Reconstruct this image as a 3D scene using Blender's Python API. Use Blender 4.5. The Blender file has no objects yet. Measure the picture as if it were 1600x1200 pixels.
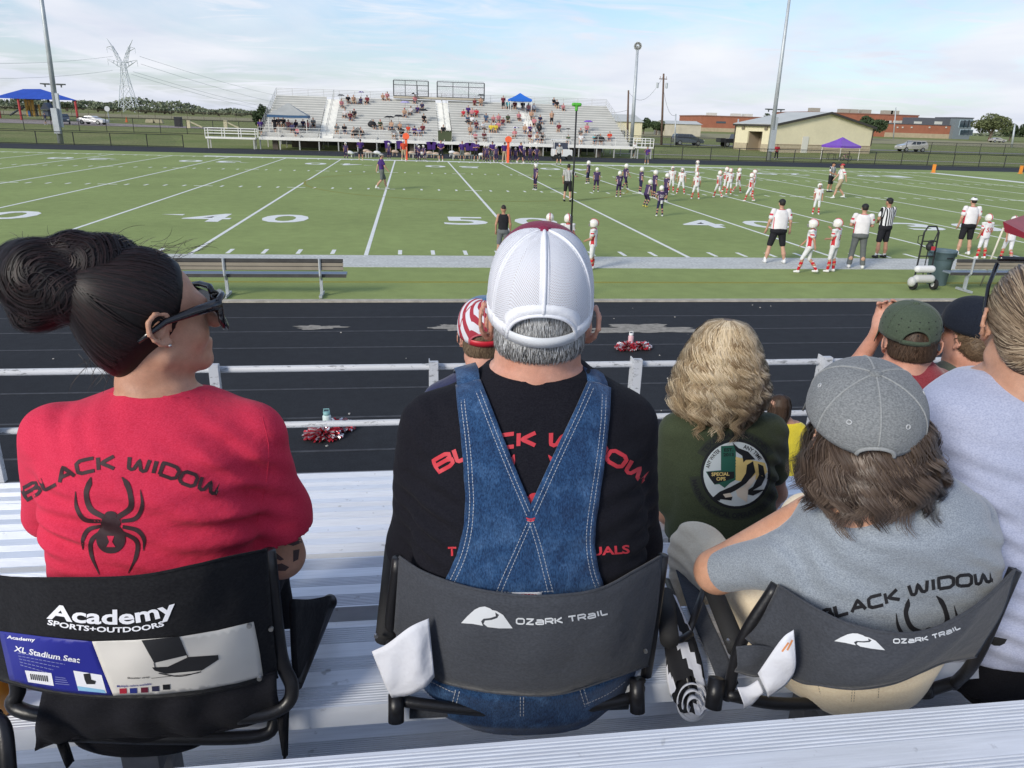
import bpy, bmesh, math, random
import numpy as np
from mathutils import Vector, Matrix
from mathutils.bvhtree import BVHTree
random.seed(7); rng = np.random.default_rng(7)
SC = bpy.context.scene
COL = SC.collection
rad = math.radians
# ---------------------------------------------------------------- camera
FPX, PITCH, ROLL, YAW = 1165.0, 0.339738, 0.030669, 0.140394
CP = np.array([-3.36647, -21.02909, 3.57283])
def _rot():
    cy, sy = math.cos(YAW), math.sin(YAW)
    fw = np.array([sy*math.cos(PITCH), cy*math.cos(PITCH), -math.sin(PITCH)])
    rt = np.array([cy, -sy, 0.]); up = np.cross(rt, fw)
    c, s = math.cos(ROLL), math.sin(ROLL)
    return fw, rt*c+up*s, up*c-rt*s
FW, RT, UP = _rot()
cam = bpy.data.cameras.new('camera'); co = bpy.data.objects.new('camera', cam); COL.objects.link(co)
cam.sensor_width = 36; cam.lens = FPX/1600*36; cam.clip_end = 6000; cam.clip_start = .05
co.matrix_world = Matrix(((RT[0], UP[0], -FW[0], CP[0]), (RT[1], UP[1], -FW[1], CP[1]), (RT[2], UP[2], -FW[2], CP[2]), (0, 0, 0, 1)))
cam.dof.use_dof = False
SC.camera = co
SC.render.resolution_x = 1024; SC.render.resolution_y = 768
SC.view_settings.view_transform = 'Standard'; SC.view_settings.look = 'None'
SC.view_settings.exposure = 0.4; SC.view_settings.gamma = 1
# ---------------------------------------------------------------- sky and sun
SUN_EL, SUN_AZ = 27.0, -133.0      # azimuth from +Y clockwise: low, from the left and a little behind
W = bpy.data.worlds.new('World'); SC.world = W; W.use_nodes = True
nt = W.node_tree; N = nt.nodes; L = nt.links
for n in list(N): N.remove(n)
out = N.new('ShaderNodeOutputWorld'); bg = N.new('ShaderNodeBackground')
sky = N.new('ShaderNodeTexSky'); sky.sky_type = 'NISHITA'; sky.sun_disc = False
sky.sun_elevation = rad(SUN_EL); sky.sun_rotation = rad(SUN_AZ); sky.air_density = 1.0; sky.dust_density = 1.2; sky.ozone_density = 1.5
tc = N.new('ShaderNodeTexCoord'); sep = N.new('ShaderNodeSeparateXYZ'); L.new(tc.outputs['Generated'], sep.inputs[0])
def mth(op, a, b=None, c=None):
    m = N.new('ShaderNodeMath'); m.operation = op
    for i, v in enumerate((a, b, c)):
        if v is None: continue
        if isinstance(v, (int, float)): m.inputs[i].default_value = v
        else: L.new(v, m.inputs[i])
    return m.outputs[0]
zz = mth('MAXIMUM', sep.outputs[2], 0.0)
den = mth('ADD', zz, 0.13)
px_ = mth('DIVIDE', sep.outputs[0], den); py_ = mth('DIVIDE', sep.outputs[1], den)
cmb = N.new('ShaderNodeCombineXYZ'); L.new(px_, cmb.inputs[0]); L.new(py_, cmb.inputs[1])
def cloud(scale, sx, sy, rot, det, dist, loc):
    mp = N.new('ShaderNodeMapping'); mp.inputs['Scale'].default_value = (sx, sy, 1); mp.inputs['Rotation'].default_value = (0, 0, rad(rot)); mp.inputs['Location'].default_value = loc
    L.new(cmb.outputs[0], mp.inputs[0])
    n = N.new('ShaderNodeTexNoise'); n.inputs['Scale'].default_value = scale; n.inputs['Detail'].default_value = det
    n.inputs['Roughness'].default_value = .55; n.inputs['Distortion'].default_value = dist
    L.new(mp.outputs[0], n.inputs[0]); return n.outputs[0]
def ramp(v, stops):
    r = N.new('ShaderNodeValToRGB'); L.new(v, r.inputs[0])
    el = r.color_ramp.elements
    while len(el) < len(stops): el.new(.5)
    for e, (p, c) in zip(el, stops): e.position = p; e.color = (*c, 1) if len(c) == 3 else c
    return r.outputs[0]
c1 = ramp(cloud(.55, 1, .62, 8, 8, .5, (1.3, .9, 0)), [(.45, (0, 0, 0)), (.62, (1, 1, 1))])
c2 = ramp(cloud(2.0, .8, 1.6, -14, 9, 1.4, (4.1, 2.2, 0)), [(.42, (0, 0, 0)), (.68, (1, 1, 1))])
c3 = ramp(cloud(.9, 1, 1, 30, 5, .3, (7, 3, 0)), [(.3, (.78, .80, .86)), (.7, (1, .985, .97))])
veil = mth('MAXIMUM', c1, mth('MULTIPLY', c2, .65))
low = ramp(zz, [(0.0, (1, 1, 1)), (.07, (.75, .75, .75)), (.2, (0, 0, 0))])
cov = mth('MINIMUM', mth('ADD', mth('MULTIPLY', veil, .9), mth('MULTIPLY', low, .5)), .95)
mixc = N.new('ShaderNodeMix'); mixc.data_type = 'RGBA'; mixc.blend_type = 'MIX'
tint = N.new('ShaderNodeMix'); tint.data_type = 'RGBA'; tint.blend_type = 'MULTIPLY'; tint.inputs[0].default_value = 1
L.new(c3, tint.inputs[6]); tint.inputs[7].default_value = (6.1, 6.3, 6.8, 1)
L.new(cov, mixc.inputs[0]); L.new(tint.outputs[2], mixc.inputs[7])
skym = N.new('ShaderNodeMix'); skym.data_type = 'RGBA'; skym.blend_type = 'MULTIPLY'; skym.inputs[0].default_value = 1
L.new(sky.outputs[0], skym.inputs[6]); skym.inputs[7].default_value = (.84, .98, 1.14, 1)
L.new(skym.outputs[2], mixc.inputs[6]); L.new(mixc.outputs[2], bg.inputs[0]); bg.inputs[1].default_value = 0.116
L.new(bg.outputs[0], out.inputs[0])
sl = bpy.data.lights.new('sun', 'SUN'); sl.energy = 2.2; sl.angle = rad(16); sl.color = (1, .93, .82)
so = bpy.data.objects.new('sun', sl); COL.objects.link(so)
_d = Vector((math.sin(rad(SUN_AZ))*math.cos(rad(SUN_EL)), math.cos(rad(SUN_AZ))*math.cos(rad(SUN_EL)), math.sin(rad(SUN_EL))))
so.rotation_euler = _d.to_track_quat('Z', 'Y').to_euler()
# ---------------------------------------------------------------- helpers
def ray(x, y): return FW + RT*((x-800)/FPX) - UP*((y-600)/FPX)
def G(x, y, z=0.): d = ray(x, y); return CP + d*((z-CP[2])/d[2])
def at(x, y, dy):                       # world point seen at pixel (x,y) of the photo, dy metres in front along Y
    d = ray(x, y); return CP + d*(dy/d[1])
def AT(x, y, Y): return at(x, y, Y-CP[1])
def terr(Y): return float(np.interp(Y, [66, 78, 115, 250, 420, 5000], [0, .12, .62, 1.75, 2.5, 2.7]))
def GT(x, y):
    d = ray(x, y); best = None
    for Y in np.arange(60, 900, .5):
        p = CP + d*((Y-CP[1])/d[1])
        if p[2] <= terr(Y): return np.array([p[0], p[1], terr(Y)])
    return p
MATS = {}
def mat(name, col, rough=.6, metal=0., nz=None, bump=None, spec=.4, col2=None, coat=0., sheen=0., coord='Object', stretch=None, alpha=None):
    if name in MATS: return MATS[name]
    m = bpy.data.materials.new(name); m.use_nodes = True; t = m.node_tree; b = t.nodes['Principled BSDF']
    b.inputs['Base Color'].default_value = (*col, 1); b.inputs['Roughness'].default_value = rough; b.inputs['Metallic'].default_value = metal
    b.inputs['Specular IOR Level'].default_value = spec; b.inputs['Coat Weight'].default_value = coat; b.inputs['Sheen Weight'].default_value = sheen
    if alpha is not None: b.inputs['Alpha'].default_value = alpha
    tc = t.nodes.new('ShaderNodeTexCoord'); mp = t.nodes.new('ShaderNodeMapping'); t.links.new(tc.outputs[coord], mp.inputs[0])
    if stretch: mp.inputs['Scale'].default_value = stretch
    if nz:
        prev = None
        for i, (sc_, amt) in enumerate(nz if isinstance(nz, list) else [nz]):
            n = t.nodes.new('ShaderNodeTexNoise'); n.inputs['Scale'].default_value = sc_; n.inputs['Detail'].default_value = 4
            t.links.new(mp.outputs[0], n.inputs[0])
            r = t.nodes.new('ShaderNodeMapRange'); r.inputs[1].default_value = .3; r.inputs[2].default_value = .7
            r.inputs[3].default_value = 0; r.inputs[4].default_value = 1; t.links.new(n.outputs[0], r.inputs[0])
            mx = t.nodes.new('ShaderNodeMix'); mx.data_type = 'RGBA'; t.links.new(r.outputs[0], mx.inputs[0])
            if prev is None:
                c2_ = col2 or tuple(min(1, c*(1+amt)) for c in col)
                c1_ = tuple(c*(1-amt) for c in col) if not col2 else col
                mx.inputs[6].default_value = (*c1_, 1); mx.inputs[7].default_value = (*c2_, 1)
            else:
                mx.blend_type = 'MIX'
                hv = t.nodes.new('ShaderNodeHueSaturation'); hv.inputs['Value'].default_value = 1-amt; t.links.new(prev, hv.inputs['Color'])
                hv2 = t.nodes.new('ShaderNodeHueSaturation'); hv2.inputs['Value'].default_value = 1+amt; t.links.new(prev, hv2.inputs['Color'])
                t.links.new(hv.outputs[0], mx.inputs[6]); t.links.new(hv2.outputs[0], mx.inputs[7])
            prev = mx.outputs[2]
        t.links.new(prev, b.inputs['Base Color'])
    if bump:
        prevn = None
        for sc_, st in (bump if isinstance(bump, list) else [bump]):
            n = t.nodes.new('ShaderNodeTexNoise'); n.inputs['Scale'].default_value = sc_; n.inputs['Detail'].default_value = 3
            t.links.new(mp.outputs[0], n.inputs[0])
            bp = t.nodes.new('ShaderNodeBump'); bp.inputs['Strength'].default_value = st; bp.inputs['Distance'].default_value = min(.02, .6/sc_)
            t.links.new(n.outputs[0], bp.inputs['Height'])
            if prevn: t.links.new(prevn, bp.inputs['Normal'])
            prevn = bp.outputs[0]
        t.links.new(prevn, b.inputs['Normal'])
    MATS[name] = m; return m
def mesh(name, V, F, m=None, parent=None, smooth=False, uv=None):
    me = bpy.data.meshes.new(name)
    V = np.asarray(V, float)
    me.from_pydata(V.tolist(), [], F if isinstance(F, list) else np.asarray(F).tolist())
    if smooth: me.polygons.foreach_set('use_smooth', [True]*len(me.polygons))
    me.update()
    o = bpy.data.objects.new(name, me); COL.objects.link(o)
    if m: me.materials.append(m)
    if parent is not None:
        o.parent = parent; o.matrix_parent_inverse = Matrix.Identity(4)
    return o
def child(o, parent):                   # parent a mesh built in world coordinates under a thing's Empty
    o.parent = parent; o.matrix_parent_inverse = parent.matrix_world.inverted() if False else Matrix.Translation(-Vector(parent.location)) if parent.rotation_euler.z == 0 else (Matrix.Translation(parent.location) @ Matrix.Rotation(parent.rotation_euler.z, 4, 'Z')).inverted()
    return o
def tag(o, label=None, cat=None, group=None, kind=None):
    if label: o['label'] = label
    if cat: o['category'] = cat
    if group: o['group'] = group
    if kind: o['kind'] = kind
    return o
def thing(name, label, cat, loc=(0, 0, 0), rz=0., group=None):
    o = bpy.data.objects.new(name, None); COL.objects.link(o); o.location = tuple(float(v) for v in loc); o.rotation_euler = (0, 0, rz)
    o.empty_display_size = .1
    return tag(o, label, cat, group)
def dup(root, loc=None, rz=None, label=None, group=None, swap=None):
    def cp(o, par):
        c = o.copy(); COL.objects.link(c)
        if par is not None: c.parent = par
        for ch in list(o.children): cp(ch, c)
        return c
    r = cp(root, None)
    if loc is not None: r.location = tuple(float(v) for v in loc)
    if rz is not None: r.rotation_euler = (0, 0, rz)
    if label: r['label'] = label
    if group: r['group'] = group
    return r
class MB:                               # collects shapes into one mesh
    def __init__(s): s.V = []; s.F = []
    def add(s, V, F):
        n = len(s.V); s.V += [tuple(map(float, v)) for v in V]; s.F += [tuple(int(i)+n for i in f) for f in F]; return s
    def box(s, c, d, rz=0., R=None):
        hx, hy, hz = d[0]/2, d[1]/2, d[2]/2; vs = []
        ca, sa = math.cos(rz), math.sin(rz)
        for x, y, z in ((-1,-1,-1),(1,-1,-1),(1,1,-1),(-1,1,-1),(-1,-1,1),(1,-1,1),(1,1,1),(-1,1,1)):
            v = np.array((x*hx, y*hy, z*hz))
            v = (R @ v) if R is not None else np.array((v[0]*ca-v[1]*sa, v[0]*sa+v[1]*ca, v[2]))
            vs.append(v+np.array(c))
        return s.add(vs, [(0,3,2,1),(4,5,6,7),(0,1,5,4),(1,2,6,5),(2,3,7,6),(3,0,4,7)])
    def b2(s, lo, hi): return s.box([(a+b)/2 for a, b in zip(lo, hi)], [b-a for a, b in zip(lo, hi)])
    def tube(s, pts, r, n=8, cap=True, up=None, flat=1.):
        pts = [np.array(p, float) for p in pts]; rr = r if hasattr(r, '__len__') else [r]*len(pts)
        V = []; F = []; prevs = None
        for i, p in enumerate(pts):
            t = pts[min(i+1, len(pts)-1)]-pts[max(i-1, 0)]; t = t/(np.linalg.norm(t)+1e-12)
            if prevs is None:
                a = np.array(up if up is not None else ((0, 0, 1) if abs(t[2]) < .9 else (0, 1, 0)), float)
            else: a = prevs
            u = a-t*(a@t); u /= np.linalg.norm(u)+1e-12; prevs = u; w = np.cross(t, u)
            for k in range(n):
                an = 2*math.pi*k/n; V.append(p+(u*math.cos(an)*flat+w*math.sin(an))*rr[i])
        for i in range(len(pts)-1):
            for k in range(n): F.append((i*n+k, i*n+(k+1)%n, (i+1)*n+(k+1)%n, (i+1)*n+k))
        if cap: F.append(tuple(range(n))[::-1]); F.append(tuple(range((len(pts)-1)*n, len(pts)*n)))
        return s.add(V, F)
    def lathe(s, prof, c=(0, 0, 0), n=24, cap=True):
        V = []; F = []
        for r_, z_ in prof:
            for k in range(n): an = 2*math.pi*k/n; V.append((c[0]+r_*math.cos(an), c[1]+r_*math.sin(an), c[2]+z_))
        for i in range(len(prof)-1):
            for k in range(n): F.append((i*n+k, i*n+(k+1)%n, (i+1)*n+(k+1)%n, (i+1)*n+k))
        if cap: F.append(tuple(range(n))[::-1]); F.append(tuple(range((len(prof)-1)*n, len(prof)*n)))
        return s.add(V, F)
    def prism(s, poly, axis, a, b):     # poly in the two other axes, extruded from a to b along axis
        V = []
        for q in (a, b):
            for u, v in poly: V.append((q, u, v) if axis == 'x' else (u, q, v) if axis == 'y' else (u, v, q))
        n = len(poly); F = [tuple(range(n)), tuple(range(2*n-1, n-1, -1))]+[(i, i+n, (i+1) % n+n, (i+1) % n) for i in range(n)]
        return s.add(V, F)
    def build(s, name, m, parent=None, smooth=False, bevel=0, world=False):
        o = mesh(name, s.V, s.F, m, None, smooth)
        if parent is not None:
            o.parent = parent
            if world: child(o, parent)
        bm = bmesh.new(); bm.from_mesh(o.data)
        bmesh.ops.recalc_face_normals(bm, faces=bm.faces)
        if bevel: bmesh.ops.bevel(bm, geom=[e for e in bm.edges], offset=bevel, segments=2, affect='EDGES', clamp_overlap=True)
        bm.to_mesh(o.data); bm.free(); return o
# ---- implicit modelling: primitives -> surface nets
class RC:
    def __init__(s, a, b, ra, rb=None, k=None):
        s.a = np.array(a, float); s.b = np.array(b, float); s.ra = ra; s.rb = ra if rb is None else rb; s.k = k
        m = max(s.ra, s.rb); s.lo = np.minimum(s.a, s.b)-m; s.hi = np.maximum(s.a, s.b)+m
    def __call__(s, P):
        ab = s.b-s.a; t = np.clip(((P-s.a) @ ab)/(ab @ ab+1e-12), 0, 1)
        return np.linalg.norm(P-s.a-t[:, None]*ab, axis=1)-(s.ra+(s.rb-s.ra)*t)
class EL:
    def __init__(s, c, r, R=None, k=None):
        s.c = np.array(c, float); s.r = np.array(r, float); s.R = R; s.k = k
        m = s.r.max() if R is not None else s.r; s.lo = s.c-m; s.hi = s.c+m
    def __call__(s, P):
        q = P-s.c
        if s.R is not None: q = q @ s.R
        a = np.linalg.norm(q/s.r, axis=1); b = np.linalg.norm(q/(s.r*s.r), axis=1)+1e-9
        return a*(a-1)/b
class LO:                               # stacked elliptic slices: rows (z, cx, cy, rx, ry)
    def __init__(s, rows, e=2.3, k=None):
        r = np.array(sorted(rows), float); s.r = r; s.e = e; s.k = k
        s.lo = np.array([(r[:, 1]-r[:, 3]).min(), (r[:, 2]-r[:, 4]).min(), r[0, 0]]); s.hi = np.array([(r[:, 1]+r[:, 3]).max(), (r[:, 2]+r[:, 4]).max(), r[-1, 0]])
        zf = np.linspace(r[0, 0], r[-1, 0], 200); sm = []
        for j in range(1, 5):
            v = np.interp(zf, r[:, 0], r[:, j]); kk = np.hanning(19); kk /= kk.sum()
            sm.append(np.convolve(np.pad(v, 9, 'edge'), kk, 'valid'))
        s.zf = zf; s.sm = sm
    def __call__(s, P):
        cx, cy, rx, ry = [np.interp(P[:, 2], s.zf, v) for v in s.sm]
        a = (np.abs((P[:, 0]-cx)/rx)**s.e+np.abs((P[:, 1]-cy)/ry)**s.e)**(1/s.e)
        d = (a-1)*np.minimum(rx, ry)
        dz = np.maximum(s.zf[0]-P[:, 2], P[:, 2]-s.zf[-1])
        return np.where(dz > 0, np.sqrt(np.maximum(d, 0)**2+dz**2), np.maximum(d, dz)) if True else d
def smin(a, b, k):
    h = np.clip(.5+.5*(b-a)/k, 0, 1); return b*(1-h)+a*h-k*h*(1-h)
def field(prims, P, k=.02, fx=None, cuts=()):
    d = None
    for p in prims:
        v = p(P); d = v if d is None else smin(d, v, p.k or k)
    if fx is not None: d = d+fx(P)
    for c, n in cuts:                   # keep the side opposite to n
        d = np.maximum(d, (P-np.array(c)) @ (np.array(n)/np.linalg.norm(n)))
    return d
def sdf_mesh(prims, h=.01, k=.02, fx=None, cuts=(), pad=None):
    lo = np.min([p.lo for p in prims], axis=0)-h*3; hi = np.max([p.hi for p in prims], axis=0)+h*3
    q = 4; n = np.ceil((hi-lo)/(h*q)).astype(int)+1
    f = lambda P: field(prims, P, k, fx, cuts)
    cc = [lo[i]+(np.arange(n[i])+.5)*h*q for i in range(3)]
    X = np.stack(np.meshgrid(*cc, indexing='ij'), -1).reshape(-1, 3)
    dc = f(X); near = (np.abs(dc) < h*q*1.9).reshape(n)
    D = np.repeat(np.repeat(np.repeat(dc.reshape(n), q, 0), q, 1), q, 2)
    msk = np.repeat(np.repeat(np.repeat(near, q, 0), q, 1), q, 2)
    idx = np.argwhere(msk); P = lo+(idx+.5)*h; o = np.empty(len(P))
    for i in range(0, len(P), 400000): o[i:i+400000] = f(P[i:i+400000])
    D[msk] = o
    return nets(D, lo+.5*h, h)
def nets(D, org, h):
    S = D < 0
    nx, ny, nz = D.shape; c = np.zeros((nx-1, ny-1, nz-1), int)
    for i in (0, 1):
        for j in (0, 1):
            for k in (0, 1): c += S[i:nx-1+i, j:ny-1+j, k:nz-1+k]
    act = (c > 0) & (c < 8); ids = np.argwhere(act); idm = -np.ones(act.shape, int); idm[act] = np.arange(len(ids))
    acc = np.zeros((len(ids), 3)); cnt = np.zeros(len(ids))
    cor = [(i, j, k) for i in (0, 1) for j in (0, 1) for k in (0, 1)]
    val = {q: D[ids[:, 0]+q[0], ids[:, 1]+q[1], ids[:, 2]+q[2]] for q in cor}
    for a in cor:
        for ax in range(3):
            if a[ax] == 0:
                b = list(a); b[ax] = 1; b = tuple(b); va, vb = val[a], val[b]; m = (va < 0) != (vb < 0)
                t = va[m]/(va[m]-vb[m]); p = np.tile(np.array(a, float), (m.sum(), 1)); p[:, ax] += t; acc[m] += p; cnt[m] += 1
    V = (ids+acc/cnt[:, None])*h+org; F = []
    for ax in range(3):
        sl0 = [slice(None)]*3; sl1 = [slice(None)]*3; sl0[ax] = slice(0, -1); sl1[ax] = slice(1, None)
        a = S[tuple(sl0)]; b = S[tuple(sl1)]; e = np.argwhere(a != b)
        u, v = (ax+1) % 3, (ax+2) % 3
        e = e[(e[:, u] > 0) & (e[:, v] > 0) & (e[:, u] < D.shape[u]-1) & (e[:, v] < D.shape[v]-1)]
        def cell(du, dv): q = e.copy(); q[:, u] -= du; q[:, v] -= dv; return idm[q[:, 0], q[:, 1], q[:, 2]]
        Q = np.stack([cell(1, 1), cell(0, 1), cell(0, 0), cell(1, 0)], 1)
        fl = b[e[:, 0], e[:, 1], e[:, 2]]; Q[fl] = Q[fl][:, ::-1]; F.append(Q[(Q >= 0).all(1)])
    return V, np.concatenate(F)
def sdf(name, prims, m, parent=None, h=.01, k=.02, fx=None, cuts=(), world=False):
    V, F = sdf_mesh(prims, h, k, fx, cuts)
    o = mesh(name, V, F, m, None, True)
    if parent is not None:
        o.parent = parent
        if world: child(o, parent)
    return o
def rotm(rx=0, ry=0, rz=0): return np.array(Matrix.Rotation(rz, 3, 'Z') @ Matrix.Rotation(ry, 3, 'Y') @ Matrix.Rotation(rx, 3, 'X'))
_TX = {}
def text_tris(s, size=1., bold=0., maxe=None):
    key = (s, bold)
    if key not in _TX:
        c = bpy.data.curves.new('t', 'FONT'); c.body = s; c.size = 1; c.offset = bold; c.resolution_u = 3
        o = bpy.data.objects.new('t', c); COL.objects.link(o); bpy.context.view_layer.update()
        dg = bpy.context.evaluated_depsgraph_get(); me = bpy.data.meshes.new_from_object(o.evaluated_get(dg)); bpy.data.objects.remove(o)
        V = np.array([v.co[:2] for v in me.vertices]); F = [tuple(p.vertices) for p in me.polygons]; bpy.data.meshes.remove(me)
        V = V-np.array([V[:, 0].min(), 0]); _TX[key] = (V, F)
    V, F = _TX[key]; return V.copy()*size, F
def subdiv(V2, F, maxe):
    bm = bmesh.new(); vs = [bm.verts.new((x, y, 0)) for x, y in V2]
    for f in F:
        try: bm.faces.new([vs[i] for i in f])
        except ValueError: pass
    bmesh.ops.triangulate(bm, faces=bm.faces)
    for _ in range(7):
        es = [e for e in bm.edges if e.calc_length() > maxe]
        if not es: break
        bmesh.ops.subdivide_edges(bm, edges=es, cuts=1); bmesh.ops.triangulate(bm, faces=[f for f in bm.faces if len(f.verts) > 3])
    bm.verts.index_update(); V = np.array([v.co[:2] for v in bm.verts]); F = [tuple(v.index for v in f.verts) for f in bm.faces]; bm.free(); return V, F
# ================================================================ ground, track, field
WF = 46.815
YD = 4.572
def strip(name, x0, x1, y0, y1, z, m, kind='structure', nx=1, ny=1):
    xs = np.linspace(x0, x1, nx+1); ys = np.linspace(y0, y1, ny+1)
    V = [(x, y, z) for y in ys for x in xs]; F = [(j*(nx+1)+i, j*(nx+1)+i+1, (j+1)*(nx+1)+i+1, (j+1)*(nx+1)+i) for j in range(ny) for i in range(nx)]
    o = mesh(name, V, F, m); tag(o, kind=kind); return o
def turf_mat():
    m = mat('turf', (.248, .304, .110), .95, spec=.12, nz=[(.22, .09), (60, .30), (2.2, .07)], bump=[(160, .5)])
    return m
TURF = turf_mat()
GRASS = mat('grass', (.15, .19, .06), 1, spec=.1, nz=[(.12, .16), (3.5, .2), (30, .2)], col2=(.235, .24, .10))
TRK = mat('track', (.021, .0225, .026), .85, spec=.25, nz=[(.5, .12), (90, .35), (6, .12)], bump=[(220, .5)])
WHT = mat('field_white', (.74, .75, .72), .9, nz=[(25, .1), (3, .05)], spec=.1)
BAND = mat('sideline_white', (.52, .53, .50), .95, nz=[(14, .3), (2, .1)], spec=.1, stretch=(1, 2.2, 1))
YEL = mat('field_yellow', (.27, .255, .06), .9, nz=(20, .15), spec=.1)
# terrain sheet: rises gently beyond the far fence
ys = [-60, 0, 66, 70, 78, 90, 100, 115, 140, 180, 250, 330, 420, 800, 2000, 5000]; xs = np.linspace(-4000, 4000, 41)
V = [(x, y, terr(y)-.03) for y in ys for x in xs]; n = len(xs)
g = mesh('ground', V, [(j*n+i, j*n+i+1, (j+1)*n+i+1, (j+1)*n+i) for j in range(len(ys)-1) for i in range(n-1)], GRASS); tag(g, kind='structure')
strip('athletics_field', -75, 75, -5.85, 52.2, 0, TURF)
strip('running_track', -90, 90, -16.2, -5.85, .004, TRK)
strip('far_running_track', -110, 130, 52.2, 62.3, .004, TRK)
strip('pavement_under_stand', -30, 30, -40, -16.2, .004, mat('concrete_pad', (.16, .155, .15), .9, nz=[(3, .15), (40, .1)]))
mb = MB().b2((-60, -5.97, .0), (60, -5.79, .035)); tag(mb.build('concrete_kerb', mat('kerb', (.40, .37, .31), .9, nz=[(6, .2), (60, .2)])), kind='structure')
# far apron in greyed turf between the far sideline and the track
# lane lines of the near track
mb = MB()
for y in (-7.16, -8.14, -9.12, -10.11, -11.10, -12.17, -13.17, -14.2): mb.b2((-60, y-.02, .004), (60, y+.02, .0075))
tag(mb.build('lane_lines', mat('lane_paint', (.055, .058, .066), .9, nz=(8, .3))), kind='structure')
mb = MB()
for y in (54, 55.2, 56.4, 57.6, 58.8, 60): mb.b2((-100, y-.03, .004), (120, y+.03, .0075))
tag(mb.build('far_lane_lines', MATS['lane_paint']), kind='structure')
# white field markings
mb = MB(); z0, z1 = 0.0, .004
for k in range(-10, 11): mb.b2((k*YD-.055, -.42, z0), (k*YD+.055, WF, z1))
for k in range(-50, 51):
    if k % 5 == 0: continue
    x = k*YD/5
    for y, l in ((-.24, .69), (19.3, .6), (31.9, .6), (WF-.75, .6)): mb.b2((x-.055, y, z0), (x+.055, y+l, z1))
for k in range(-10, 11):
    for y in (19.55, 32.15): mb.b2((k*YD-.45, y, z0), (k*YD+.45, y+.1, z1+.001))
tag(mb.build('yard_lines', WHT), kind='structure')
mb = MB(); mb.b2((-10*YD, -2.13, 0), (9.99*YD+1, -.42, .0045)); tag(mb.build('near_sideline_band', BAND), kind='structure')
mb = MB(); mb.b2((-20.5, WF, 0), (26, WF+1.15, .004)); mb.b2((-10*YD-1, WF, 0), (-20.5, WF+.2, .004)); mb.b2((26, WF, 0), (10*YD+1, WF+.2, .004))
mb.b2((10*YD, -.42, 0), (10*YD+1, WF, .0046)); mb.b2((-10*YD-1, -.42, 0), (-10*YD, WF, .0046))
tag(mb.build('far_sideline_band', WHT), kind='structure')
def arc(cx, cy, r, a0, a1, w, z=.0047, n=64):
    V = []; F = []
    for i in range(n+1):
        a = a0+(a1-a0)*i/n
        for q in (r-w/2, r+w/2): V.append((cx+q*math.cos(a), cy+q*math.sin(a), z))
    return V, [(2*i, 2*i+2, 2*i+3, 2*i+1) for i in range(n)]
mb = MB(); mb.add(*arc(0, WF/2, 9.15, 0, 2*math.pi, .11)); mb.b2((-60, -4.0, 0), (60, -3.87, .0048)); mb.b2((-50, -.05, 0), (-50, 0, .001))
o = mb.build('soccer_lines', YEL); tag(o, kind='structure')
# yard numbers
def number(txt, X, near=True, arrow=0):
    mb = MB(); H = 2.25; Wd = 1.62
    for s_, ch in ((-1, txt[0]), (1, txt[1])):
        Vt, Ft = text_tris(ch, 1, .018); mn, mx = Vt.min(0), Vt.max(0)
        q = (Vt-mn)/(mx-mn)-.5
        x = q[:, 0]*Wd+s_*(Wd/2+.52); y = q[:, 1]*H
        if near: P = np.stack([X+x, 7.12+y, np.full(len(x), .0055)], 1)
        else: P = np.stack([X-x, 40.0-y, np.full(len(x), .0055)], 1)
        mb.add(P, Ft)
    if arrow:
        sg = 1 if near else -1; yc = (7.12 if near else 40.0)+sg*.55
        t = [(X+sg*arrow*(2.35), yc+sg*.3), (X+sg*arrow*2.35, yc+sg*(-.02)), (X+sg*arrow*3.15, yc+sg*.2)]
        mb.add([(a, b, .0055) for a, b in t], [(0, 1, 2)])
    tag(mb.build('yard_number', WHT), kind='structure')
for nr in (True, False):
    for k, t in ((-6, '20'), (-4, '30'), (-2, '40'), (0, '50'), (2, '40'), (4, '30'), (6, '20'), (8, '10'), (-8, '10')):
        number(t, k*YD, nr, 0 if k == 0 else (-1 if k < 0 else 1))
# worn sandy patches on the track
def patch(name, c, rx, ry, seed):
    r_ = random.Random(seed); V = [(c[0], c[1], .0085)]; n = 60
    for i in range(n):
        a = 2*math.pi*i/n; q = 1+.22*math.sin(3*a+seed)+.16*math.sin(7*a+seed*2)+r_.uniform(-.12, .12)
        V.append((c[0]+rx*q*math.cos(a), c[1]+ry*q*math.sin(a), .0085))
    o = mesh(name, V, [(0, i+1, (i+1) % n+1) for i in range(n)], mat('sand', (.27, .25, .215), 1, nz=[(9, .25), (90, .25)])); tag(o, kind='structure')
patch('sand_patch', G(497, 512), .42, .13, 1)
patch('sand_patch', G(1005, 514.5), .95, .30, 3)
patch('sand_patch', G(720, 512), .42, .28, 5)
MB0 = MB()
r_ = random.Random(3)
for i in range(45):
    x, y = r_.uniform(-9, 6), r_.uniform(-15, -6.2); s_ = r_.uniform(.006, .022)
    MB0.box((x, y, .004+s_*.3), (s_*1.4, s_, s_*.6), r_.uniform(0, 3))
tag(MB0.build('track_debris', mat('debris', (.42, .4, .36), .9)), kind='stuff')
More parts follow.
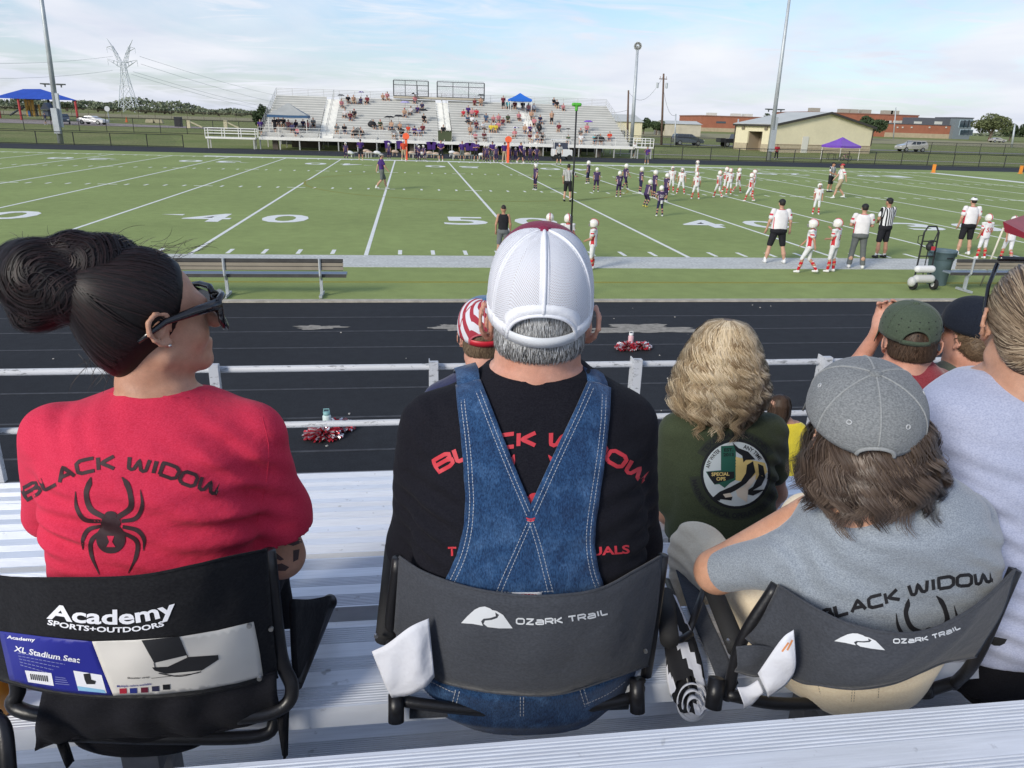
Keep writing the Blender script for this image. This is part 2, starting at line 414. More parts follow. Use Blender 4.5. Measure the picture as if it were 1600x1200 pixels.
# ================================================================ far stand
ALU = mat('far_aluminium', (.78, .77, .72), .55, .05, nz=[(.7, .05), (9, .06)])
ALUD = mat('aluminium_frame', (.45, .45, .43), .5, .3, nz=(3, .1))
BLK = mat('black_steel', (.02, .02, .022), .6)
GSTL = mat('galvanised_steel', (.44, .47, .49), .5, .3, nz=[(1.5, .1), (15, .08)])
BX0, BX1, BY0, BZ0, NR, TR, RS = -18.7, 21.1, 62.6, 1.22, 16, .735, .262
st = thing('grandstand', 'long cream aluminium grandstand filling the far side of the field', 'grandstand', (1.2, 68, 0))
AIS = [(-12.9, -11.3), (-.1, 1.4), (9.7, 11.0)]
def segs(lo, hi, gaps):
    o = []; x = lo
    for a, b in gaps:
        o.append((x, a)); x = b
    o.append((x, hi)); return o
mb = MB()
mb.b2((BX0, BY0, BZ0-.05), (BX1, BY0+1.45, BZ0))
mb.b2((BX0, BY0-.03, BZ0-.27), (BX1, BY0, BZ0+.02))
mb.build('front_walkway', ALU, st, world=True)
VOM = (-.3, 1.2)
def rowz(k): return BZ0+.42+k*RS
def rowy(k): return BY0+1.55+k*TR
for k in range(NR):
    y, z = rowy(k), rowz(k); mb = MB()
    for a, b in segs(BX0, BX1, AIS):
        mb.b2((a, y+.28, z-.045), (b, y+.54, z))
        mb.b2((a, y-.30, z-.45), (b, y+.20, z-.405)); pass
    mb.build('bench_row', ALU, st, world=True)
    mb = MB()
    for a, b in segs(BX0, BX1, AIS): mb.b2((a, y+.215, z-.425), (b, y+.228, z-.05))
    mb.build('riser', mat('riser_grey', (.42, .42, .40), .6, nz=(.5, .1)), st, world=True)
for ai, (a, b) in enumerate(AIS):
    mb = MB()
    for k in range(2*NR):
        y, z = rowy(0)-.30+k*TR/2, BZ0+.02+k*RS/2
        if ai == 1 and z < 2.3: continue
        mb.b2((a+.05, y, z-.06), (b-.05, y+TR/2, z)); mb.b2((a+.05, y, z-RS/2), (b-.05, y+.02, z-.061))
    mb.build('aisle_steps', ALU, st, world=True)
    mb = MB()
    for k in range(1, NR, 2):
        y, z = rowy(k), rowz(k)-.4; xm = (a+b)/2
        mb.tube([(xm, y, z), (xm, y, z+.9), (xm, y+1.0, z+.9+RS*1.3), (xm, y+1.0, z+RS*1.3)], .022, 6)
    mb.build('handrail', ALUD, st, world=True)
# back rail, side rails
yb, zb = rowy(NR-1)+.75, rowz(NR-1)
mb = MB()
for i in range(23):
    x = BX0+(BX1-BX0)*i/22; mb.tube([(x, yb, zb-1), (x, yb, zb+.78)], .022, 6)
for h in (.1, .27, .44, .61, .78): mb.tube([(BX0, yb, zb+h), (BX1, yb, zb+h)], .018, 6)
mb.build('back_rail', ALUD, st, world=True)
for x in (BX0, BX1):
    mb = MB()
    for h in (.15, .4, .65, .9): mb.tube([(x, BY0+1.4, BZ0+.3+h), (x, yb, zb+h-.1)], .02, 6)
    for i in range(9):
        f_ = i/8; mb.tube([(x, BY0+1.4+(yb-BY0-1.4)*f_, BZ0-.2+(zb-.3-BZ0)*f_), (x, BY0+1.4+(yb-BY0-1.4)*f_, BZ0+1.2+(zb-.4-BZ0)*f_)], .02, 6)
    mb.build('side_rail', ALUD, st, world=True)
mb = MB()                               # front guard rail with a gap over the tunnel
for a, b in ((BX0, -.3), (1.2, BX1)):
    for h in (.3, .62, .95): mb.tube([(a, BY0+.05, BZ0+h), (b, BY0+.05, BZ0+h)], .018, 6)
    n_ = int((b-a)/1.9)
    for i in range(n_+1): x = a+(b-a)*i/n_; mb.tube([(x, BY0+.05, BZ0), (x, BY0+.05, BZ0+.95)], .022, 6)
mb.build('front_rail', ALU, st, world=True)
mb = MB()                               # legs, braces and footings under the stand
for i in range(21):
    x = BX0+.1+(BX1-BX0-.2)*i/20
    mb.box((x, BY0+.12, BZ0/2-.1), (.11, .11, BZ0-.2)); mb.prism([(BY0+.1, BZ0-.28), (BY0+.9, BZ0-.1), (BY0+.1, BZ0-.62)], 'x', x-.03, x+.03)
    for f_ in (.35, .7, 1.): yy = BY0+f_*(yb-BY0); mb.box((x, yy, (BZ0+f_*(zb-BZ0-1))/2-.2), (.1, .1, BZ0+f_*(zb-BZ0-1)-.5))
    mb.tube([(x, BY0+.1, BZ0-.25), (x, yb-.3, zb-1.1)], .06, 6)
mb.build('understructure', ALUD, st, world=True)
FT = mat('footing', (.12, .10, .085), .95, nz=(2, .2))
for x in (-17.2, -5.6, -3, 4.8, 10.8, 17.4): MB().box((x, BY0+.9, .45), (.55, .5, .9)).build('footing', FT, st, world=True)
for x0 in (-16, -10, -4, 3, 7, 13): MB().b2((x0, BY0+4, .1), (x0+3.2, BY0+4.3, .9)).build('footing', FT, st, world=True)
mb = MB().b2((BX0+.2, yb-.2, 0), (BX1-.2, yb-.12, zb-1.3)); mb.build('rear_shade_sheet', mat('understand_shade', (.022, .026, .022), .95, nz=(2, .3)), st, world=True)  # added dark sheet: stands in for the shade seen under the stand
# tunnel mouth in the middle aisle
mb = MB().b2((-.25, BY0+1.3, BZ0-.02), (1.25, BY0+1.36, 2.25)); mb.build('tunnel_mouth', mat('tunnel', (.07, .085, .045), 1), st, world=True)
# filming deck on the back with two chain-link screens
FD = mat('dark_mesh_rail', (.05, .055, .06), .6)
mb = MB().b2((-5.1, yb-.95, zb+.12), (5.8, yb+.6, zb+.34)); mb.build('filming_deck', mat('deck_timber', (.42, .38, .30), .7), st, world=True)
for a, b, dr in ((-5.05, -.95, True), (.1, 5.75, False)):
    mb = MB(); z0 = zb+.34; y = yb-.8; z1 = z0+1.75
    nx = 4
    for i in range(nx): x = a+(b-a)*i/(nx-1); mb.tube([(x, y, z0), (x, y, z1)], .045 if 0 < i < nx-1 else .07, 6)
    for zz_ in (z0+.05, z1, z0+1.25): mb.tube([(a, y, zz_), (b, y, zz_)], .035, 6)
    if dr:
        for q in (b-1.3,): mb.tube([(q, y, z0), (q, y, z0+1.25)], .035, 6); mb.tube([(q, y, z0+.65), (b, y, z0+.65)], .03, 6)
    n_ = int((b-a)/.16)
    for i in range(-12, n_):            # diagonal wires
        for s_ in (1, -1):
            x0 = a+i*.16; pts = []
            for zq in (0, 1.95): pts.append((x0+(zq if s_ > 0 else 1.95-zq), zq))
            (xa, za), (xb, zb_) = pts
            def clip(xa, za, xb, zb_):
                t0, t1 = 0, 1; dx = xb-xa
                for lim, sg in ((a, 1), (b, -1)):
                    va, vb = sg*(xa-lim), sg*(xb-lim)
                    if va < 0 and vb < 0: return None
                    if va < 0: t0 = max(t0, va/(va-vb))
                    if vb < 0: t1 = min(t1, va/(va-vb))
                return t0, t1
            c_ = clip(xa, za, xb, zb_)
            if c_ and c_[1] > c_[0]: mb.tube([(xa+(xb-xa)*c_[0], y, z0+za+(zb_-za)*c_[0]), (xa+(xb-xa)*c_[1], y, z0+za+(zb_-za)*c_[1])], .007, 3, cap=False)
    mb.build('wire_screen', FD, st, world=True)
# left access ramp, right landing
def landing(name, lab, x0, x1, z, cat):
    t = thing(name, lab, cat, ((x0+x1)/2, 62.5, 0))
    MB().b2((x0, 61.9, z-.16), (x1, 63.2, z)).build('deck', ALU, t, world=True)
    for y in (61.95, 63.15):
        mb = MB()
        for h in (.35, .62, .86): mb.tube([(x0, y, z+h), (x1, y, z+h)], .03, 6)
        n_ = max(2, int((x1-x0)/1.3))
        for i in range(n_+1): x = x0+(x1-x0)*i/n_; mb.tube([(x, y, z), (x, y, z+.86)], .04, 6)
        mb.build('guard_rail', ALU, t, world=True)
    n_ = max(2, int((x1-x0)/2))
    for i in range(n_): 
        for y in (62.05, 63.05): MB().box((x0+.2+(x1-x0-.4)*i/(n_-1), y, (z-.16)/2), (.12, .12, z-.16)).build('leg', ALUD, t, world=True)
landing('access_ramp', 'raised cream ramp with railings at the left end of the grandstand', -23.8, -18.9, 1.12, 'ramp')
landing('stair_landing', 'small raised landing with railing at the right end of the grandstand', 21.3, 23.2, 1.25, 'landing')
# ================================================================ fences
def fence(name, label, pts, h, sp, m, gaps=()):
    t = thing(name, label, 'fence', (pts[0][0], pts[0][1], 0)); rails = MB(); wires = MB(); pos = []
    for (xa, ya), (xb, yb_) in zip(pts[:-1], pts[1:]):
        Ld = math.hypot(xb-xa, yb_-ya); n_ = max(1, int(Ld/sp))
        for i in range(n_+1): pos.append((xa+(xb-xa)*i/n_, ya+(yb_-ya)*i/n_))
        za, zb_ = terr(ya), terr(yb_)
        for q in (.05, h): rails.tube([(xa, ya, za+q), (xb, yb_, zb_+q)], .035, 5)
        c_ = .12; nn = int(Ld/c_)
        for i in range(nn):
            for s_ in (1, -1):
                f0 = i/nn; f1 = min(1, max(0, (i+s_*h/c_)/nn))
                if (i+s_*h/c_) < 0 or (i+s_*h/c_) > nn: continue
                wires.tube([(xa+(xb-xa)*f0, ya+(yb_-ya)*f0, za+(zb_-za)*f0), (xa+(xb-xa)*f1, ya+(yb_-ya)*f1, za+(zb_-za)*f1+h)], .0045, 3, cap=False)
    rails.build('rail', m, t, world=True); wires.build('wire_mesh', m, t, world=True)
    for x, y in pos[:90]: MB().tube([(x, y, terr(y)-.05), (x, y, terr(y)+h+.04)], .045, 6).build('post', m, t, world=True)
fence('chain_link_fence', 'low black chain-link fence between the far track and the grass, left of the stand', [(-75, 62.6), (-26.2, 62.6)], 1.2, 3.4, BLK)
fence('chain_link_fence', 'low black chain-link fence between the far track and the grass, right of the stand', [(23.6, 62.9), (120, 62.9)], 1.35, 3.3, BLK)
fence('chain_link_fence', 'second black chain-link fence on the grass in front of the playground', [(-100, 97), (-24, 97)], 1.9, 3.6, BLK)
fence('chain_link_fence', 'second black chain-link fence along the drive on the right', [(24, 97), (46, 97)], 1.5, 4.2, BLK)
fence('chain_link_fence', 'black chain-link fence between the silver car and the cream shed', [(77, 97), (170, 97)], 1.8, 4.4, BLK)
fence('chain_link_fence', 'long distant fence behind the playground in front of the tree line', [(-190, 195), (-20, 195)], 1.9, 4.0, mat('rusty_fence', (.10, .075, .06), .8))
# ================================================================ paths and drives
def gstrip(name, pts, m, dz):
    V = []; F = []
    for i, (x, y0, y1) in enumerate(pts): V += [(x, y0, terr(y0)-.03+dz), (x, y1, terr(y1)-.03+dz)]
    for i in range(len(pts)-1): F.append((2*i, 2*i+2, 2*i+3, 2*i+1))
    o = mesh(name, V, F, m); tag(o, kind='structure'); return o
CONC = mat('path_concrete', (.32, .29, .25), .95, nz=[(1, .12), (12, .1)])
gstrip('pavement', [(22, 72.6, 74.2), (150, 72.6, 74.2)], CONC, .035)
ROADX = [(24, 100.5, 106), (150, 100.5, 106), (300, 100.5, 106)]
gstrip('drive', [(24, 104, 109), (48, 104, 109), (76, 104, 109), (300, 104, 109)], mat('drive_asphalt', (.20, .19, .17), .95, nz=[(1, .12), (15, .1)]), .05)
gstrip('car_park', [(-160, 123, 150), (-78, 123, 150), (-52, 121, 134), (-22, 121, 127)], mat('pink_gravel', (.30, .255, .235), .95, nz=[(.5, .1), (10, .12)]), .05)
gstrip('dry_field', [(-400, 200, 250), (-30, 200, 250)], mat('dry_grass', (.26, .24, .13), 1, nz=[(.3, .15), (4, .2)]), .05)
gstrip('dry_field', [(30, 150, 215), (600, 150, 215)], MATS['dry_grass'], .05)
# ================================================================ light poles and utility poles
def tpole(name, label, base, top, r0, r1, m, cat, group=None):
    t = thing(name, label, cat, base, 0, group)
    MB().tube([base, top], [r0, r1], 14).build('pole', m, t, True, world=True); return t
def leanpole(x, y, x2, y2, Y):           # base and upper point both seen in the photograph
    a = AT(x, y, Y); b = AT(x2, y2, Y); return a, b
for (b_, s_, Y_, lab, side) in (((95, 223), (70.3, 40), 64.0, 'tall grey floodlight pole behind the fence on the left', -1), ((1200.7, 249), (1228, 40), 66.3, 'tall grey floodlight pole in front of the cream shed', 1)):
    a, b = AT(*b_, Y_), AT(*s_, Y_); a[2] = 0; v = (b-a)/(b[2]-a[2]); top = a+v*20
    t = tpole('floodlight_pole', lab, a, top, .28, .14, GSTL, 'light pole')
    k = a+v*5.6
    MB().tube([k-(.95, 0, 0), k+(.95, 0, 0)], .04, 6).build('cross_arm', GSTL, t, world=True)
    for sx in (-1, 1):
        mb = MB(); mb.box(k+np.array((sx*.75, 0, .05)), (.75, .4, .12)); mb.box(k+np.array((sx*.75, 0, -.12)), (.1, .1, .25)); mb.build('floodlight', mat('lamp_housing', (.07, .08, .08), .5), t, world=True)
    k = a+v*2.3
    mb = MB(); mb.box(k+np.array((.33 if side < 0 else .30, -.1, .9)), (.28, .3, 3.2)); mb.build('conduit_box', GSTL, t, world=True)
    mb = MB(); mb.box(k+np.array((0, -.45, -.1)), (.55, .35, 2.4)); mb.build('control_cabinet', GSTL, t, world=True)
a, b = AT(985.5, 240, 76), AT(996, 78, 76); a[2] = .05
t = tpole('floodlight_pole', 'slim grey floodlight pole topped by a round cluster of lamps, right of the stand', a, b, .26, .16, GSTL, 'light pole')
for i in range(10):
    an = 2*math.pi*i/10; c_ = b+np.array((math.cos(an)*.34, 0, math.sin(an)*.34+.42))
    mb = MB(); mb.tube([c_+(0, .12, 0), c_+(0, -.12, 0)], [.13, .16], 8); mb.build('lamp', mat('lamp_grey', (.30, .30, .28), .5), t, world=True)
mb = MB(); mb.tube([b+(0, 0, .42)+np.array((math.cos(q)*.34, 0, math.sin(q)*.34)) for q in np.linspace(0, 2*math.pi, 20)], .05, 6); mb.box(b+(0, 0, .2), (.2, .2, .5)); mb.build('lamp_ring', MATS['lamp_grey'], t, world=True)
WOOD = mat('pole_timber', (.13, .085, .065), .9, nz=(3, .2))
for (xb, yb2, xt, yt, Y, lab, r_) in ((1033, 231, 1037, 115, 104, 'brown wooden utility pole with a transformer at the top, right of the stand', .2), (980, 225, 982, 141, 112, 'plain brown wooden utility pole just right of the stand', .2), (1054, 228, 1056, 178, 104, 'short grey utility post beside the dark parked car', .14), (1398, 205, 1400, 168, 215, 'thin distant pole in front of the brick school', .2), (1151, 208, 1154, 186, 200, 'distant flag post in front of the brick school', .3), (1584, 216, 1586, 194, 150, 'pale lattice post on the grass at the far right', .25)):
    a, b = AT(xb, yb2, Y), AT(xt, yt, Y); a[2] = terr(Y)-.1
    t = tpole('utility_pole', lab, a, b, r_, r_*.7, WOOD if 'brown' in lab else GSTL, 'utility pole')
    if 'transformer' in lab:
        mb = MB(); mb.box(b+(0, 0, -.8), (1.3, .12, .12)); mb.build('cross_arm', WOOD, t, world=True)
        for q in (-1.0, .7): MB().lathe([(.01, 0), (.2, .02), (.2, .8), (.01, .85)], b+np.array((q*.9, -.1, -2.2)), 10).build('transformer', GSTL, t, world=True)
        for q in (-.5, 0, .5): MB().tube([b+(q, 0, -.7), b+(q, 0, -.4)], .05, 6).build('insulator', mat('insulator', (.3, .25, .22), .4), t, world=True)
def wire(name, lab, pts, r=.03, sag=.0, m=None):
    P = []
    for (a, b) in zip(pts[:-1], pts[1:]):
        for i in range(13):
            t = i/12; p = np.array(a)*(1-t)+np.array(b)*t; p[2] -= sag*4*t*(1-t); P.append(p)
    tag(MB().tube(P, r, 4).build(name, m or BLK), lab, 'power line', 'power lines')
pA, pB, pC = AT(1037, 118, 104), AT(982, 143, 112), AT(1056, 180, 104)
wire('power_line', 'sagging power line running between the two brown utility poles', [pB, pA], .02, 2.4)
wire('power_line', 'power line dropping from the transformer pole to the short grey post', [pA-(0, 0, 1.4), pC], .02, 1.5)
wire('power_line', 'power line leaving the plain brown pole towards the stand', [pB-(0, 0, 3), AT(930, 172, 112)], .02, .4)
# ================================================================ transmission tower
PYM = mat('tower_steel', (.66, .69, .72), .8)
Yt = 330.; b0 = AT(202, 175, Y=Yt); b0[2] = terr(Yt); sc = (Yt-CP[1])/FPX*.86
pt = thing('transmission_tower', 'grey lattice transmission tower on the horizon at the left', 'pylon', b0)
def q(dx, dy): return np.array((b0[0]+dx*sc, Yt, b0[2]+dy*sc))
body = MB(); r_ = .28
def bar(a, b, m_=body, rr=.15, dep=0): m_.tube([a, b], rr, 4)
for dpt in (-1, 1):
    Yo = np.array((0, dpt*3.0, 0))
    lv = [(0, 13, 3.2), (20, 9.5, 2.6), (40, 6.5, 1.9), (60, 3.8, 1.2), (74, 3.2, 1.0)]
    for (h0, w0, d0), (h1, w1, d1) in zip(lv[:-1], lv[1:]):
        o0, o1 = np.array((0, dpt*d0, 0)), np.array((0, dpt*d1, 0))
        for s_ in (-1, 1): bar(q(s_*w0, h0)+o0, q(s_*w1, h1)+o1)
        bar(q(-w0, h0)+o0, q(w1, h1)+o1, rr=.09); bar(q(w0, h0)+o0, q(-w1, h1)+o1, rr=.09); bar(q(-w1, h1)+o1, q(w1, h1)+o1, rr=.09)
        bar(q(-w0, h0)-o0, q(-w1, h1)+o1, rr=.07); bar(q(w0, h0)-o0, q(w1, h1)+o1, rr=.07)
body.build('tower_body', PYM, pt, world=True)
for s_ in (-1, 1):
    arm = MB()
    for dpt in (-.8, .8):
        o1 = np.array((0, dpt, 0))
        bar(q(s_*3.2, 66)+o1, q(s_*22, 78), arm, .1); bar(q(s_*3.2, 74)+o1, q(s_*22, 79), arm, .1)
        for f_ in (.3, .6): bar(q(s_*(3.2+18.8*f_), 66+12*f_)+o1, q(s_*(3.2+18.8*f_*.8), 74+5*f_)-o1, arm, .1)
    bar(q(s_*22, 78), q(s_*22, 69), arm, .09)
    arm.build('cross_arm', PYM, pt, world=True)
    pk = MB()
    for dpt in (-.9, .9):
        o1 = np.array((0, dpt, 0))
        bar(q(s_*1, 74)+o1, q(s_*12, 98)+o1*.5, pk, .12); bar(q(s_*6, 74)+o1, q(s_*14, 98)+o1*.5, pk, .12); bar(q(s_*13, 98), q(s_*19, 108), pk, .11); bar(q(s_*6, 86)+o1, q(s_*19, 108), pk, .12)
        bar(q(s_*12, 98)+o1*.5, q(s_*21, 96), pk, .12); bar(q(s_*10, 90)+o1*.5, q(s_*21, 96), pk, .1)
        for f_ in (0, .25, .5, .75): bar(q(s_*(1+11*f_), 74+24*f_)+o1, q(s_*(6+8*(f_+.2)), 74+24*(f_+.2))-o1*.8, pk, .09); bar(q(s_*(6+8*f_), 74+24*f_)+o1, q(s_*(1+11*(f_+.2)), 74+24*(f_+.2))+o1*.8, pk, .09)
    bar(q(s_*21, 96), q(s_*21, 88), pk, .08)
    pk.build('peak', PYM, pt, world=True)
WL = mat('far_cable', (.45, .48, .5), .8)
for (x0, y0, x1, y1, xr, yr, Yr) in ((0, 86, 176, 88, None, 0, 0), (0, 112, 176, 110, None, 0, 0)):
    wire('power_line', 'high voltage cable from the left edge to the lattice tower, %s one' % ('upper' if y0 < 100 else 'lower'), [AT(-250, y0-4, Yt-60), AT(x1, y1, Yt)], .05, 3, WL)
for i, (x1, y1, x2, y2) in enumerate(((218, 88, 428, 138), (220, 100, 428, 149), (208, 112, 415, 153), (205, 116, 405, 157))):
    wire('power_line', ['topmost', 'second', 'third', 'lowest'][i]+' high voltage cable sloping from the lattice tower down to the right', [AT(x1, y1, Yt), AT(x2+160, y2+24, Yt+520)], .055, 8, WL)
# ================================================================ buildings, trees, cars
def mixwave(m, scale, axis, amt, base):
    """vertical ribs / courses as bump on a wall material"""
    t = m.node_tree; b = t.nodes['Principled BSDF']; tc = t.nodes.new('ShaderNodeTexCoord'); w = t.nodes.new('ShaderNodeTexWave')
    w.bands_direction = axis; w.inputs['Scale'].default_value = scale; t.links.new(tc.outputs['Object'], w.inputs[0])
    bp = t.nodes.new('ShaderNodeBump'); bp.inputs['Strength'].default_value = amt; bp.inputs['Distance'].default_value = .03
    t.links.new(w.outputs[0], bp.inputs['Height']); t.links.new(bp.outputs[0], b.inputs['Normal']); return m
CREAM = mixwave(mat('cream_metal_wall', (.74, .67, .46), .6, nz=[(.4, .04), (3, .03)]), 1.6, 'X', .5, 0)
STONE = mat('tan_block', (.46, .39, .27), .9, nz=[(2.5, .12), (8, .1)])
BROWN = mat('brown_trim', (.05, .045, .04), .6)
BRICK = mat('brick', (.33, .125, .075), .9, nz=[(.6, .08), (6, .18)])
TAN = mat('tan_base', (.42, .34, .23), .9, nz=(1, .1))
GLS = mat('dark_glass', (.04, .06, .075), .12, spec=.8)
ROOFW = mat('pale_roof', (.55, .55, .5), .5, nz=(.5, .06))
# shed beside the field: gable wall faces the field
zs = .3
A, B2 = AT(1205, 243, 88.), AT(1357, 241, 92.5)
s0, s1 = np.array((A[0], A[1])), np.array((B2[0], B2[1])); u = (s1-s0)/np.linalg.norm(s1-s0); v = np.array((-u[1], u[0])); Wd = np.linalg.norm(s1-s0)
gz = terr(90)-.05
S = thing('field_house', 'cream metal field house with a low gable roof, brown trim and tan block base', 'field house', (A[0], A[1], gz))
def SP(a, d, z): return (s0[0]+u[0]*a+v[0]*d, s0[1]+u[1]*a+v[1]*d, gz+z)
HE, HP, LEN = AT(1212, 195, 88.)[2]-gz, AT(1290, 177, 90.)[2]-gz, 9.0
# left wall runs to (1160,240)
def sbox(mb, a0, a1, d0, d1, z0, z1):
    P = [SP(a, d, z) for z in (z0, z1) for a, d in ((a0, d0), (a1, d0), (a1, d1), (a0, d1))]
    mb.add(P, [(0,3,2,1),(4,5,6,7),(0,1,5,4),(1,2,6,5),(2,3,7,6),(3,0,4,7)])
mid = Wd*.52
mb = MB(); P = [SP(0, 0, 1.1), SP(Wd, 0, 1.1), SP(Wd, 0, HE), SP(mid, 0, HP), SP(0, 0, HE)]; Q = [SP(0, .2, 1.1), SP(Wd, .2, 1.1), SP(Wd, .2, HE), SP(mid, .2, HP), SP(0, .2, HE)]
mb.add(P+Q, [(0,1,2,3,4), (9,8,7,6,5)]+[(i, (i+1)%5, (i+1)%5+5, i+5) for i in range(5)]); mb.build('gable_wall', CREAM, S, world=True)
mb = MB(); sbox(mb, -.0, .2, .2, 2.6, 1.1, HE); sbox(mb, 0, .2, 5.9, LEN, 1.1, HE); sbox(mb, 0, .2, 2.6, 5.9, HE-1.0, HE); sbox(mb, Wd-.2, Wd, .2, LEN, 1.1, HE); sbox(mb, 0, Wd, LEN, LEN+.2, 0, HE); mb.build('side_wall', CREAM, S, world=True)
mb = MB(); sbox(mb, .2, 2.2, 2.4, 2.6, 0, HE-1); sbox(mb, .2, 2.2, 5.9, 6.1, 0, HE-1); sbox(mb, 2.2, 2.4, 2.4, 6.1, 0, HE-1); mb.build('porch_recess', mat('porch', (.30, .24, .17), .9), S, world=True)
mb = MB(); sbox(mb, -.06, Wd+.06, -.06, 0, 0, 1.1); sbox(mb, -.06, 0, 0, 2.6, 0, 1.1); sbox(mb, -.06, 0, 5.9, LEN, 0, 1.1); mb.build('block_base', STONE, S, world=True)
mb = MB(); sbox(mb, -.1, Wd+.1, -.1, -.061, 1.1, 1.18); sbox(mb, -.1, Wd+.1, -.1, -.061, .6, .65); mb.build('base_ledge', mat('ledge', (.3, .22, .15), .9), S, world=True)
mb = MB()
for a0, a1, z0_, z1_ in ((-.35, mid, HE-.1, HP+.02), (mid, Wd+.35, HP+.02, HE-.1)):
    P = [SP(a, d, z) for d in (-.4, LEN+.4) for a, z in ((a0, z0_), (a1, z1_), (a1, z1_+.18), (a0, z0_+.18))]
    mb.add(P, [(0,1,2,3), (7,6,5,4), (0,4,5,1), (1,5,6,2), (2,6,7,3), (3,7,4,0)])
mb.build('roof', ROOFW, S, world=True)
mb = MB()
for a0, a1, z0_, z1_ in ((-.37, mid, HE-.22, HP-.1), (mid, Wd+.37, HP-.1, HE-.22)):
    P = [SP(a, d, z) for d in (-.46, -.405) for a, z in ((a0, z0_), (a1, z1_), (a1, z1_+.34), (a0, z0_+.34))]
    mb.add(P, [(0,1,2,3), (7,6,5,4), (0,4,5,1), (1,5,6,2), (2,6,7,3), (3,7,4,0)])
sbox(mb, -.42, -.36, -.4, LEN+.4, HE-.25, HE+.02); sbox(mb, -.12, .0, -.14, -.0, 1.2, HE); sbox(mb, -.3, -.02, -.06, .1, 1.1, HE-.1); sbox(mb, Wd+.001, Wd+.12, -.14, -.01, 1.2, HE-.1); sbox(mb, -.1, .0, LEN, LEN+.2, 0, HE)
mb.build('roof_trim', BROWN, S, world=True)
dr = MB(); dx = Wd*.28; sbox(dr, dx, dx+1.15, -.13, -.062, 0, 2.35); D_ = dr.build('door', mat('white_door', (.68, .66, .58), .6), S, world=True)
for zz_ in (0.45,):
    for d_ in (1.5, 6.8):
        mb = MB(); sbox(mb, -.2, -.002, d_, d_+.6, HE-.75, HE-.35); mb.build('wall_lamp', mat('wall_lamp', (.2, .17, .12), .6), S, world=True)
# second cream shed behind the stand
def simple_building(name, lab, cat, px0, px1, ytop, Y, dep, wall, roof, gable=False, base=None, pk=0):
    a, b = AT(px0, ytop, Y), AT(px1, ytop, Y); z0 = terr(Y)-.1; h = (a[2]+b[2])/2-z0; t = thing(name, lab, cat, (a[0], Y, z0))
    mb = MB().b2((a[0], Y, z0), (b[0], Y+dep, z0+h)); mb.build('wall', wall, t, world=True)
    if pk:
        w = b[0]-a[0]; mb = MB()
        if gable: P = [(a[0]-.3, Y-.3), (b[0]+.3, Y-.3), (b[0]+.3, Y+dep+.3), (a[0]-.3, Y+dep+.3)]
        mb.prism([(Y-.3, z0+h), (Y+dep+.3, z0+h), (Y+dep/2, z0+h+pk)], 'x', a[0]-.3, b[0]+.3) if not gable else mb.prism([(a[0]-.3, z0+h), (b[0]+.3, z0+h), ((a[0]+b[0])/2, z0+h+pk)], 'y', Y-.3, Y+dep)
        mb.build('roof', roof, t, world=True)
    else:
        MB().b2((a[0]-.2, Y-.2, z0+h), (b[0]+.2, Y+dep, z0+h+.35)).build('roof', roof, t, world=True)
    if base: MB().b2((a[0]-.1, Y-.12, z0), (b[0]+.1, Y-.01, z0+base)).build('base_course', TAN, t, world=True)
    return t, a[0], b[0], z0, h
t, xa, xb_, z0, h = simple_building('storage_shed', 'small cream shed with a pale pitched roof just right of the stand', 'shed', 944, 1004, 190, 118, 12, CREAM, ROOFW, pk=1.3)
MB().b2((xa+3.2, 117.8, z0), (xa+3.9, 117.95, z0+1.9)).build('door', BROWN, t, world=True)
t, *_ = simple_building('storage_shed', 'low pale shed behind the dark bushes between the utility poles', 'shed', 1040, 1096, 194, 170, 9, mat('pale_wall', (.5, .46, .36), .8, nz=(1, .1)), ROOFW, pk=.8)
# brick school far behind: three joined volumes
YS = 262.
t, xa, xb_, z0, h = simple_building('school_building', 'long low red brick school wing behind the field house, left part', 'school', 1096, 1262, 184, YS, 24, BRICK, mat('roof_edge', (.25, .13, .1), .8), base=1.4)
for xx in (1128, 1180, 1230): 
    p = AT(xx, 191, YS); MB().b2((p[0]-2.2, YS-.08, p[2]-.4), (p[0]+1.5, YS+.01, p[2]+.3)).build('window', GLS, t, world=True)
for xx in (1112, 1150, 1168): p = AT(xx, 183, YS+8); MB().b2((p[0]-1.6, YS+7, z0+h), (p[0]+1.6, YS+10, z0+h+1.4)).build('roof_unit', ROOFW, t, world=True)
t, xa, xb_, z0, h = simple_building('school_building', 'taller red brick school block above the field house roof', 'school', 1262, 1436, 178.5, YS+6, 30, BRICK, MATS['roof_edge'], base=1.6)
for xx in (1272, 1318, 1332, 1352, 1386, 1396): p = AT(xx, 178, YS+14); MB().b2((p[0]-1.8, YS+13, z0+h+.35), (p[0]+1.8, YS+16, z0+h+1.9)).build('roof_unit', mat('vent_grey', (.34, .32, .27), .7), t, world=True)
for xx in (1384, 1388, 1400, 1410): p = AT(xx, 191, YS+6); MB().b2((p[0]-1.3, YS+5.9, p[2]-.5), (p[0]+1.3, YS+6.01, p[2]+.6)).build('window', ROOFW, t, world=True)
t, xa, xb_, z0, h = simple_building('school_building', 'low red brick school front with a grey upper band, beside the glass corner', 'school', 1385, 1494, 195, YS-6, 10, BRICK, mat('grey_panel', (.10, .105, .12), .7), base=1.7)
MB().b2((AT(1430, 190, YS-5)[0], YS-5, z0+h+.36), (AT(1494, 190, YS-5)[0], YS+3, AT(1450, 184, YS-5)[2])).build('upper_band', MATS['grey_panel'], t, world=True)
for xx in (1434, 1466): p = AT(xx, 192, YS-5); MB().b2((p[0]-1.6, YS-5.1, p[2]-.6), (p[0]+1.6, YS-5.001, p[2]+.5)).build('window', ROOFW, t, world=True)
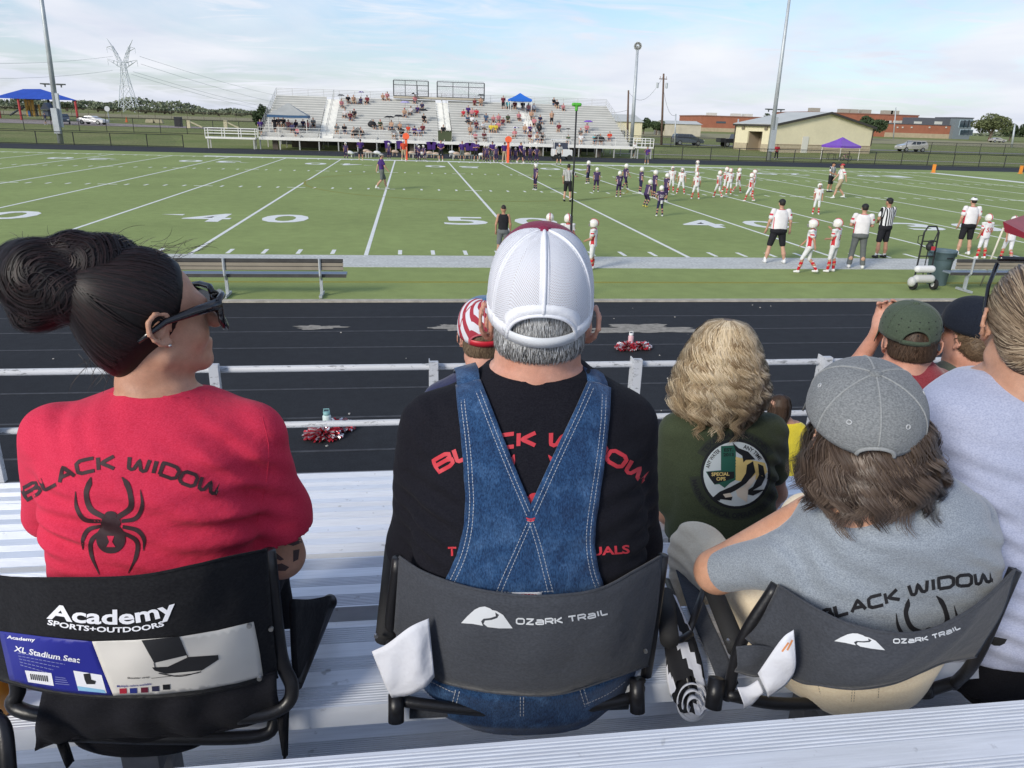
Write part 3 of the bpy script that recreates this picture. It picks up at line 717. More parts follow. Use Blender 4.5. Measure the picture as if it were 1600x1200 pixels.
for xx in (1402, 1410, 1424, 1452, 1478): p = AT(xx, 199, YS-6); MB().b2((p[0]-.25, YS-6.3, p[2]-.25), (p[0]+.25, YS-6, p[2]+.25)).build('wall_lamp', ROOFW, t, world=True)
t, xa, xb_, z0, h = simple_building('school_building', 'grey school entrance block with tall dark windows at its right end', 'school', 1494, 1521, 185, YS-8, 12, mat('blue_grey_panel', (.17, .20, .22), .7), MATS['grey_panel'])
for i in range(3):
    for j, (ya, yb3) in enumerate(((188, 199), (203, 211))):
        x0_, x1_ = 1500.5+i*6.4, 1505.5+i*6.4
        p, q_ = AT(x0_, ya, YS-8), AT(x1_, yb3, YS-8); fr = MB().b2((p[0]-.15, YS-8.15, q_[2]-.15), (q_[0]+.15, YS-8.001, p[2]+.15)).build('window', mat('frame_blue', (.4, .5, .56), .5), t, world=True)
        MB().b2((p[0], YS-8.25, q_[2]), (q_[0], YS-8.151, p[2])).build('window', GLS, t, world=True)
# --- trees and shrubs
def leafmat(name, c, c2):
    m = mat(name, c, .8, nz=[(.5, .3), (5, .35)], col2=c2, spec=.2); return m
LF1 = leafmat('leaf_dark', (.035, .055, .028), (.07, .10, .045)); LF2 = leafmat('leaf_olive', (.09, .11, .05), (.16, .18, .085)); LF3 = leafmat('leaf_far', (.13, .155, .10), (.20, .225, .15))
BARK = mat('bark', (.12, .095, .075), .95, nz=(4, .3))
def crown(c, rx, ry, rz_, n, ls, seed, m, name='crown', parent=None):
    r_ = np.random.default_rng(seed); nc = 9+int(rx*1.5)
    cl = r_.normal(size=(nc, 3)); cl /= np.linalg.norm(cl, axis=1)[:, None]; cl *= r_.uniform(.3, .85, nc)[:, None]; cl[:, 2] = np.abs(cl[:, 2])*1.0-.3
    cr = r_.uniform(.28, .5, nc); k = r_.integers(0, nc, n); d = r_.normal(size=(n, 3)); d /= np.linalg.norm(d, axis=1)[:, None]
    p = (cl[k]+d*(cr[k]*r_.uniform(.55, 1.05, n)**.5)[:, None])*np.array((rx, ry, rz_))+np.array(c)
    a = r_.normal(size=(n, 3)); b = r_.normal(size=(n, 3)); a /= np.linalg.norm(a, axis=1)[:, None]; b -= a*(a*b).sum(1)[:, None]; b /= np.linalg.norm(b, axis=1)[:, None]
    s_ = ls*r_.uniform(.6, 1.4, n)[:, None]; V = np.stack([p-a*s_, p-b*s_*.6, p+a*s_, p+b*s_*.6], 1).reshape(-1, 3)
    F = np.arange(4*n).reshape(-1, 4); o = mesh(name, V, F, m)
    if parent: child(o, parent)
    return o
def tree(name, lab, px, pyb, Y, w, h, m, seed, n=1800, ls=.22, group=None, cat='tree', dep=None):
    a = AT(px, pyb, Y); z0 = terr(Y)-.1; t = thing(name, lab, cat, (a[0], Y, z0), 0, group)
    crown((a[0], Y, z0+h*.6), w/2, (dep or w)/2, h*.46, n, ls, seed, m, parent=t)
    mb = MB(); mb.tube([(a[0], Y, z0), (a[0]+.05*w, Y, z0+h*.35), (a[0], Y, z0+h*.7)], [w*.035+.05, w*.028+.04, w*.012], 7)
    for i in range(4): an = i*1.6+seed; mb.tube([(a[0], Y, z0+h*.3), (a[0]+math.cos(an)*w*.25, Y+math.sin(an)*w*.2, z0+h*.6)], [w*.018+.02, w*.006+.01], 5)
    mb.build('trunk', BARK, t, world=True); return t
sc_ = lambda Y: (Y-CP[1])/FPX/.99
def tpx(name, lab, px, ytop, ybase, wpx, Y, m, seed, **k):
    zb = terr(Y)-.1; zt = AT(px, ytop, Y)[2]; return tree(name, lab, px, ybase, Y, wpx*sc_(Y), zt-zb, m, seed, **k)
tpx('broadleaf_tree', 'rounded dark green tree at the left end of the far stand', 410, 154, 190, 24, 92, LF1, 11, n=2500, ls=.16)
tpx('broadleaf_tree', 'rounded dark tree in front of the brick school, right of the field house roof', 1360, 177, 205, 46, 190, LF1, 12, n=3500, ls=.3)
tpx('broadleaf_tree', 'small dark tree peeping above the field house roof by the floodlight pole', 1200, 176, 205, 26, 200, LF1, 13, n=1500, ls=.3)
tpx('broadleaf_tree', 'big olive green spreading tree right of the school entrance', 1546, 176, 214, 58, 225, LF2, 14, n=5000, ls=.32)
tpx('broadleaf_tree', 'smaller dark tree just right of the big olive tree', 1578, 192, 214, 30, 240, LF1, 15, n=2000, ls=.3)
tpx('broadleaf_tree', 'dark tree cut by the right edge of the picture', 1604, 190, 214, 30, 235, LF1, 16, n=2000, ls=.3)
tpx('broadleaf_tree', 'low dark bushy tree behind the brown utility poles', 1006, 181, 192, 22, 175, LF1, 17, n=1500, ls=.25)
tpx('broadleaf_tree', 'second low dark bushy tree near the dark parked car', 1026, 184, 196, 26, 172, LF1, 18, n=1500, ls=.25)
for i, (x, yt, w_) in enumerate(((34, 160, 40), (76, 158, 46), (104, 159, 40), (152, 163, 30), (176, 166, 26), (226, 168, 40), (256, 169, 34), (300, 170, 50), (340, 172, 44), (376, 173, 40), (8, 162, 36))):
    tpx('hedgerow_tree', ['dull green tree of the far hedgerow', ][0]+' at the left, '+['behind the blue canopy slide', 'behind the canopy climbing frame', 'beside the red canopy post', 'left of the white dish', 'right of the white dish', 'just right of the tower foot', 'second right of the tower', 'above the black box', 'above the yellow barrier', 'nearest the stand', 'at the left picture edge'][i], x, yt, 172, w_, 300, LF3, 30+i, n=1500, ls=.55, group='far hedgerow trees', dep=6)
# far woods on the horizon: one mass
r_ = np.random.default_rng(5); n = 26000; Xh = r_.uniform(-900, 900, n); hh = 7+4*np.sin(Xh*.021)+3*np.sin(Xh*.06+1)+2.2*np.sin(Xh*.17)
Zh = 2.2+r_.uniform(0, 1, n)**.7*np.maximum(hh*.62, 2); Yh = 620+r_.uniform(-12, 12, n)+np.abs(Xh)*.02; p = np.stack([Xh, Yh, Zh], 1)
a = r_.normal(size=(n, 3)); b = r_.normal(size=(n, 3)); a /= np.linalg.norm(a, axis=1)[:, None]; b /= np.linalg.norm(b, axis=1)[:, None]
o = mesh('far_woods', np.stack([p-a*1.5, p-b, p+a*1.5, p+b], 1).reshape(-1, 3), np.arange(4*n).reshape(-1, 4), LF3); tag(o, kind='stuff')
# --- vehicles: side profile extruded, x = length axis
CARG = mat('car_window', (.03, .035, .04), .1, spec=.9); TYRE = mat('tyre', (.02, .02, .02), .85); RIM = mat('rim', (.4, .41, .42), .35, .8)
def car(name, lab, loc, rz, L_, paint, kind='suv'):
    t = thing(name, lab, 'truck' if kind == 'truck' else 'car', loc, rz); k = L_/4.8; W2 = .92
    prof = {'suv': [(-2.4, .45), (-2.42, .95), (-2.3, 1.15), (-2.1, 1.62), (-1.85, 1.72), (.35, 1.72), (1.0, 1.22), (2.15, 1.0), (2.4, .75), (2.4, .4)],
            'van': [(-2.4, .4), (-2.42, 1.0), (-2.2, 1.6), (-1.9, 1.7), (.4, 1.66), (1.35, 1.12), (2.2, .92), (2.4, .7), (2.4, .35)],
            'sedan': [(-2.4, .45), (-2.42, .9), (-2.2, 1.02), (-1.6, 1.05), (-.95, 1.4), (.25, 1.42), (1.1, 1.0), (2.15, .85), (2.4, .65), (2.4, .35)],
            'truck': [(-2.6, .6), (-2.6, 1.15), (-.6, 1.15), (-.45, 1.8), (.75, 1.8), (1.25, 1.25), (2.5, 1.15), (2.6, .8), (2.6, .5)]}[kind]
    beltz = {'suv': 1.12, 'van': 1.08, 'sedan': .98, 'truck': 1.22}[kind]
    mb = MB(); n = len(prof); V = []
    for s_ in (-1, 1):
        for x, z in prof: V.append((x*k, s_*(W2 if z <= beltz+.05 else W2-.17*(z-beltz)/.6-.03)*k, z*k))
    mb.add(V, [tuple(range(n)), tuple(range(2*n-1, n-1, -1))]+[(i, i+n, (i+1) % n+n, (i+1) % n) for i in range(n)])
    mb.build('body', paint, t, bevel=.04*k)
    gx = {'suv': (-2.05, .75), 'van': (-2.1, .95), 'sedan': (-1.5, .85), 'truck': (-.42, .95)}[kind]; zt = {'suv': 1.62, 'van': 1.58, 'sedan': 1.33, 'truck': 1.7}[kind]
    np_ = 3 if kind in ('suv', 'van') else 2 if kind == 'sedan' else 1
    for s_ in (-1, 1):
        for i in range(np_):
            x0_ = gx[0]+(gx[1]-gx[0])*i/np_+.05; x1_ = gx[0]+(gx[1]-gx[0])*(i+1)/np_-.05
            tl = x0_+(.3 if i == 0 and kind != 'truck' else 0); tr = x1_-(.5 if i == np_-1 else 0)
            y0, y1 = s_*(W2+.0)*k, s_*(W2-.14)*k
            MB().add([(x0_*k, y0, (beltz+.03)*k), (x1_*k, y0, (beltz+.03)*k), (tr*k, y1, zt*k), (tl*k, y1, zt*k), (x0_*k, y0-s_*.05, (beltz+.03)*k), (x1_*k, y0-s_*.05, (beltz+.03)*k), (tr*k, y1-s_*.05, zt*k), (tl*k, y1-s_*.05, zt*k)], [(0,1,2,3),(7,6,5,4),(0,4,5,1),(1,5,6,2),(2,6,7,3),(3,7,4,0)]).build('window', CARG, t)
    for x in (-1.5, 1.45):
        for s_ in (-1, 1):
            MB().tube([(x*k, s_*(W2-.22)*k, .36*k), (x*k, s_*(W2+.02)*k, .36*k)], .36*k, 18).build('wheel', TYRE, t)
            MB().tube([(x*k, s_*(W2+.021)*k, .36*k), (x*k, s_*(W2+.04)*k, .36*k)], .22*k, 14).build('rim', RIM, t)
    for s_ in (-1, 1):
        MB().box((2.36*k, s_*.68*k, .78*k), (.12*k, .35*k, .14*k)).build('headlight', mat('headlight', (.7, .7, .68), .2), t)
        MB().box((-2.4*k, s_*.75*k, .98*k), (.08*k, .2*k, .22*k)).build('tail_light', mat('tail_light', (.3, .02, .02), .3), t)
    return t
def P2(x, y, Y): a = AT(x, y, Y); return (a[0], Y, terr(Y)+.02)
car('parked_car', 'silver grey sport utility car on the drive at the right', P2(1422, 240, 103), math.pi, 5.0, mat('paint_silver', (.46, .45, .42), .3, .3, coat=.5), 'suv')
car('parked_car', 'dark blue grey minivan on the drive behind the right end of the stand', P2(1073, 230, 105), 0, 5.1, mat('paint_slate', (.07, .085, .10), .3, .2, coat=.5), 'van')
car('parked_truck', 'black pickup truck partly hidden by the field house', P2(1147, 234, 103), 0, 5.4, mat('paint_black', (.012, .012, .018), .3, coat=.5), 'truck')
car('parked_car', 'white saloon car parked by the playground at the left', P2(146, 193, 127), -.25, 4.9, mat('paint_white', (.72, .72, .72), .3, coat=.5), 'sedan')
car('parked_car', 'dark blue car facing the field beside the left floodlight pole', P2(101, 194, 125), -1.2, 4.6, mat('paint_navy', (.03, .045, .07), .3, coat=.5), 'suv')
car('parked_car', 'small pale distant car parked beneath the big olive tree', P2(1560, 213, 205), 0, 5, MATS['paint_silver'], 'sedan')
# --- playground with blue shade canopy
BLUE = mat('blue_canopy', (.02, .075, .42), .7, nz=(1, .1)); RED = mat('red_post', (.42, .05, .05), .5)
Yp_ = 150.
pc = AT(50, 182, Yp_); t = thing('shade_canopy', 'large blue hipped shade canopy on red posts over the playground', 'canopy', (pc[0], Yp_, terr(Yp_)))
e = [AT(-8, 152, Yp_-6), AT(118, 156, Yp_-6), AT(75, 153.5, Yp_+6), AT(-12, 152, Yp_+6)]
rg = [AT(36, 139, Yp_), AT(63, 139, Yp_)]
e[2] = AT(100, 153, Yp_+7)
mb = MB(); mb.add([*e, *rg, *[q_-(0, 0, .12) for q_ in e], *[q_-(0, 0, .12) for q_ in rg]], [(0, 1, 5, 4), (1, 2, 5), (2, 3, 4, 5), (3, 0, 4), (6, 10, 11, 7), (7, 11, 8), (8, 11, 10, 9), (9, 10, 6), (0, 6, 7, 1), (1, 7, 8, 2), (2, 8, 9, 3), (3, 9, 6, 0)])
mb.build('canopy_fabric', BLUE, t, world=True)
for px, yy, Yq in ((28, 154, Yp_-5.5), (117, 156, Yp_-5.5), (75, 155, Yp_+5), (-5, 154, Yp_+5)):
    a = AT(px, yy, Yq); MB().tube([(a[0], Yq, terr(Yq)), (a[0], Yq, a[2])], .22, 8).build('post', RED if px != 75 else BROWN, t, world=True)
t = thing('play_structure', 'yellow and orange climbing frame with a dark slide under the blue canopy', 'playground', P2(48, 181, Yp_))
YELP = mat('play_yellow', (.55, .33, .06), .5); SLD = mat('slide_dark', (.03, .04, .06), .4)
def pb(px0, px1, y0, y1, Y, dep, m, name):
    a, b = AT(px0, y0, Y), AT(px1, y1, Y); MB().b2((a[0], Y, b[2]), (b[0], Y+dep, a[2])).build(name, m, t, world=True)
for i, px in enumerate((41, 46, 51, 56, 61)): pb(px, px+1.0, 155 if i < 3 else 163, 182, Yp_, .3, YELP if i != 3 else BROWN, 'post')
pb(42, 47, 165, 172, Yp_, .2, YELP, 'panel'); pb(51, 57, 164, 172, Yp_+1, .2, YELP, 'panel'); pb(43, 48, 173, 182, Yp_-.3, .2, mat('play_blue', (.05, .16, .4), .5), 'panel')
pb(38, 60, 171.5, 173, Yp_, 2.5, BROWN, 'deck')
a, b = AT(42, 155, Yp_), AT(57, 153, Yp_); MB().prism([(a[0], a[2]-.1), (b[0], a[2]-.1), (b[0]-.5, a[2]+.5), (a[0]+.5, a[2]+.5)], 'y', Yp_-.5, Yp_+2).build('roof', SLD, t, world=True)
a, b = AT(37, 168, Yp_), AT(16, 180, Yp_); mb = MB(); mb.tube([a, (a+b)/2+(0, 0, .1), b], .35, 6, flat=.5); mb.build('slide', SLD, t, world=True)
t = thing('play_structure', 'small dark play hut beside the left floodlight pole', 'playground', P2(70, 181, 140))
pb(66, 76, 172, 182, 140, 2, mat('hut', (.06, .075, .10), .7), 'hut'); a = AT(66, 166, 140); b = AT(76, 162, 140); MB().prism([(a[0]-.3, a[2]-.6), (b[0]+.3, a[2]-.6), ((a[0]+b[0])/2, b[2]+.2)], 'y', 139.5, 142.3).build('roof', SLD, t, world=True)
# white dish, black box, barriers, cone
t = thing('satellite_dish', 'round white dish on a post at the edge of the far field', 'dish', P2(168, 176, 160)); a = AT(168, 170, 160); a[1] = 160
MB().tube([(a[0], 160, terr(160)), (a[0], 160, a[2])], .09, 6).build('post', GSTL, t, world=True); MB().tube([a-(0, .3, 0), a+(0, .1, 0)], [.55, .42], 16).build('dish', mat('dish_white', (.6, .62, .65), .5), t, world=True)
t = thing('equipment_box', 'black upright box standing on the grass between tower and stand', 'box', P2(277, 196, 128)); a, b = AT(271, 182.5, 128), AT(284, 196, 128)
MB().b2((a[0], 128, terr(128)), (b[0], 128.8, a[2])).build('cabinet', mat('box_black', (.025, .03, .035), .6), t, world=True, bevel=.03); MB().b2((a[0]+.2, 127.94, terr(128)+.2), (b[0]-.2, 128, a[2]-.2)).build('door', BLK, t, world=True)
for i, (x0_, y0_, x1_, y1_) in enumerate(((294, 189, 316, 199), (352, 190, 375, 201))):
    t = thing('barrier_arm', 'pale yellow sloping barrier arm on the far drive, '+('the one by the black box' if i == 0 else 'the one by the ramp'), 'barrier', P2(x0_, 198, 122)); a, b = AT(x0_, y0_, 122), AT(x1_, y1_, 122)
    MB().tube([a, b], .14, 6).build('arm', mat('barrier_yellow', (.55, .5, .33), .6), t, world=True); MB().b2((a[0]-.3, 121.8, terr(122)), (a[0]+.3, 122.3, a[2]+.2)).build('post', MATS['barrier_yellow'], t, world=True)
t = thing('traffic_cone', 'small orange cone on the far grass near the white car', 'cone', P2(198, 190, 150)); MB().lathe([(.25, .05), (.05, 1.0)], (P2(198, 190, 150)), 10).build('cone', mat('orange', (.6, .12, .03), .6), t, world=True); MB().box(np.array(P2(198, 190, 150))+(0, 0, .03), (.6, .6, .06)).build('foot', MATS['orange'], t, world=True)
for i, x in enumerate((235, 247)):
    t = thing('concrete_block', ['left', 'right'][i]+' one of two low yellow blocks on the far grass near the tower', 'block', P2(x, 187, 150)); p = P2(x, 187, 150); MB().prism([(p[0]-1, p[2]), (p[0]+1, p[2]), (p[0]+.8, p[2]+.7), (p[0]-.8, p[2]+.7)], 'y', 149.6, 150.4).build('block', mat('block_yellow', (.42, .38, .26), .8), t, world=True, bevel=.04)
# --- pop-up canopies
def popup(name, lab, c, w, d, h, top, m, m2=None, legm=None, rz=0., legs=True):
    t = thing(name, lab, 'canopy', c, rz); mb = MB(); hw, hd = w/2, d/2; n = 6; V = []; F = []
    for s in range(4):
        for i in range(n+1):
            for j in range(2):
                pass
    rows = []
    for lv, f_ in enumerate((1, .66, .33, .0)):
        zz_ = h+(top-h)*(1-f_)**1.0-(.0 if f_ in (0, 1) else .05); ring = []
        for (ax, ay), (bx, by) in (((-1, -1), (1, -1)), ((1, -1), (1, 1)), ((1, 1), (-1, 1)), ((-1, 1), (-1, -1))):
            for i in range(n): q_ = i/n; ring.append(((ax+(bx-ax)*q_)*hw*f_, (ay+(by-ay)*q_)*hd*f_, zz_-(math.sin(q_*math.pi)*.04 if f_ else 0)))
        rows.append(ring)
    vr = [(x, y, z-.24) for x, y, z in rows[0]]; rows = [vr]+rows; m_ = 4*n
    for r in rows: V += r
    for i in range(len(rows)-1):
        for k in range(m_): F.append((i*m_+k, i*m_+(k+1) % m_, (i+1)*m_+(k+1) % m_, (i+1)*m_+k))
    o = mb.add(V, F).build('canopy_fabric', m, t); so_ = o.modifiers.new('s', 'SOLIDIFY'); so_.thickness = .02
    if m2: 
        mb = MB(); 
        for k in range(m_): a, b = rows[1][k], rows[1][(k+1) % m_]; mb.add([(a[0]*1.01, a[1]*1.01, a[2]-.01), (b[0]*1.01, b[1]*1.01, b[2]-.01), (b[0]*1.01, b[1]*1.01, b[2]-.26), (a[0]*1.01, a[1]*1.01, a[2]-.26)], [(0, 1, 2, 3)])
        mb.build('valance', m2, t)
    if legs:
        for sx in (-1, 1):
            for sy in (-1, 1): MB().tube([(sx*hw*.95, sy*hd*.95, 0), (sx*hw*.95, sy*hd*.95, h)], .035, 6).build('leg', legm or ALU, t)
    return t
PUR = mat('purple_fabric', (.16, .05, .42), .7, nz=(3, .1), sheen=.2)
p = GT(1311, 250); popup('pop_up_canopy', 'purple pop-up canopy in front of the field house', (p[0], 71, terr(71)), 3.6, 3.0, 1.75, 2.75, PUR, rz=.35)
for i, dx in enumerate((-1.0, .6)):
    t = thing('folding_table', ['left', 'right'][i]+' dark folding table under the purple canopy', 'table', (p[0]+dx, 71.2, terr(71)))
    MB().b2((-.55, -.3, .7), (.55, .3, .75)).build('table_top', BLK, t)
    for sx in (-.45, .45): MB().tube([(sx, -.2, 0), (sx, -.2, .7)], .03, 5).build('leg', BLK, t); MB().tube([(sx, .2, 0), (sx, .2, .7)], .03, 5).build('leg', BLK, t)
p = GT(1278, 247)
t = thing('bicycle', 'small bicycle parked on the grass left of the purple canopy', 'bicycle', (p[0], 68.5, terr(68.5)))
for x in (-.5, .5): MB().tube([(x+.3*math.cos(q_), 0, .3+.3*math.sin(q_)) for q_ in np.linspace(0, 6.2832, 17)], .03, 5, cap=False).build('wheel', TYRE, t)
MB().tube([(-.5, 0, .3), (-.2, 0, .75), (.35, 0, .75), (.5, 0, .3), (.0, 0, .3), (-.2, 0, .75)], .025, 5).build('frame', mat('bike_pink', (.5, .25, .3), .5), t); MB().tube([(.35, -.25, .95), (.35, 0, .9), (.35, .25, .95)], .025, 5).build('handlebar', BLK, t); MB().box((-.22, 0, .8), (.25, .12, .06)).build('saddle', BLK, t)
# end-zone pylons
for i, (x, y) in enumerate(((1458, 270), (1594, 271.5))):
    p = G(x, y); t = thing('end_zone_pylon', 'orange marker pylon on the far goal line, '+['left one', 'right one at the picture edge'][i], 'pylon', p); MB().b2((-.12, -.12, .05), (.12, .12, .78)).build('foam_post', mat('pylon_orange', (.75, .27, .04), .7), t, bevel=.02); MB().b2((-.16, -.16, 0), (.16, .16, .05)).build('foot', MATS['pylon_orange'], t)
# ================================================================ standing and sitting figures for the field and the far stand
SKIN = [mat('skin_light', (.50, .29, .20), .55, nz=(6, .06)), mat('skin_tan', (.42, .22, .14), .55, nz=(6, .06)), mat('skin_brown', (.17, .085, .055), .55, nz=(6, .06))]
HAIRM = mat('hair_dark', (.02, .015, .012), .6); HAIRB = mat('hair_brown', (.08, .05, .03), .6)
def J(x, y, z): return np.array((x, y, z), float)
POSES = {   # metres for a 1.75 m adult facing +Y; arms: (elbow, wrist) right/left (+x is the right-hand side), legs: (knee, ankle)
 'stand': dict(ra=((.27, -.02, 1.14), (.27, .07, .90)), la=((-.27, -.02, 1.14), (-.27, .07, .90)), rl=((.13, .01, .50), (.17, -.02, .08)), ll=((-.13, .02, .50), (-.17, 0, .08))),
 'wide': dict(ra=((.29, -.03, 1.15), (.33, .04, .92)), la=((-.29, -.02, 1.15), (-.31, .07, .92)), rl=((.18, .02, .50), (.27, -.02, .08)), ll=((-.18, .03, .50), (-.26, 0, .08))),
 'clasp': dict(ra=((.27, .04, 1.15), (.07, .24, 1.05)), la=((-.27, .04, 1.15), (-.07, .24, 1.05)), rl=((.13, .01, .50), (.15, -.02, .08)), ll=((-.13, .02, .50), (-.15, 0, .08))),
 'cross': dict(ra=((.27, .06, 1.17), (-.08, .22, 1.24)), la=((-.27, .06, 1.17), (.08, .25, 1.19)), rl=((.14, .01, .50), (.19, -.03, .08)), ll=((-.13, .02, .50), (-.16, 0, .08))),
 'walk': dict(ra=((.25, .12, 1.15), (.22, .28, .95)), la=((-.25, -.14, 1.16), (-.24, -.2, .93)), rl=((.10, -.02, .50), (.11, -.30, .13)), ll=((-.10, .17, .52), (-.10, .26, .08))),
 'hips': dict(ra=((.40, -.05, 1.18), (.19, .06, 1.02)), la=((-.40, -.05, 1.18), (-.19, .06, 1.02)), rl=((.14, .01, .50), (.18, -.02, .08)), ll=((-.14, .02, .50), (-.18, 0, .08))),
 'crouch': dict(ra=((.24, .22, .98), (.14, .34, .74)), la=((-.24, .22, .98), (-.14, .34, .74)), rl=((.16, .16, .46), (.2, -.08, .08)), ll=((-.16, .18, .46), (-.19, .02, .08)), lean=.16, hipz=.80),
 'up': dict(ra=((.25, .10, 1.22), (.13, .26, 1.44)), la=((-.26, .04, 1.16), (-.12, .24, 1.12)), rl=((.13, .01, .50), (.16, -.02, .08)), ll=((-.13, .04, .50), (-.17, .04, .08))),
 'hold': dict(ra=((.34, .10, 1.20), (.36, .30, 1.18)), la=((-.26, .02, 1.15), (-.27, .1, .92)), rl=((.13, .01, .50), (.16, -.02, .08)), ll=((-.13, .02, .50), (-.15, 0, .08))),
 'sit': dict(ra=((.25, .10, .72), (.13, .32, .64)), la=((-.25, .10, .72), (-.13, .32, .64)), rl=((.13, .46, .50), (.14, .42, .08)), ll=((-.13, .46, .50), (-.14, .44, .08)), seat=True),
 'sit2': dict(ra=((.24, .16, .74), (.05, .36, .82)), la=((-.25, .10, .72), (-.15, .35, .60)), rl=((.17, .45, .52), (.2, .36, .08)), ll=((-.12, .47, .50), (-.1, .5, .08)), seat=True, lean=.05),
}
def figure_parts(pose, kid, kind, fat=0., h=.018):
    """returns list of (name, V, F, material key) in a 1.75 m frame; the caller scales"""
    p = POSES[pose]; seat = p.get('seat'); lean = p.get('lean', 0.); hz = p.get('hipz', .93); dz = -.42 if seat else hz-.93; hr = 1.32 if kid else 1.0
    pad = kind == 'player'; sh = .20 if not kid else .165; shz = 1.43+dz
    def Yl(z): return lean*max(0, (z-.93-dz))*2.0
    sR, sL = J(sh, Yl(shz), shz), J(-sh, Yl(shz), shz)
    def fixx(q): q = np.array(q, float); return q
    ra = [fixx(q) for q in p['ra']]; la = [fixx(q) for q in p['la']]
    if kid:
        for q in ra+la: q[0] *= .88
    hR, hL = J(.09, 0, .90+dz), J(-.09, 0, .90+dz); rl = [fixx(q) for q in p['rl']]; ll = [fixx(q) for q in p['ll']]
    hd = J(0, Yl(1.62+dz)+.02+lean*.15, 1.625+dz+(.02 if kid else 0)); th = .082+fat*.02; cf = .052
    w = 1+fat
    tor = [(.86+dz, 0, Yl(.86), .155*w, .115*w), (1.0+dz, 0, Yl(1.0+dz), .15*w, .11*w+fat*.03), (1.12+dz, 0, Yl(1.12+dz), .148*w, .105*w+fat*.03), (1.28+dz, 0, Yl(1.28+dz), .168*(1+fat*.5), .115*(1+fat*.4)), (1.40+dz, 0, Yl(1.4+dz), .165, .105), (1.47+dz, 0, Yl(1.46+dz), .10, .075)]
    def arm(s, q, g=0.):
        return [RC(s, q[0], .052+g, .040+g), RC(q[0], q[1], .040+g, .028+g*.6)]
    def hand(q):
        d = (q[1]-q[0]); d /= np.linalg.norm(d); side = np.cross(d, (0, 1, .1)); side /= np.linalg.norm(side)+1e-9; c = q[1]+d*.05
        o = [RC(q[1], c, .026, .030)]
        for i in (-1, 0, 1, 2): o.append(RC(c+side*(i-.5)*.017, c+side*(i-.5)*.02+d*.07+np.array((0, .02, -.01)), .012, .009, k=.004))
        o.append(RC(q[1]+d*.02, q[1]+d*.05+side*.045+np.array((0, .02, 0)), .012, .009, k=.006)); return o
    out = []
    skin = [LO([(z, x, y, a*.93, b*.93) for z, x, y, a, b in tor]), RC((0, Yl(1.45+dz), 1.44+dz), hd+(0, -.01, -.05), .055, .05), EL(hd, np.array((.075, .095, .115))*hr**.5), EL(hd+(0, .065, -.06), (.045, .04, .045)), RC(hd+(0, .10, -.005), hd+(0, .112, -.02), .012, .014), EL(hd+(.078, 0, -.01), (.012, .022, .032)), EL(hd+(-.078, 0, -.01), (.012, .022, .032))]
    for s, q in ((sR, ra), (sL, la)): skin += arm(s, q)+hand(q)
    for s, q in ((hR, rl), (hL, ll)): skin += [RC(s, q[0], th, .055), RC(q[0]-(0, .01, .02), q[0]*.45+q[1]*.55+np.array((0, -.02, .0)), .052, .056), RC(q[0]*.45+q[1]*.55+np.array((0, -.02, 0)), q[1], .054, .034)]
    out.append(('body', *sdf_mesh(skin, h, .025), 'skin'))
    # upper garment
    g = .016+(.012 if pad else 0)
    up = [LO([(z, x, y, a+g, b+g) for z, x, y, a, b in tor])]
    if pad: up += [EL(sR+(.005, 0, .02), (.105, .10, .065)), EL(sL+(-.005, 0, .02), (.105, .10, .065)), EL((0, Yl(shz), shz), (.2, .125, .07))]
    slv = 0 if kind == 'tank' else .62
    if slv:
        for s, q in ((sR, ra), (sL, la)): up.append(RC(s, s+(q[0]-s)*slv*(1.0 if not pad else .85), .062+g*.7, .062+g*.6))
    hem = .90+dz if kind in ('player', 'kidtee') else .87+dz
    cuts = [((0, 0, hem), (0, 0, -1)), ((0, -.0+Yl(1.5+dz), 1.492+dz), (0, .25, 1))]
    V, F = sdf_mesh(up, h, .03, cuts=cuts); out.append(('shirt', V, F, 'top'))
    # lower garment
    lo_ = [LO([(z, x, y, a+.014, b+.014) for z, x, y, a, b in tor if z < 1.13+dz]), EL((0, -.015, .90+dz), (.165*w, .13*w, .10))]
    long = kind in ('pants',); cutz = []
    for s, q in ((hR, rl), (hL, ll)):
        if kind == 'pants': lo_ += [RC(s, q[0], th+.022, .068), RC(q[0], q[1]+(0, 0, -.02), .074, .068)]
        elif kind == 'player': lo_ += [RC(s, s+(q[0]-s)*1.08, th+.014, .064)]
        else: lo_ += [RC(s, s+(q[0]-s)*.93, th+.026, .082)]
    V, F = sdf_mesh(lo_, h, .03, cuts=[((0, 0, 1.02+dz), (0, 0, 1))]+([((0, 0, .1), (0, 0, -1))] if kind == 'pants' else [])); out.append(('pants' if kind in ('pants', 'player') else 'shorts', V, F, 'low'))
    for s, q in ((hR, rl), (hL, ll)):
        if kind == 'player': V, F = sdf_mesh([RC(q[0]*.62+q[1]*.38+np.array((0, -.02, 0)), q[1], .062, .042)], h, .02); out.append(('sock', V, F, 'sock'))
        elif kind != 'pants': V, F = sdf_mesh([RC(q[1]+(0, 0, .06), q[1], .042, .042)], h, .02); out.append(('sock', V, F, 'sock'))
        V, F = sdf_mesh([RC(q[1]+(0, -.03, -.035), q[1]+(0, .11, -.045), .042, .036), RC(q[1]+(0, -.02, -.01), q[1]+(0, .02, -.02), .044, .04)], h*.8, .02); out.append(('shoe', V, F, 'shoe'))
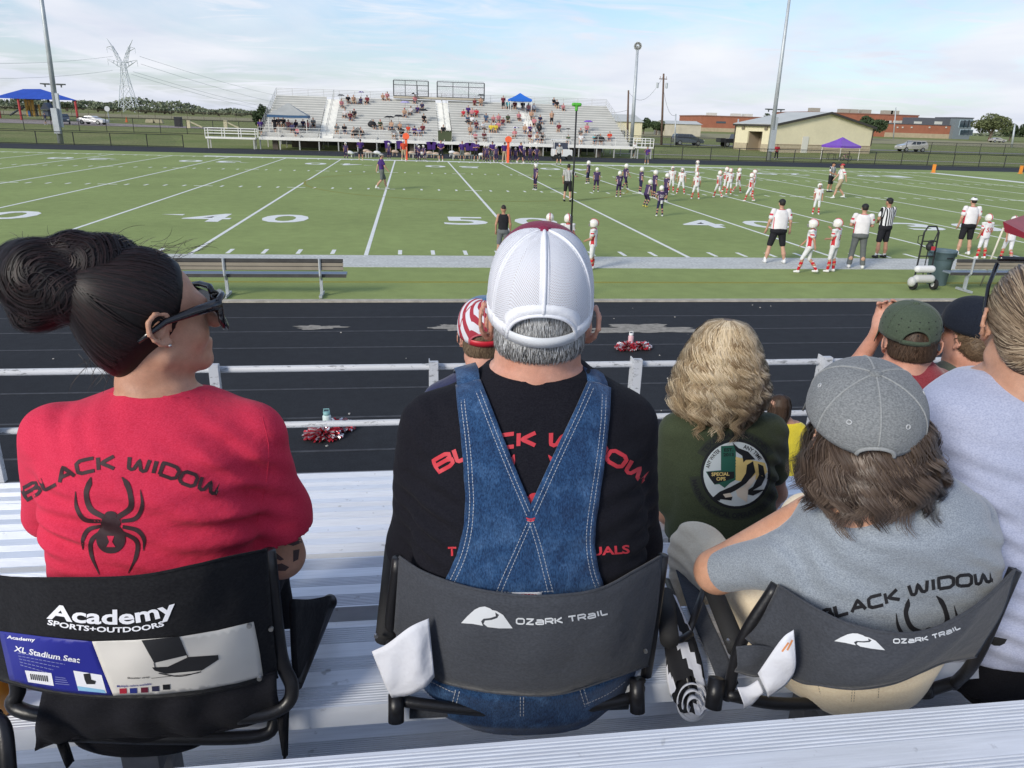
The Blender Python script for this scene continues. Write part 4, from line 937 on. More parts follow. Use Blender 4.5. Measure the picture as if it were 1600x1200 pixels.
    # head gear
    if kind == 'player':
        c = hd+(0, -.005, .025); R_ = .135*hr**.4
        V, F = sdf_mesh([EL(c, (R_*.93, R_*1.08, R_)), EL(c+(0, .02, -.06), (R_*.86, R_*.9, R_*.75))], h*.8, .02, cuts=[])
        P0 = c+(0, R_*.95, -.045); keep = lambda cc: not (cc[1] > c[1]+R_*.45 and abs(cc[0]) < R_*.62 and c[2]-.10 < cc[2] < c[2]+.035)
        F = np.array([f for f in F if keep(V[f].mean(0)) and V[f].mean(0)[2] > c[2]-.125]); out.append(('helmet', V, F, 'helmet'))
        mb = MB()
        for zz_ in (-.03, -.065, -.10): mb.tube([c+(math.sin(a)*R_*.8, math.cos(a)*R_*1.22-.01, zz_) for a in np.linspace(-1.25, 1.25, 9)], .008, 4)
        for a in (-.35, 0, .35): mb.tube([c+(math.sin(a)*R_*.8, math.cos(a)*R_*1.22-.01, -.03), c+(math.sin(a)*R_*.8, math.cos(a)*R_*1.22-.01, -.10)], .008, 4)
        out.append(('face_mask', np.array(mb.V), mb.F, 'mask'))
        mb = MB(); mb.tube([c+(0, -math.cos(a)*(R_*1.09), math.sin(a)*(R_*1.01)) for a in np.linspace(-.5, 2.2, 14)], .018, 6, flat=1); out.append(('helmet_stripe', np.array(mb.V), mb.F, 'stripe'))
    else:
        V, F = sdf_mesh([EL(hd+(0, -.012, .022), np.array((.083, .10, .108)))], h*.8, .01, cuts=[(tuple(hd+(0, .03, .02)), (0, 1, -.75))]); out.append(('hair', V, F, 'hair'))
        V, F = sdf_mesh([EL(hd+(0, -.002, .045), (.090, .108, .082))], h*.8, .01, cuts=[(tuple(hd+(0, 0, .035)), (0, 0, -1))]); mb = MB()
        br = [hd+(math.sin(a)*.08, .085+math.cos(a)*.085, .042-.012*math.cos(a)) for a in np.linspace(-1.5, 1.5, 11)]
        nV = len(V); V = np.concatenate([V, np.array(br), np.array(br)-(0, 0, .01), [hd+(-.08, .07, .045), hd+(.08, .07, .045)]]); F = [tuple(f) for f in F]+[(nV+i, nV+i+1, nV+12+i, nV+11+i) for i in range(10)]+[tuple(range(nV, nV+11)), tuple(range(nV+21, nV+10, -1))]
        out.append(('cap', V, F, 'cap'))
    return out
_FC = {}
def figure(name, lab, cat, group, pos, face, height, pose, kind, mats, kid=False, fat=0., h=.018, skip=(), mirror=False):
    key = (pose, kid, kind, fat, h)
    if key not in _FC:
        _FC[key] = []
        for nm, V, F, mk in figure_parts(pose, kid, kind, fat, h):
            me = bpy.data.meshes.new(nm); me.from_pydata(np.asarray(V).tolist(), [], [tuple(int(i) for i in f) for f in F]); me.polygons.foreach_set('use_smooth', [True]*len(me.polygons)); me.materials.append(None); me.update(); _FC[key].append((nm, me, mk))
    tot = 1.75 if not POSES[pose].get('seat') else 1.75
    t = thing(name, lab, cat, pos, face, group); s = height/(1.75+(.07 if kind == 'player' else 0)); t.scale = (s*(-1 if mirror else 1), s, s)
    for nm, me, mk in _FC[key]:
        if mk in skip or mk not in mats: continue
        o = bpy.data.objects.new(nm, me); COL.objects.link(o); o.parent = t
        o.material_slots[0].link = 'OBJECT'; o.material_slots[0].material = mats[mk]
    return t
def cl(name, c, **k): return mat('cloth_'+name, c, .85, nz=[(9, .10)], bump=[(14, .35)], spec=.15, **k)
C_WHT = cl('white', (.66, .66, .67)); C_BLK = cl('black', (.02, .02, .024)); C_GRY = cl('grey', (.13, .14, .14)); C_PUR = cl('purple', (.065, .03, .16)); C_NAV = cl('navy', (.03, .03, .075)); C_RED = cl('red', (.48, .03, .05)); C_KHK = cl('khaki', (.40, .32, .22)); C_DPU = cl('dark_purple', (.035, .022, .07)); C_GRN = cl('green', (.06, .09, .05)); C_PNK = cl('pink', (.50, .20, .22)); C_MAR = cl('maroon', (.15, .03, .04)); C_TAN = cl('tan', (.45, .28, .19)); C_LAV = cl('lavender', (.22, .19, .38)); C_TEAL = cl('teal', (.08, .33, .36)); C_YEL = cl('yellow', (.60, .47, .06)); C_DEN = cl('denim_blue', (.06, .10, .17)); C_LT = cl('pale', (.5, .48, .48)); C_ORR = cl('orange_red', (.5, .06, .03))
HELW = mat('helmet_white', (.74, .72, .66), .3, coat=.4); MSKR = mat('mask_grey', (.35, .33, .33), .5); SHW = mat('shoe_white', (.68, .68, .67), .6); SHB = mat('shoe_black', (.02, .02, .02), .6); SHY = mat('shoe_yellow', (.6, .5, .1), .6)
def stripes(name, a, b, sc, dirn='X', lo=.5):
    m = mat(name, a, .85, spec=.15); t = m.node_tree; bs = t.nodes['Principled BSDF']; tc = t.nodes.new('ShaderNodeTexCoord'); w = t.nodes.new('ShaderNodeTexWave'); w.bands_direction = dirn; w.inputs['Scale'].default_value = sc
    t.links.new(tc.outputs['Object'], w.inputs[0]); r = t.nodes.new('ShaderNodeValToRGB'); r.color_ramp.interpolation = 'CONSTANT'; r.color_ramp.elements[0].color = (*a, 1); r.color_ramp.elements[1].position = lo; r.color_ramp.elements[1].color = (*b, 1)
    t.links.new(w.outputs[0], r.inputs[0]); t.links.new(r.outputs[0], bs.inputs['Base Color']); return m
C_REF = stripes('referee_stripes', (.02, .02, .022), (.68, .68, .68), 4.6)
# jersey of the visiting team: white with red shoulder stripes; of the home team: dark purple with pale numbers
def jersey(name, base, acc, num, s0=.165, s1=.20):
    m = mat(name, base, .8, nz=[(9, .06)], bump=[(14, .3)], spec=.15); t = m.node_tree; bs = t.nodes['Principled BSDF']; tc = t.nodes.new('ShaderNodeTexCoord'); sp = t.nodes.new('ShaderNodeSeparateXYZ'); t.links.new(tc.outputs['Object'], sp.inputs[0])
    def mm(op, a, b=0.):
        n = t.nodes.new('ShaderNodeMath'); n.operation = op
        for i, v in enumerate((a, b)):
            if isinstance(v, (int, float)): n.inputs[i].default_value = v
            else: t.links.new(v, n.inputs[i])
        return n.outputs[0]
    ax = mm('ABSOLUTE', sp.outputs[0]); side = mm('MULTIPLY', mm('GREATER_THAN', ax, s0), mm('LESS_THAN', sp.outputs[2], 1.27)); side = mm('MULTIPLY', side, mm('LESS_THAN', ax, s1))
    slv = mm('MULTIPLY', mm('GREATER_THAN', ax, .235), mm('MULTIPLY', mm('GREATER_THAN', sp.outputs[2], 1.31), mm('LESS_THAN', sp.outputs[2], 1.36)))
    col = mm('MULTIPLY', mm('LESS_THAN', ax, .09), mm('GREATER_THAN', sp.outputs[2], 1.462))
    f_ = mm('MAXIMUM', mm('MAXIMUM', side, slv), col); mx = t.nodes.new('ShaderNodeMix'); mx.data_type = 'RGBA'; t.links.new(f_, mx.inputs[0])
    src = bs.inputs['Base Color'].links[0].from_socket; t.links.new(src, mx.inputs[6]); mx.inputs[7].default_value = (*acc, 1); t.links.new(mx.outputs[2], bs.inputs['Base Color']); return m
JW = jersey('jersey_white', (.68, .67, .67), (.52, .04, .05), 0); JP = jersey('jersey_dark', (.06, .04, .10), (.50, .38, .40), 0)
POLO = jersey('polo_white', (.70, .68, .68), (.55, .05, .08), 0, .186, .20)
def sock2(name): return stripes(name, (.50, .02, .03), (.66, .6, .6), 1.9, 'Z', .86)
SKR = sock2('sock_red')
WT = dict(skin=SKIN[1], top=JW, low=C_WHT, sock=SKR, shoe=SHW, helmet=HELW, mask=MSKR, stripe=mat('stripe_red', (.5, .06, .07), .4))
PT = dict(skin=SKIN[1], top=JP, low=C_DPU, sock=C_NAV, shoe=SHW, helmet=HELW, mask=MSKR, stripe=HELW)
def coach(top, low, cap, skin=0, shoe=SHW, sock=None, hair=HAIRM):
    d = dict(skin=SKIN[skin], top=top, low=low, shoe=shoe, sock=sock or SHW, hair=hair)
    if cap: d['cap'] = cap
    return d
CW, CB, CR = mat('cap_white', (.7, .7, .7), .7), mat('cap_black', (.015, .015, .017), .7), mat('cap_red', (.45, .04, .05), .7)
def back_text(t, s, size, z, m, y=-.16, name='printed_number', half=.13, sx=1., side=-1):
    """lettering laid on the back of a figure's shirt"""
    shirt = [c for c in t.children if c.name.startswith('shirt')][0]; me = shirt.data
    bv = BVHTree.FromPolygons([v.co for v in me.vertices], [tuple(p.vertices) for p in me.polygons])
    Vt, Ft = text_tris(s, size, .012); Vt[:, 0] = (Vt[:, 0]-Vt[:, 0].max()/2)*sx; Vt, Ft = subdiv(Vt, Ft, .03); P = []
    for x, zz_ in Vt:
        X = x if side < 0 else -x; h_ = bv.ray_cast(Vector((X, side*.6, z+zz_)), Vector((0, -side, 0))); P.append((X, (h_[0].y if h_[0] else y)+side*.006, z+zz_))
    o = mesh(name, P, Ft, m); o.parent = t
# ---- people near the sideline
NUMR = mat('number_red', (.5, .03, .04), .7); NUMW = mat('number_white', (.6, .55, .55), .7)
def at_px(x, y): return G(x, y, .005)
# (px, py of feet), height, facing (0 = away from the camera), pose ...
figure('person', 'heavy set coach in white red-trimmed polo and black shorts with legs apart', 'coach', None, at_px(1209, 411), -.1, 1.76, 'wide', 'short', coach(POLO, C_BLK, CB, 0), fat=.34, h=.013)
figure('person', 'coach in white polo and long grey trousers with arms folded by the referee', 'coach', None, at_px(1335, 419), -.35, 1.74, 'cross', 'pants', coach(POLO, C_GRY, CB, 0), fat=.2, h=.013)
figure('person', 'sideline referee in black cap, striped shirt and black shorts beside the coach in grey trousers', 'referee', None, at_px(1374, 403), .25, 1.76, 'clasp', 'short', coach(C_REF, C_BLK, CB, 1, SHB), h=.013, fat=.18)
figure('person', 'coach in white cap, white polo and black shorts near the grey bin', 'coach', None, at_px(1503, 398), -.15, 1.76, 'stand', 'short', coach(POLO, C_BLK, CW, 0), h=.013, fat=.2)
a_ = figure('person', 'young player in white walking left with red striped socks, right of the heavy coach', 'player', None, at_px(1259, 427), .9, 1.40, 'walk', 'player', WT, True, h=.014)
back_text(a_, '5', .26, 1.12, NUMR)
a_ = figure('person', 'young player in white number 3 raising a hand to the helmet', 'player', None, at_px(1297, 425), .65, 1.40, 'up', 'player', WT, True, h=.014)
back_text(a_, '3', .26, 1.12, NUMR)
a_ = figure('person', 'young player in white number 55 sitting side by side behind the right bench', 'player', None, at_px(1531, 404), .05, 1.34, 'stand', 'player', WT, True, h=.014)
a_['label'] = 'young player in white number 55 standing behind the right bench'
back_text(a_, '55', .27, 1.10, NUMR, sx=.9)
a_ = figure('person', 'young player in white number 15 at the right edge beside the maroon canopy', 'player', None, at_px(1570, 408), -.35, 1.34, 'walk', 'player', WT, True, h=.014)
back_text(a_, '15', .27, 1.10, NUMR, sx=.9)
a_ = figure('person', 'young player in white number 9 standing just right of the white trucker cap', 'player', None, at_px(924, 421), 1.2, 1.28, 'clasp', 'player', WT, True, h=.014); back_text(a_, '9', .26, 1.12, NUMR)
figure('person', 'young player in white seen above the trucker cap, right one by the camera pole', 'player', None, at_px(884, 415), .1, 1.34, 'stand', 'player', WT, True, h=.014)
figure('person', 'young player in white seen above the trucker cap, left one by the boy', 'player', None, at_px(856, 412), -.2, 1.32, 'stand', 'player', WT, True, h=.014)
figure('person', 'boy with black hair in a black sleeveless shirt on the near forty five line', 'boy', None, at_px(785, 404), -.1, 1.42, 'stand', 'tank', coach(C_BLK, C_GRY, None, 1, hair=HAIRM), True, h=.014)
# ---- on the field
figure('person', 'coach in navy tee and grey shorts walking alone on the left of the field', 'coach', None, at_px(597, 296), -1.35, 1.78, 'walk', 'short', coach(C_PUR, C_GRY, mat('cap_grey', (.4, .38, .36), .8), 0), h=.016)
figure('person', 'referee in striped shirt and black shorts standing behind the camera pole', 'referee', None, at_px(886, 315), -.5, 1.72, 'hold', 'short', coach(C_REF, C_BLK, None, 0, SHB), h=.016)
figure('person', 'referee in striped shirt out on the field beside the red-capped coach', 'referee', None, at_px(1295, 300), -2.6, 1.76, 'clasp', 'short', coach(C_REF, C_BLK, CB, 1, SHB), h=.018)
figure('person', 'coach in red cap, white polo and khaki shorts out on the field', 'coach', None, at_px(1309, 310), 1.3, 1.86, 'walk', 'short', coach(POLO, C_KHK, CR, 0), h=.018)
HP_ = [(836, 297, 1.40, 1.9, 'stand', 'home player in dark jersey alone on the midfield line, far left'), (918, 287, 1.36, 1.0, 'wide', 'home player standing just right of the camera pole, the farther one'), (931, 300, 1.30, -.2, 'stand', 'home player right of the camera pole, hands by the sides, the nearer one'), (966, 308, 1.30, .2, 'clasp', 'home player with purple trousers at the tip of the yellow arc'), (976, 296, 1.42, -1.4, 'walk', 'home player stepping right behind the yellow arc tip'), (1000, 302, 1.38, -1.5, 'stand', 'home player lined up left of the huddle facing right'), (1008, 323, 1.30, -1.2, 'crouch', 'home player with yellow shoes leaning forward', ), (1021, 310, 1.40, -1.4, 'stand', 'home player in the middle of the line with purple trousers'), (1030, 338, 1.24, .05, 'hips', 'home player nearest the camera with a white towel at the back'), (1039, 315, 1.36, -1.3, 'stand', 'home player right behind the nearest home player')]
for i, (x, y, hh_, f_, ps, lb) in enumerate(HP_):
    d = dict(PT); 
    if i == 6: d['shoe'] = SHY
    if i in (1, 5, 8): d['low'] = C_NAV
    a_ = figure('person', lb, 'player', 'home team players in dark jerseys on the field', at_px(x, y), f_, hh_, ps, 'player', d, True, h=.02)
    if i in (3, 8): back_text(a_, '20' if i == 8 else '7', .25, 1.12, NUMW)
    if i == 8: mb = MB().box((0, -.17, .86), (.13, .03, .2)); mb.build('towel', SHW, a_, bevel=.01)
WP_ = [(1048, 300, 1.42, 2.9, 'stand', 'visiting player facing the camera beside the home line'), (1063, 303, 1.40, 2.7, 'wide', 'second visiting player facing the camera beside the home line'), (1087, 285, 1.42, 1.6, 'stand', 'visiting player seen above the one with number 4'), (1086, 311, 1.36, 0, 'wide', 'visiting player number 4 with his back to the camera'), (1121, 309, 1.40, .4, 'walk', 'visiting player left in the walking trio'), (1132, 300, 1.40, .6, 'walk', 'visiting player at the back of the walking trio'), (1138, 304, 1.42, .1, 'stand', 'visiting player right in the trio with a black arm sleeve'), (1151, 301, 1.38, -1.4, 'walk', 'visiting player running with one foot raised behind the trio'), (1170, 315, 1.42, 1.0, 'walk', 'visiting player at the right end, front one of the pair'), (1175, 306, 1.40, 1.2, 'stand', 'visiting player at the right end, back one of the pair'), (1274, 335, 1.36, 2.9, 'stand', 'visiting player standing alone between the heavy coach and the far referee')]
for i, (x, y, hh_, f_, ps, lb) in enumerate(WP_):
    a_ = figure('person', lb, 'player', 'visiting team players in white on the field', at_px(x, y), f_, hh_, ps, 'player', WT, True, h=.02, mirror=(i % 2 == 1))
    if i in (3, 6, 4): back_text(a_, '4' if i == 3 else '2', .25, 1.12, NUMR)
    if i in (0, 1, 10): back_text(a_, '1' if i == 10 else '7', .24, 1.12, NUMR, side=1)
# ---- far sideline: coaches and players of the home team
FS = [('p', 541, 249, 1.40, 2.9, 'stand', 'home player alone at the left end of the far sideline'), ('c', 564, 250, 1.72, .2, 'clasp', 'coach in purple and black with yellow shoes, left on the far sideline'), ('p', 608, 249, 1.4, 2.6, 'stand', 'home player left of the person in red on the far sideline'), ('r', 631, 251, 1.7, 3.0, 'stand', 'chain crew member in red shirt holding the left orange marker'), ('p', 652, 250, 1.38, 3, 'stand', 'home player just right of the left orange marker'), ('p', 655, 252, 1.3, 3.3, 'clasp', 'shorter home player in front, right of the left orange marker'), ('p', 664, 251, 1.42, 2.4, 'crouch', 'home player leaning over, right of the left orange marker'), ('c', 689, 252, 1.78, 3.1, 'clasp', 'coach in purple with hands clasped below the tunnel'), ('c', 722, 251, 1.7, 3.2, 'stand', 'coach in dark purple with a white badge, right of the tunnel'), ('c', 744, 252, 1.74, 3.0, 'cross', 'coach in purple with arms folded between tunnel and right marker'), ('p', 757, 252, 1.4, 3.1, 'stand', 'home player second right of the folded-arms coach'), ('p', 761, 253, 1.44, 2.8, 'stand', 'home player close behind another right of the folded-arms coach'), ('c', 769, 253, 1.78, 3.2, 'clasp', 'tall coach in purple among the players right of centre'), ('p', 775, 254, 1.46, 3.0, 'stand', 'home player right of the tall coach on the far sideline'), ('k', 788, 254, 1.74, .1, 'stand', 'chain crew member in purple and khaki beside the right orange marker'), ('p', 796, 254, 1.4, 2.9, 'stand', 'home player partly behind the right orange marker'), ('p', 805, 254, 1.3, 3.0, 'stand', 'small home player right of the right orange marker'), ('c', 813, 255, 1.78, -2.4, 'walk', 'coach in bright purple striding, right of the right marker'), ('p', 818, 254, 1.36, 3.1, 'stand', 'home player behind the striding coach'), ('p', 828, 254, 1.46, 3.0, 'stand', 'home player with a red sock, far sideline right part'), ('p', 838, 255, 1.5, 3.2, 'hips', 'home player with hands on hips, far sideline right part'), ('f', 873, 257, 1.78, 2.9, 'stand', 'line judge in striped shirt by the white cart'), ('c', 1010, 257, 1.62, 2.7, 'up', 'person in purple shirt and black shorts on the far track right of the stand')]
for i, (k, x, y, hh_, f_, ps, lb) in enumerate(FS):
    pos = at_px(x, y); 
    if k == 'p': figure('person', lb, 'player', 'home team players on the far sideline', pos, f_, hh_, ps, 'player', PT, True, h=.03)
    else:
        d = {'c': coach(C_PUR, C_BLK if i % 2 else C_GRY, CB if i % 3 == 0 else None, 1, SHY if i == 1 else SHW), 'r': coach(C_ORR, C_KHK, CW, 0), 'k': coach(C_PUR, C_KHK, None, 0), 'f': coach(C_REF, C_BLK, CW, 0, SHB)}[k]
        figure('person', lb, {'c': 'coach', 'r': 'chain crew', 'k': 'chain crew', 'f': 'referee'}[k], None, pos, f_, hh_, ps, 'short' if k != 'k' else 'pants', d, h=.028)
# two more onlookers right of the stand
p = GT(1195, 247); figure('person', 'man in black standing by the field house porch behind the fence', 'man', None, (p[0], 68.5, terr(68.5)), 2.8, 1.75, 'clasp', 'pants', coach(C_RED, C_BLK, None, 0), h=.03)
p = AT(992, 232, 63.8); figure('person', 'person in white top and black shorts at the right end of the stand', 'woman', None, (p[0], 63.8, 0), 2.0, 1.7, 'walk', 'short', coach(C_WHT, C_BLK, None, 0), h=.03)
p = AT(72, 193, 118); figure('person', 'man in navy shirt and grey shorts walking by the playground', 'man', None, (p[0], 118, terr(118)), 2.6, 1.85, 'walk', 'short', coach(C_NAV, C_GRY, None, 0), h=.035)
# ---- crowd on the far stand
COLS = dict(k=C_BLK, p=C_PUR, n=C_NAV, r=C_RED, m=C_MAR, t=C_TAN, i=C_PNK, w=C_WHT, g=C_GRN, l=C_LAV, e=C_TEAL, y=C_YEL, d=C_DEN, s=C_LT, a=C_GRY, o=C_ORR)
CN = dict(k='black', p='purple', n='navy', r='red', m='maroon', t='tan', i='pink', w='white', g='dark green', l='lavender', e='teal', y='yellow', d='denim blue', s='pale grey', a='grey', o='orange red')
Z2 = lambda x, y: (400+x/4.444, 110+y/4.444); Z3 = lambda x, y: (700+x/4.444, 110+y/4.444)
CR_ = [(*Z2(x, y), c) for x, y, c in ((155,330,'k'),(188,325,'k'),(222,345,'i'),(250,362,'l'),(276,342,'n'),(288,395,'i'),(325,335,'n'),(360,345,'i'),(395,325,'a'),(560,365,'a'),(612,365,'k'),(592,195,'i'),(637,165,'k'),(675,178,'t'),(727,172,'n'),(773,182,'m'),(880,155,'t'),(905,155,'i'),(618,272,'s'),(652,282,'m'),(683,275,'k'),(813,335,'k'),(860,335,'g'),(940,350,'t'),(1000,350,'t'),(680,412,'t'),(728,412,'t'),(958,410,'w'),(1010,405,'k'),(1057,370,'o'),(1098,382,'p'),(1122,385,'l'),(1158,378,'m'),(1030,258,'t'),(1075,242,'s'),(1120,228,'p'),(1155,225,'n'),(1165,300,'k'),(1105,165,'i'))]
CR_ += [(*Z3(x, y), c) for x, y, c in ((185,180,'m'),(228,190,'t'),(418,215,'e'),(465,212,'m'),(520,212,'k'),(560,222,'i'),(597,228,'w'),(735,195,'k'),(757,200,'k'),(800,228,'i'),(108,262,'r'),(140,248,'p'),(168,262,'i'),(192,270,'r'),(135,310,'d'),(165,308,'w'),(265,295,'d'),(315,298,'i'),(352,295,'i'),(384,310,'m'),(415,298,'g'),(492,295,'i'),(600,322,'i'),(640,315,'n'),(580,272,'t'),(195,350,'m'),(243,348,'w'),(300,360,'y'),(325,360,'y'),(353,355,'i'),(155,385,'t'),(190,418,'i'),(250,412,'m'),(465,412,'i'),(535,378,'t'),(570,382,'p'),(635,378,'k'),(772,358,'m'),(837,440,'g'),(920,402,'a'),(925,440,'w'),(965,378,'i'),(1020,445,'e'),(1058,455,'i'),(1125,418,'o'),(568,448,'m'),(615,455,'t'),(660,452,'k'))]
def rowfit(x, y, hh_=.78):
    best = None
    for k in range(NR):
        Y = rowy(k)+.35; p = AT(x, y, Y); e_ = abs(p[2]-(rowz(k)+hh_))
        if best is None or e_ < best[0]: best = (e_, k, p[0], Y)
    return best[1:]
ORD = ['bottom', 'second', 'third', 'fourth', 'fifth', 'sixth', 'seventh', 'eighth', 'ninth', 'tenth', 'eleventh', 'twelfth', 'thirteenth', 'fourteenth', 'fifteenth', 'top']
ITH = ['first', 'second', 'third', 'fourth', 'fifth', 'sixth', 'seventh', 'eighth', 'ninth', 'tenth', 'eleventh', 'twelfth', 'thirteenth', 'fourteenth', 'fifteenth', 'sixteenth', 'seventeenth', 'eighteenth']
byrow = {}
for x, y, c in CR_: k, X, Y = rowfit(x, y); byrow.setdefault(k, []).append([X, Y, c])
for k in byrow:
    byrow[k].sort(); last = -99
    for q_ in byrow[k]:
        q_[0] = max(q_[0], last+.5); last = q_[0]
    for i, (X, Y, c) in enumerate(byrow[k]):
        hc = [HAIRM, HAIRB][(i+k) % 2]; d = dict(skin=SKIN[(i*7+k) % 5 % 3 if (i+k) % 3 == 0 else 0], top=COLS[c], low=[C_DEN, C_BLK, C_GRY, C_KHK][(i+k*2) % 4], shoe=SHW, sock=SHW, hair=hc)
        if (i+k) % 4 == 0: d['cap'] = [CW, CB, CR][(i+k) % 3]
        figure('person', f'spectator in {CN[c]} top, {ITH[i]} from left in the {ORD[k]} row of the far stand', 'spectator', 'spectators seated on the far stand', (X, Y-.02, rowz(k)-.455), math.pi+((i*37+k*13) % 9-4)*.12, 1.68 if (i+k) % 5 else 1.45, 'sit' if (i+k) % 2 else 'sit2', 'short', d, h=.04)
for x, y, c, lb in ((*Z2(130, 330), 'k', 'spectator in black standing on the steps in front of the grey canopy'), (*Z3(382, 178), 'm', 'spectator in maroon standing on the top row left of the blue canopy'), (*Z3(718, 290), 't', 'spectator in tan top climbing the right aisle of the far stand'), (*Z2(32, 350), 'p', 'spectator in purple climbing at the left end of the far stand'), (*Z2(1300, 440), 'k', 'spectator in black standing in the tunnel mouth')):
    k, X, Y = rowfit(x, y, 1.2); figure('person', lb, 'spectator', None, (X, Y-.35, rowz(k)-.40), math.pi, 1.7, 'walk', 'short', dict(skin=SKIN[0], top=COLS[c], low=C_BLK, shoe=SHW, sock=SHW, hair=HAIRM), h=.04)
# umbrellas and canopies among the crowd
def umbrella(lab, c, r, m, m2=None, tilt=(0, 0)):
    t = thing('umbrella', lab, 'umbrella', c); V = [(0, 0, .28*r/.5*.55)]; F = []; n = 16
    for lv, (rr, zz_) in enumerate(((.5, .2), (.85, .07), (1, 0))):
        for i in range(n): a = 2*math.pi*i/n; s_ = 1-(.05 if i % 2 and lv == 2 else 0); V.append((rr*r*s_*math.cos(a)+tilt[0]*zz_, rr*r*s_*math.sin(a), zz_*r*1.5+(.02 if i % 2 else 0)))
    for i in range(n): F.append((0, 1+i, 1+(i+1) % n))
    for lv in (0, 1):
        for i in range(n): F.append((1+lv*n+i, 1+(lv+1)*n+i, 1+(lv+1)*n+(i+1) % n, 1+lv*n+(i+1) % n))
    o = mesh('umbrella_cloth', V, F, m, t); o.modifiers.new('s', 'SOLIDIFY').thickness = .012
    if m2:
        o.data.materials.append(m2)
        for pl in o.data.polygons: pl.material_index = (pl.index//2) % 2
    MB().tube([(0, 0, -.75), (0, 0, .2*r)], .012, 6).build('shaft', BLK, t); return t
UB = mat('umbrella_black', (.014, .014, .016), .7); UL = mat('umbrella_lavender', (.42, .38, .62), .7)
UM = [(*Z2(590, 172), .42, UB, None, 'black umbrella at the left on the top rows of the far stand'), (*Z2(730, 150), .36, UL, C_PUR, 'purple and white umbrella at the top of the far stand'), (*Z2(1100, 162), .55, SHW, UB, 'black and white umbrella in front of the filming deck'), (*Z2(1035, 222), .6, UL, None, 'lavender umbrella in the upper middle of the far stand'), (*Z2(1160, 276), .6, UB, None, 'black umbrella right of the lavender one on the far stand'), (*Z2(925, 325), .6, UB, None, 'large black umbrella, left one of an overlapping pair'), (*Z2(990, 318), .6, UB, None, 'large black umbrella, right one of an overlapping pair'), (*Z2(945, 415), .45, UB, None, 'dark umbrella low on the far stand, left one of two'), (*Z2(1010, 415), .48, UB, None, 'dark umbrella low on the far stand, right one of two'), (*Z3(230, 172), .48, UB, None, 'black umbrella at the right end of the filming deck'), (*Z3(140, 355), .45, UB, None, 'black umbrella right of the middle aisle of the far stand'), (*Z3(470, 397), .42, SHW, C_PUR, 'white and purple umbrella in the right half of the far stand'), (*Z3(975, 355), .55, PUR, None, 'purple umbrella near the right end of the far stand'), (*Z3(835, 405), .3, UB, None, 'small folded-down black umbrella right of the right aisle')]
for x, y, r, m, m2, lb in UM:
    k, X, Y = rowfit(x, y, 1.12); p = AT(x, y, Y-.1); umbrella(lb, (p[0], Y-.1, p[2]-.05), r, m, m2)
GRYC = mat('grey_canopy', (.36, .37, .36), .7, nz=(2, .08)); NVY = mat('navy_edge', (.04, .10, .20), .7)
k, X, Y = rowfit(*Z2(230, 305), 1.9); p = AT(*Z2(228, 312), Y); popup('pop_up_canopy', 'grey pop-up canopy with navy edge pitched at the left on the far stand', (p[0], Y, p[2]-1.7), 4.0, 2.6, 1.75, 2.95, GRYC, NVY)
k, X, Y = rowfit(*Z3(500, 205), 1.3); p = AT(*Z3(500, 203), Y); popup('pop_up_canopy', 'bright blue canopy umbrella over spectators at the top of the far stand', (p[0], Y, p[2]-1.3), 2.6, 2.0, 1.35, 2.05, mat('blue_bright', (.02, .14, .55), .7))
for x, y, w_, lb in ((*Z2(805, 385), .75, 'big black bag resting on the benches of the far stand'), (*Z2(710, 460), 1.0, 'black blanket bundle on the lowest benches of the far stand'), (*Z3(1045, 480), 1.1, 'black folding wagon at the right end of the far stand'), (*Z3(632, 395), .5, 'black bag hanging on the rail right of the right aisle')):
    k, X, Y = rowfit(x, y, .25); p = AT(x, y, Y); t = thing('bag', lb, 'bag', (p[0], Y, rowz(k)-.0)); V, F = sdf_mesh([EL((0, 0, .3), (w_*.62, .28, .34)), EL((w_*.3, 0, .18), (w_*.4, .25, .2))], .05, .08); mesh('bag_body', V, F, UB, t, True); MB().tube([(-.2, 0, .6), (0, 0, .78), (.2, 0, .6)], .025, 5).build('handle', UB, t)
# down markers, cart, table, bench things on the far side
for x, yb_, yt, lb in ((635, 250.5, 213, 'left orange down marker pole with round target on the far sideline'), (793.5, 254.5, 218, 'right orange down marker pole with round target on the far sideline')):
    p = G(x, yb_); tp = AT(x, yt, p[1]); t = thing('down_marker', lb, 'marker', p); MB().b2((p[0]-.11, p[1]-.05, 0), (p[0]+.11, p[1]+.05, tp[2]-.2)).build('padded_pole', mat('marker_orange', (.85, .13, .05), .6), t, world=True, bevel=.03); MB().tube([(p[0], p[1]-.05, tp[2]), (p[0], p[1]+.05, tp[2])], .29, 18).build('target', MATS['marker_orange'], t, world=True)
p = G(893, 252); t = thing('golf_cart', 'small white utility cart with dark window on the far track', 'cart', (p[0]-.4, 56, 0)); s_ = 1.0
MB().prism([(-1.0, .3), (1.0, .3), (1.0, .95), (.5, 1.0), (-1.0, 1.0)], 'y', -.6, .6).build('body', SHW, t, bevel=.05); mb = MB()
for x in (-.9, .6):
    for y in (-.55, .55): mb.tube([(x, y, 1), (x, y, 1.85)], .035, 5)
mb.build('roof_frame', SHW, t); MB().b2((-1.05, -.62, 1.85), (.8, .62, 1.92)).build('roof', SHW, t); MB().b2((-.8, -.5, 1.0), (.5, .5, 1.6)).build('seat', mat('cart_dark', (.05, .06, .09), .6), t)
for x in (-.7, .7):
    for y in (-.55, .55): MB().tube([(x, y-.08, .25), (x, y+.08, .25)], .25, 12).build('wheel', TYRE, t)
TANB = mat('bench_gear', (.48, .36, .27), .85, nz=(4, .25))
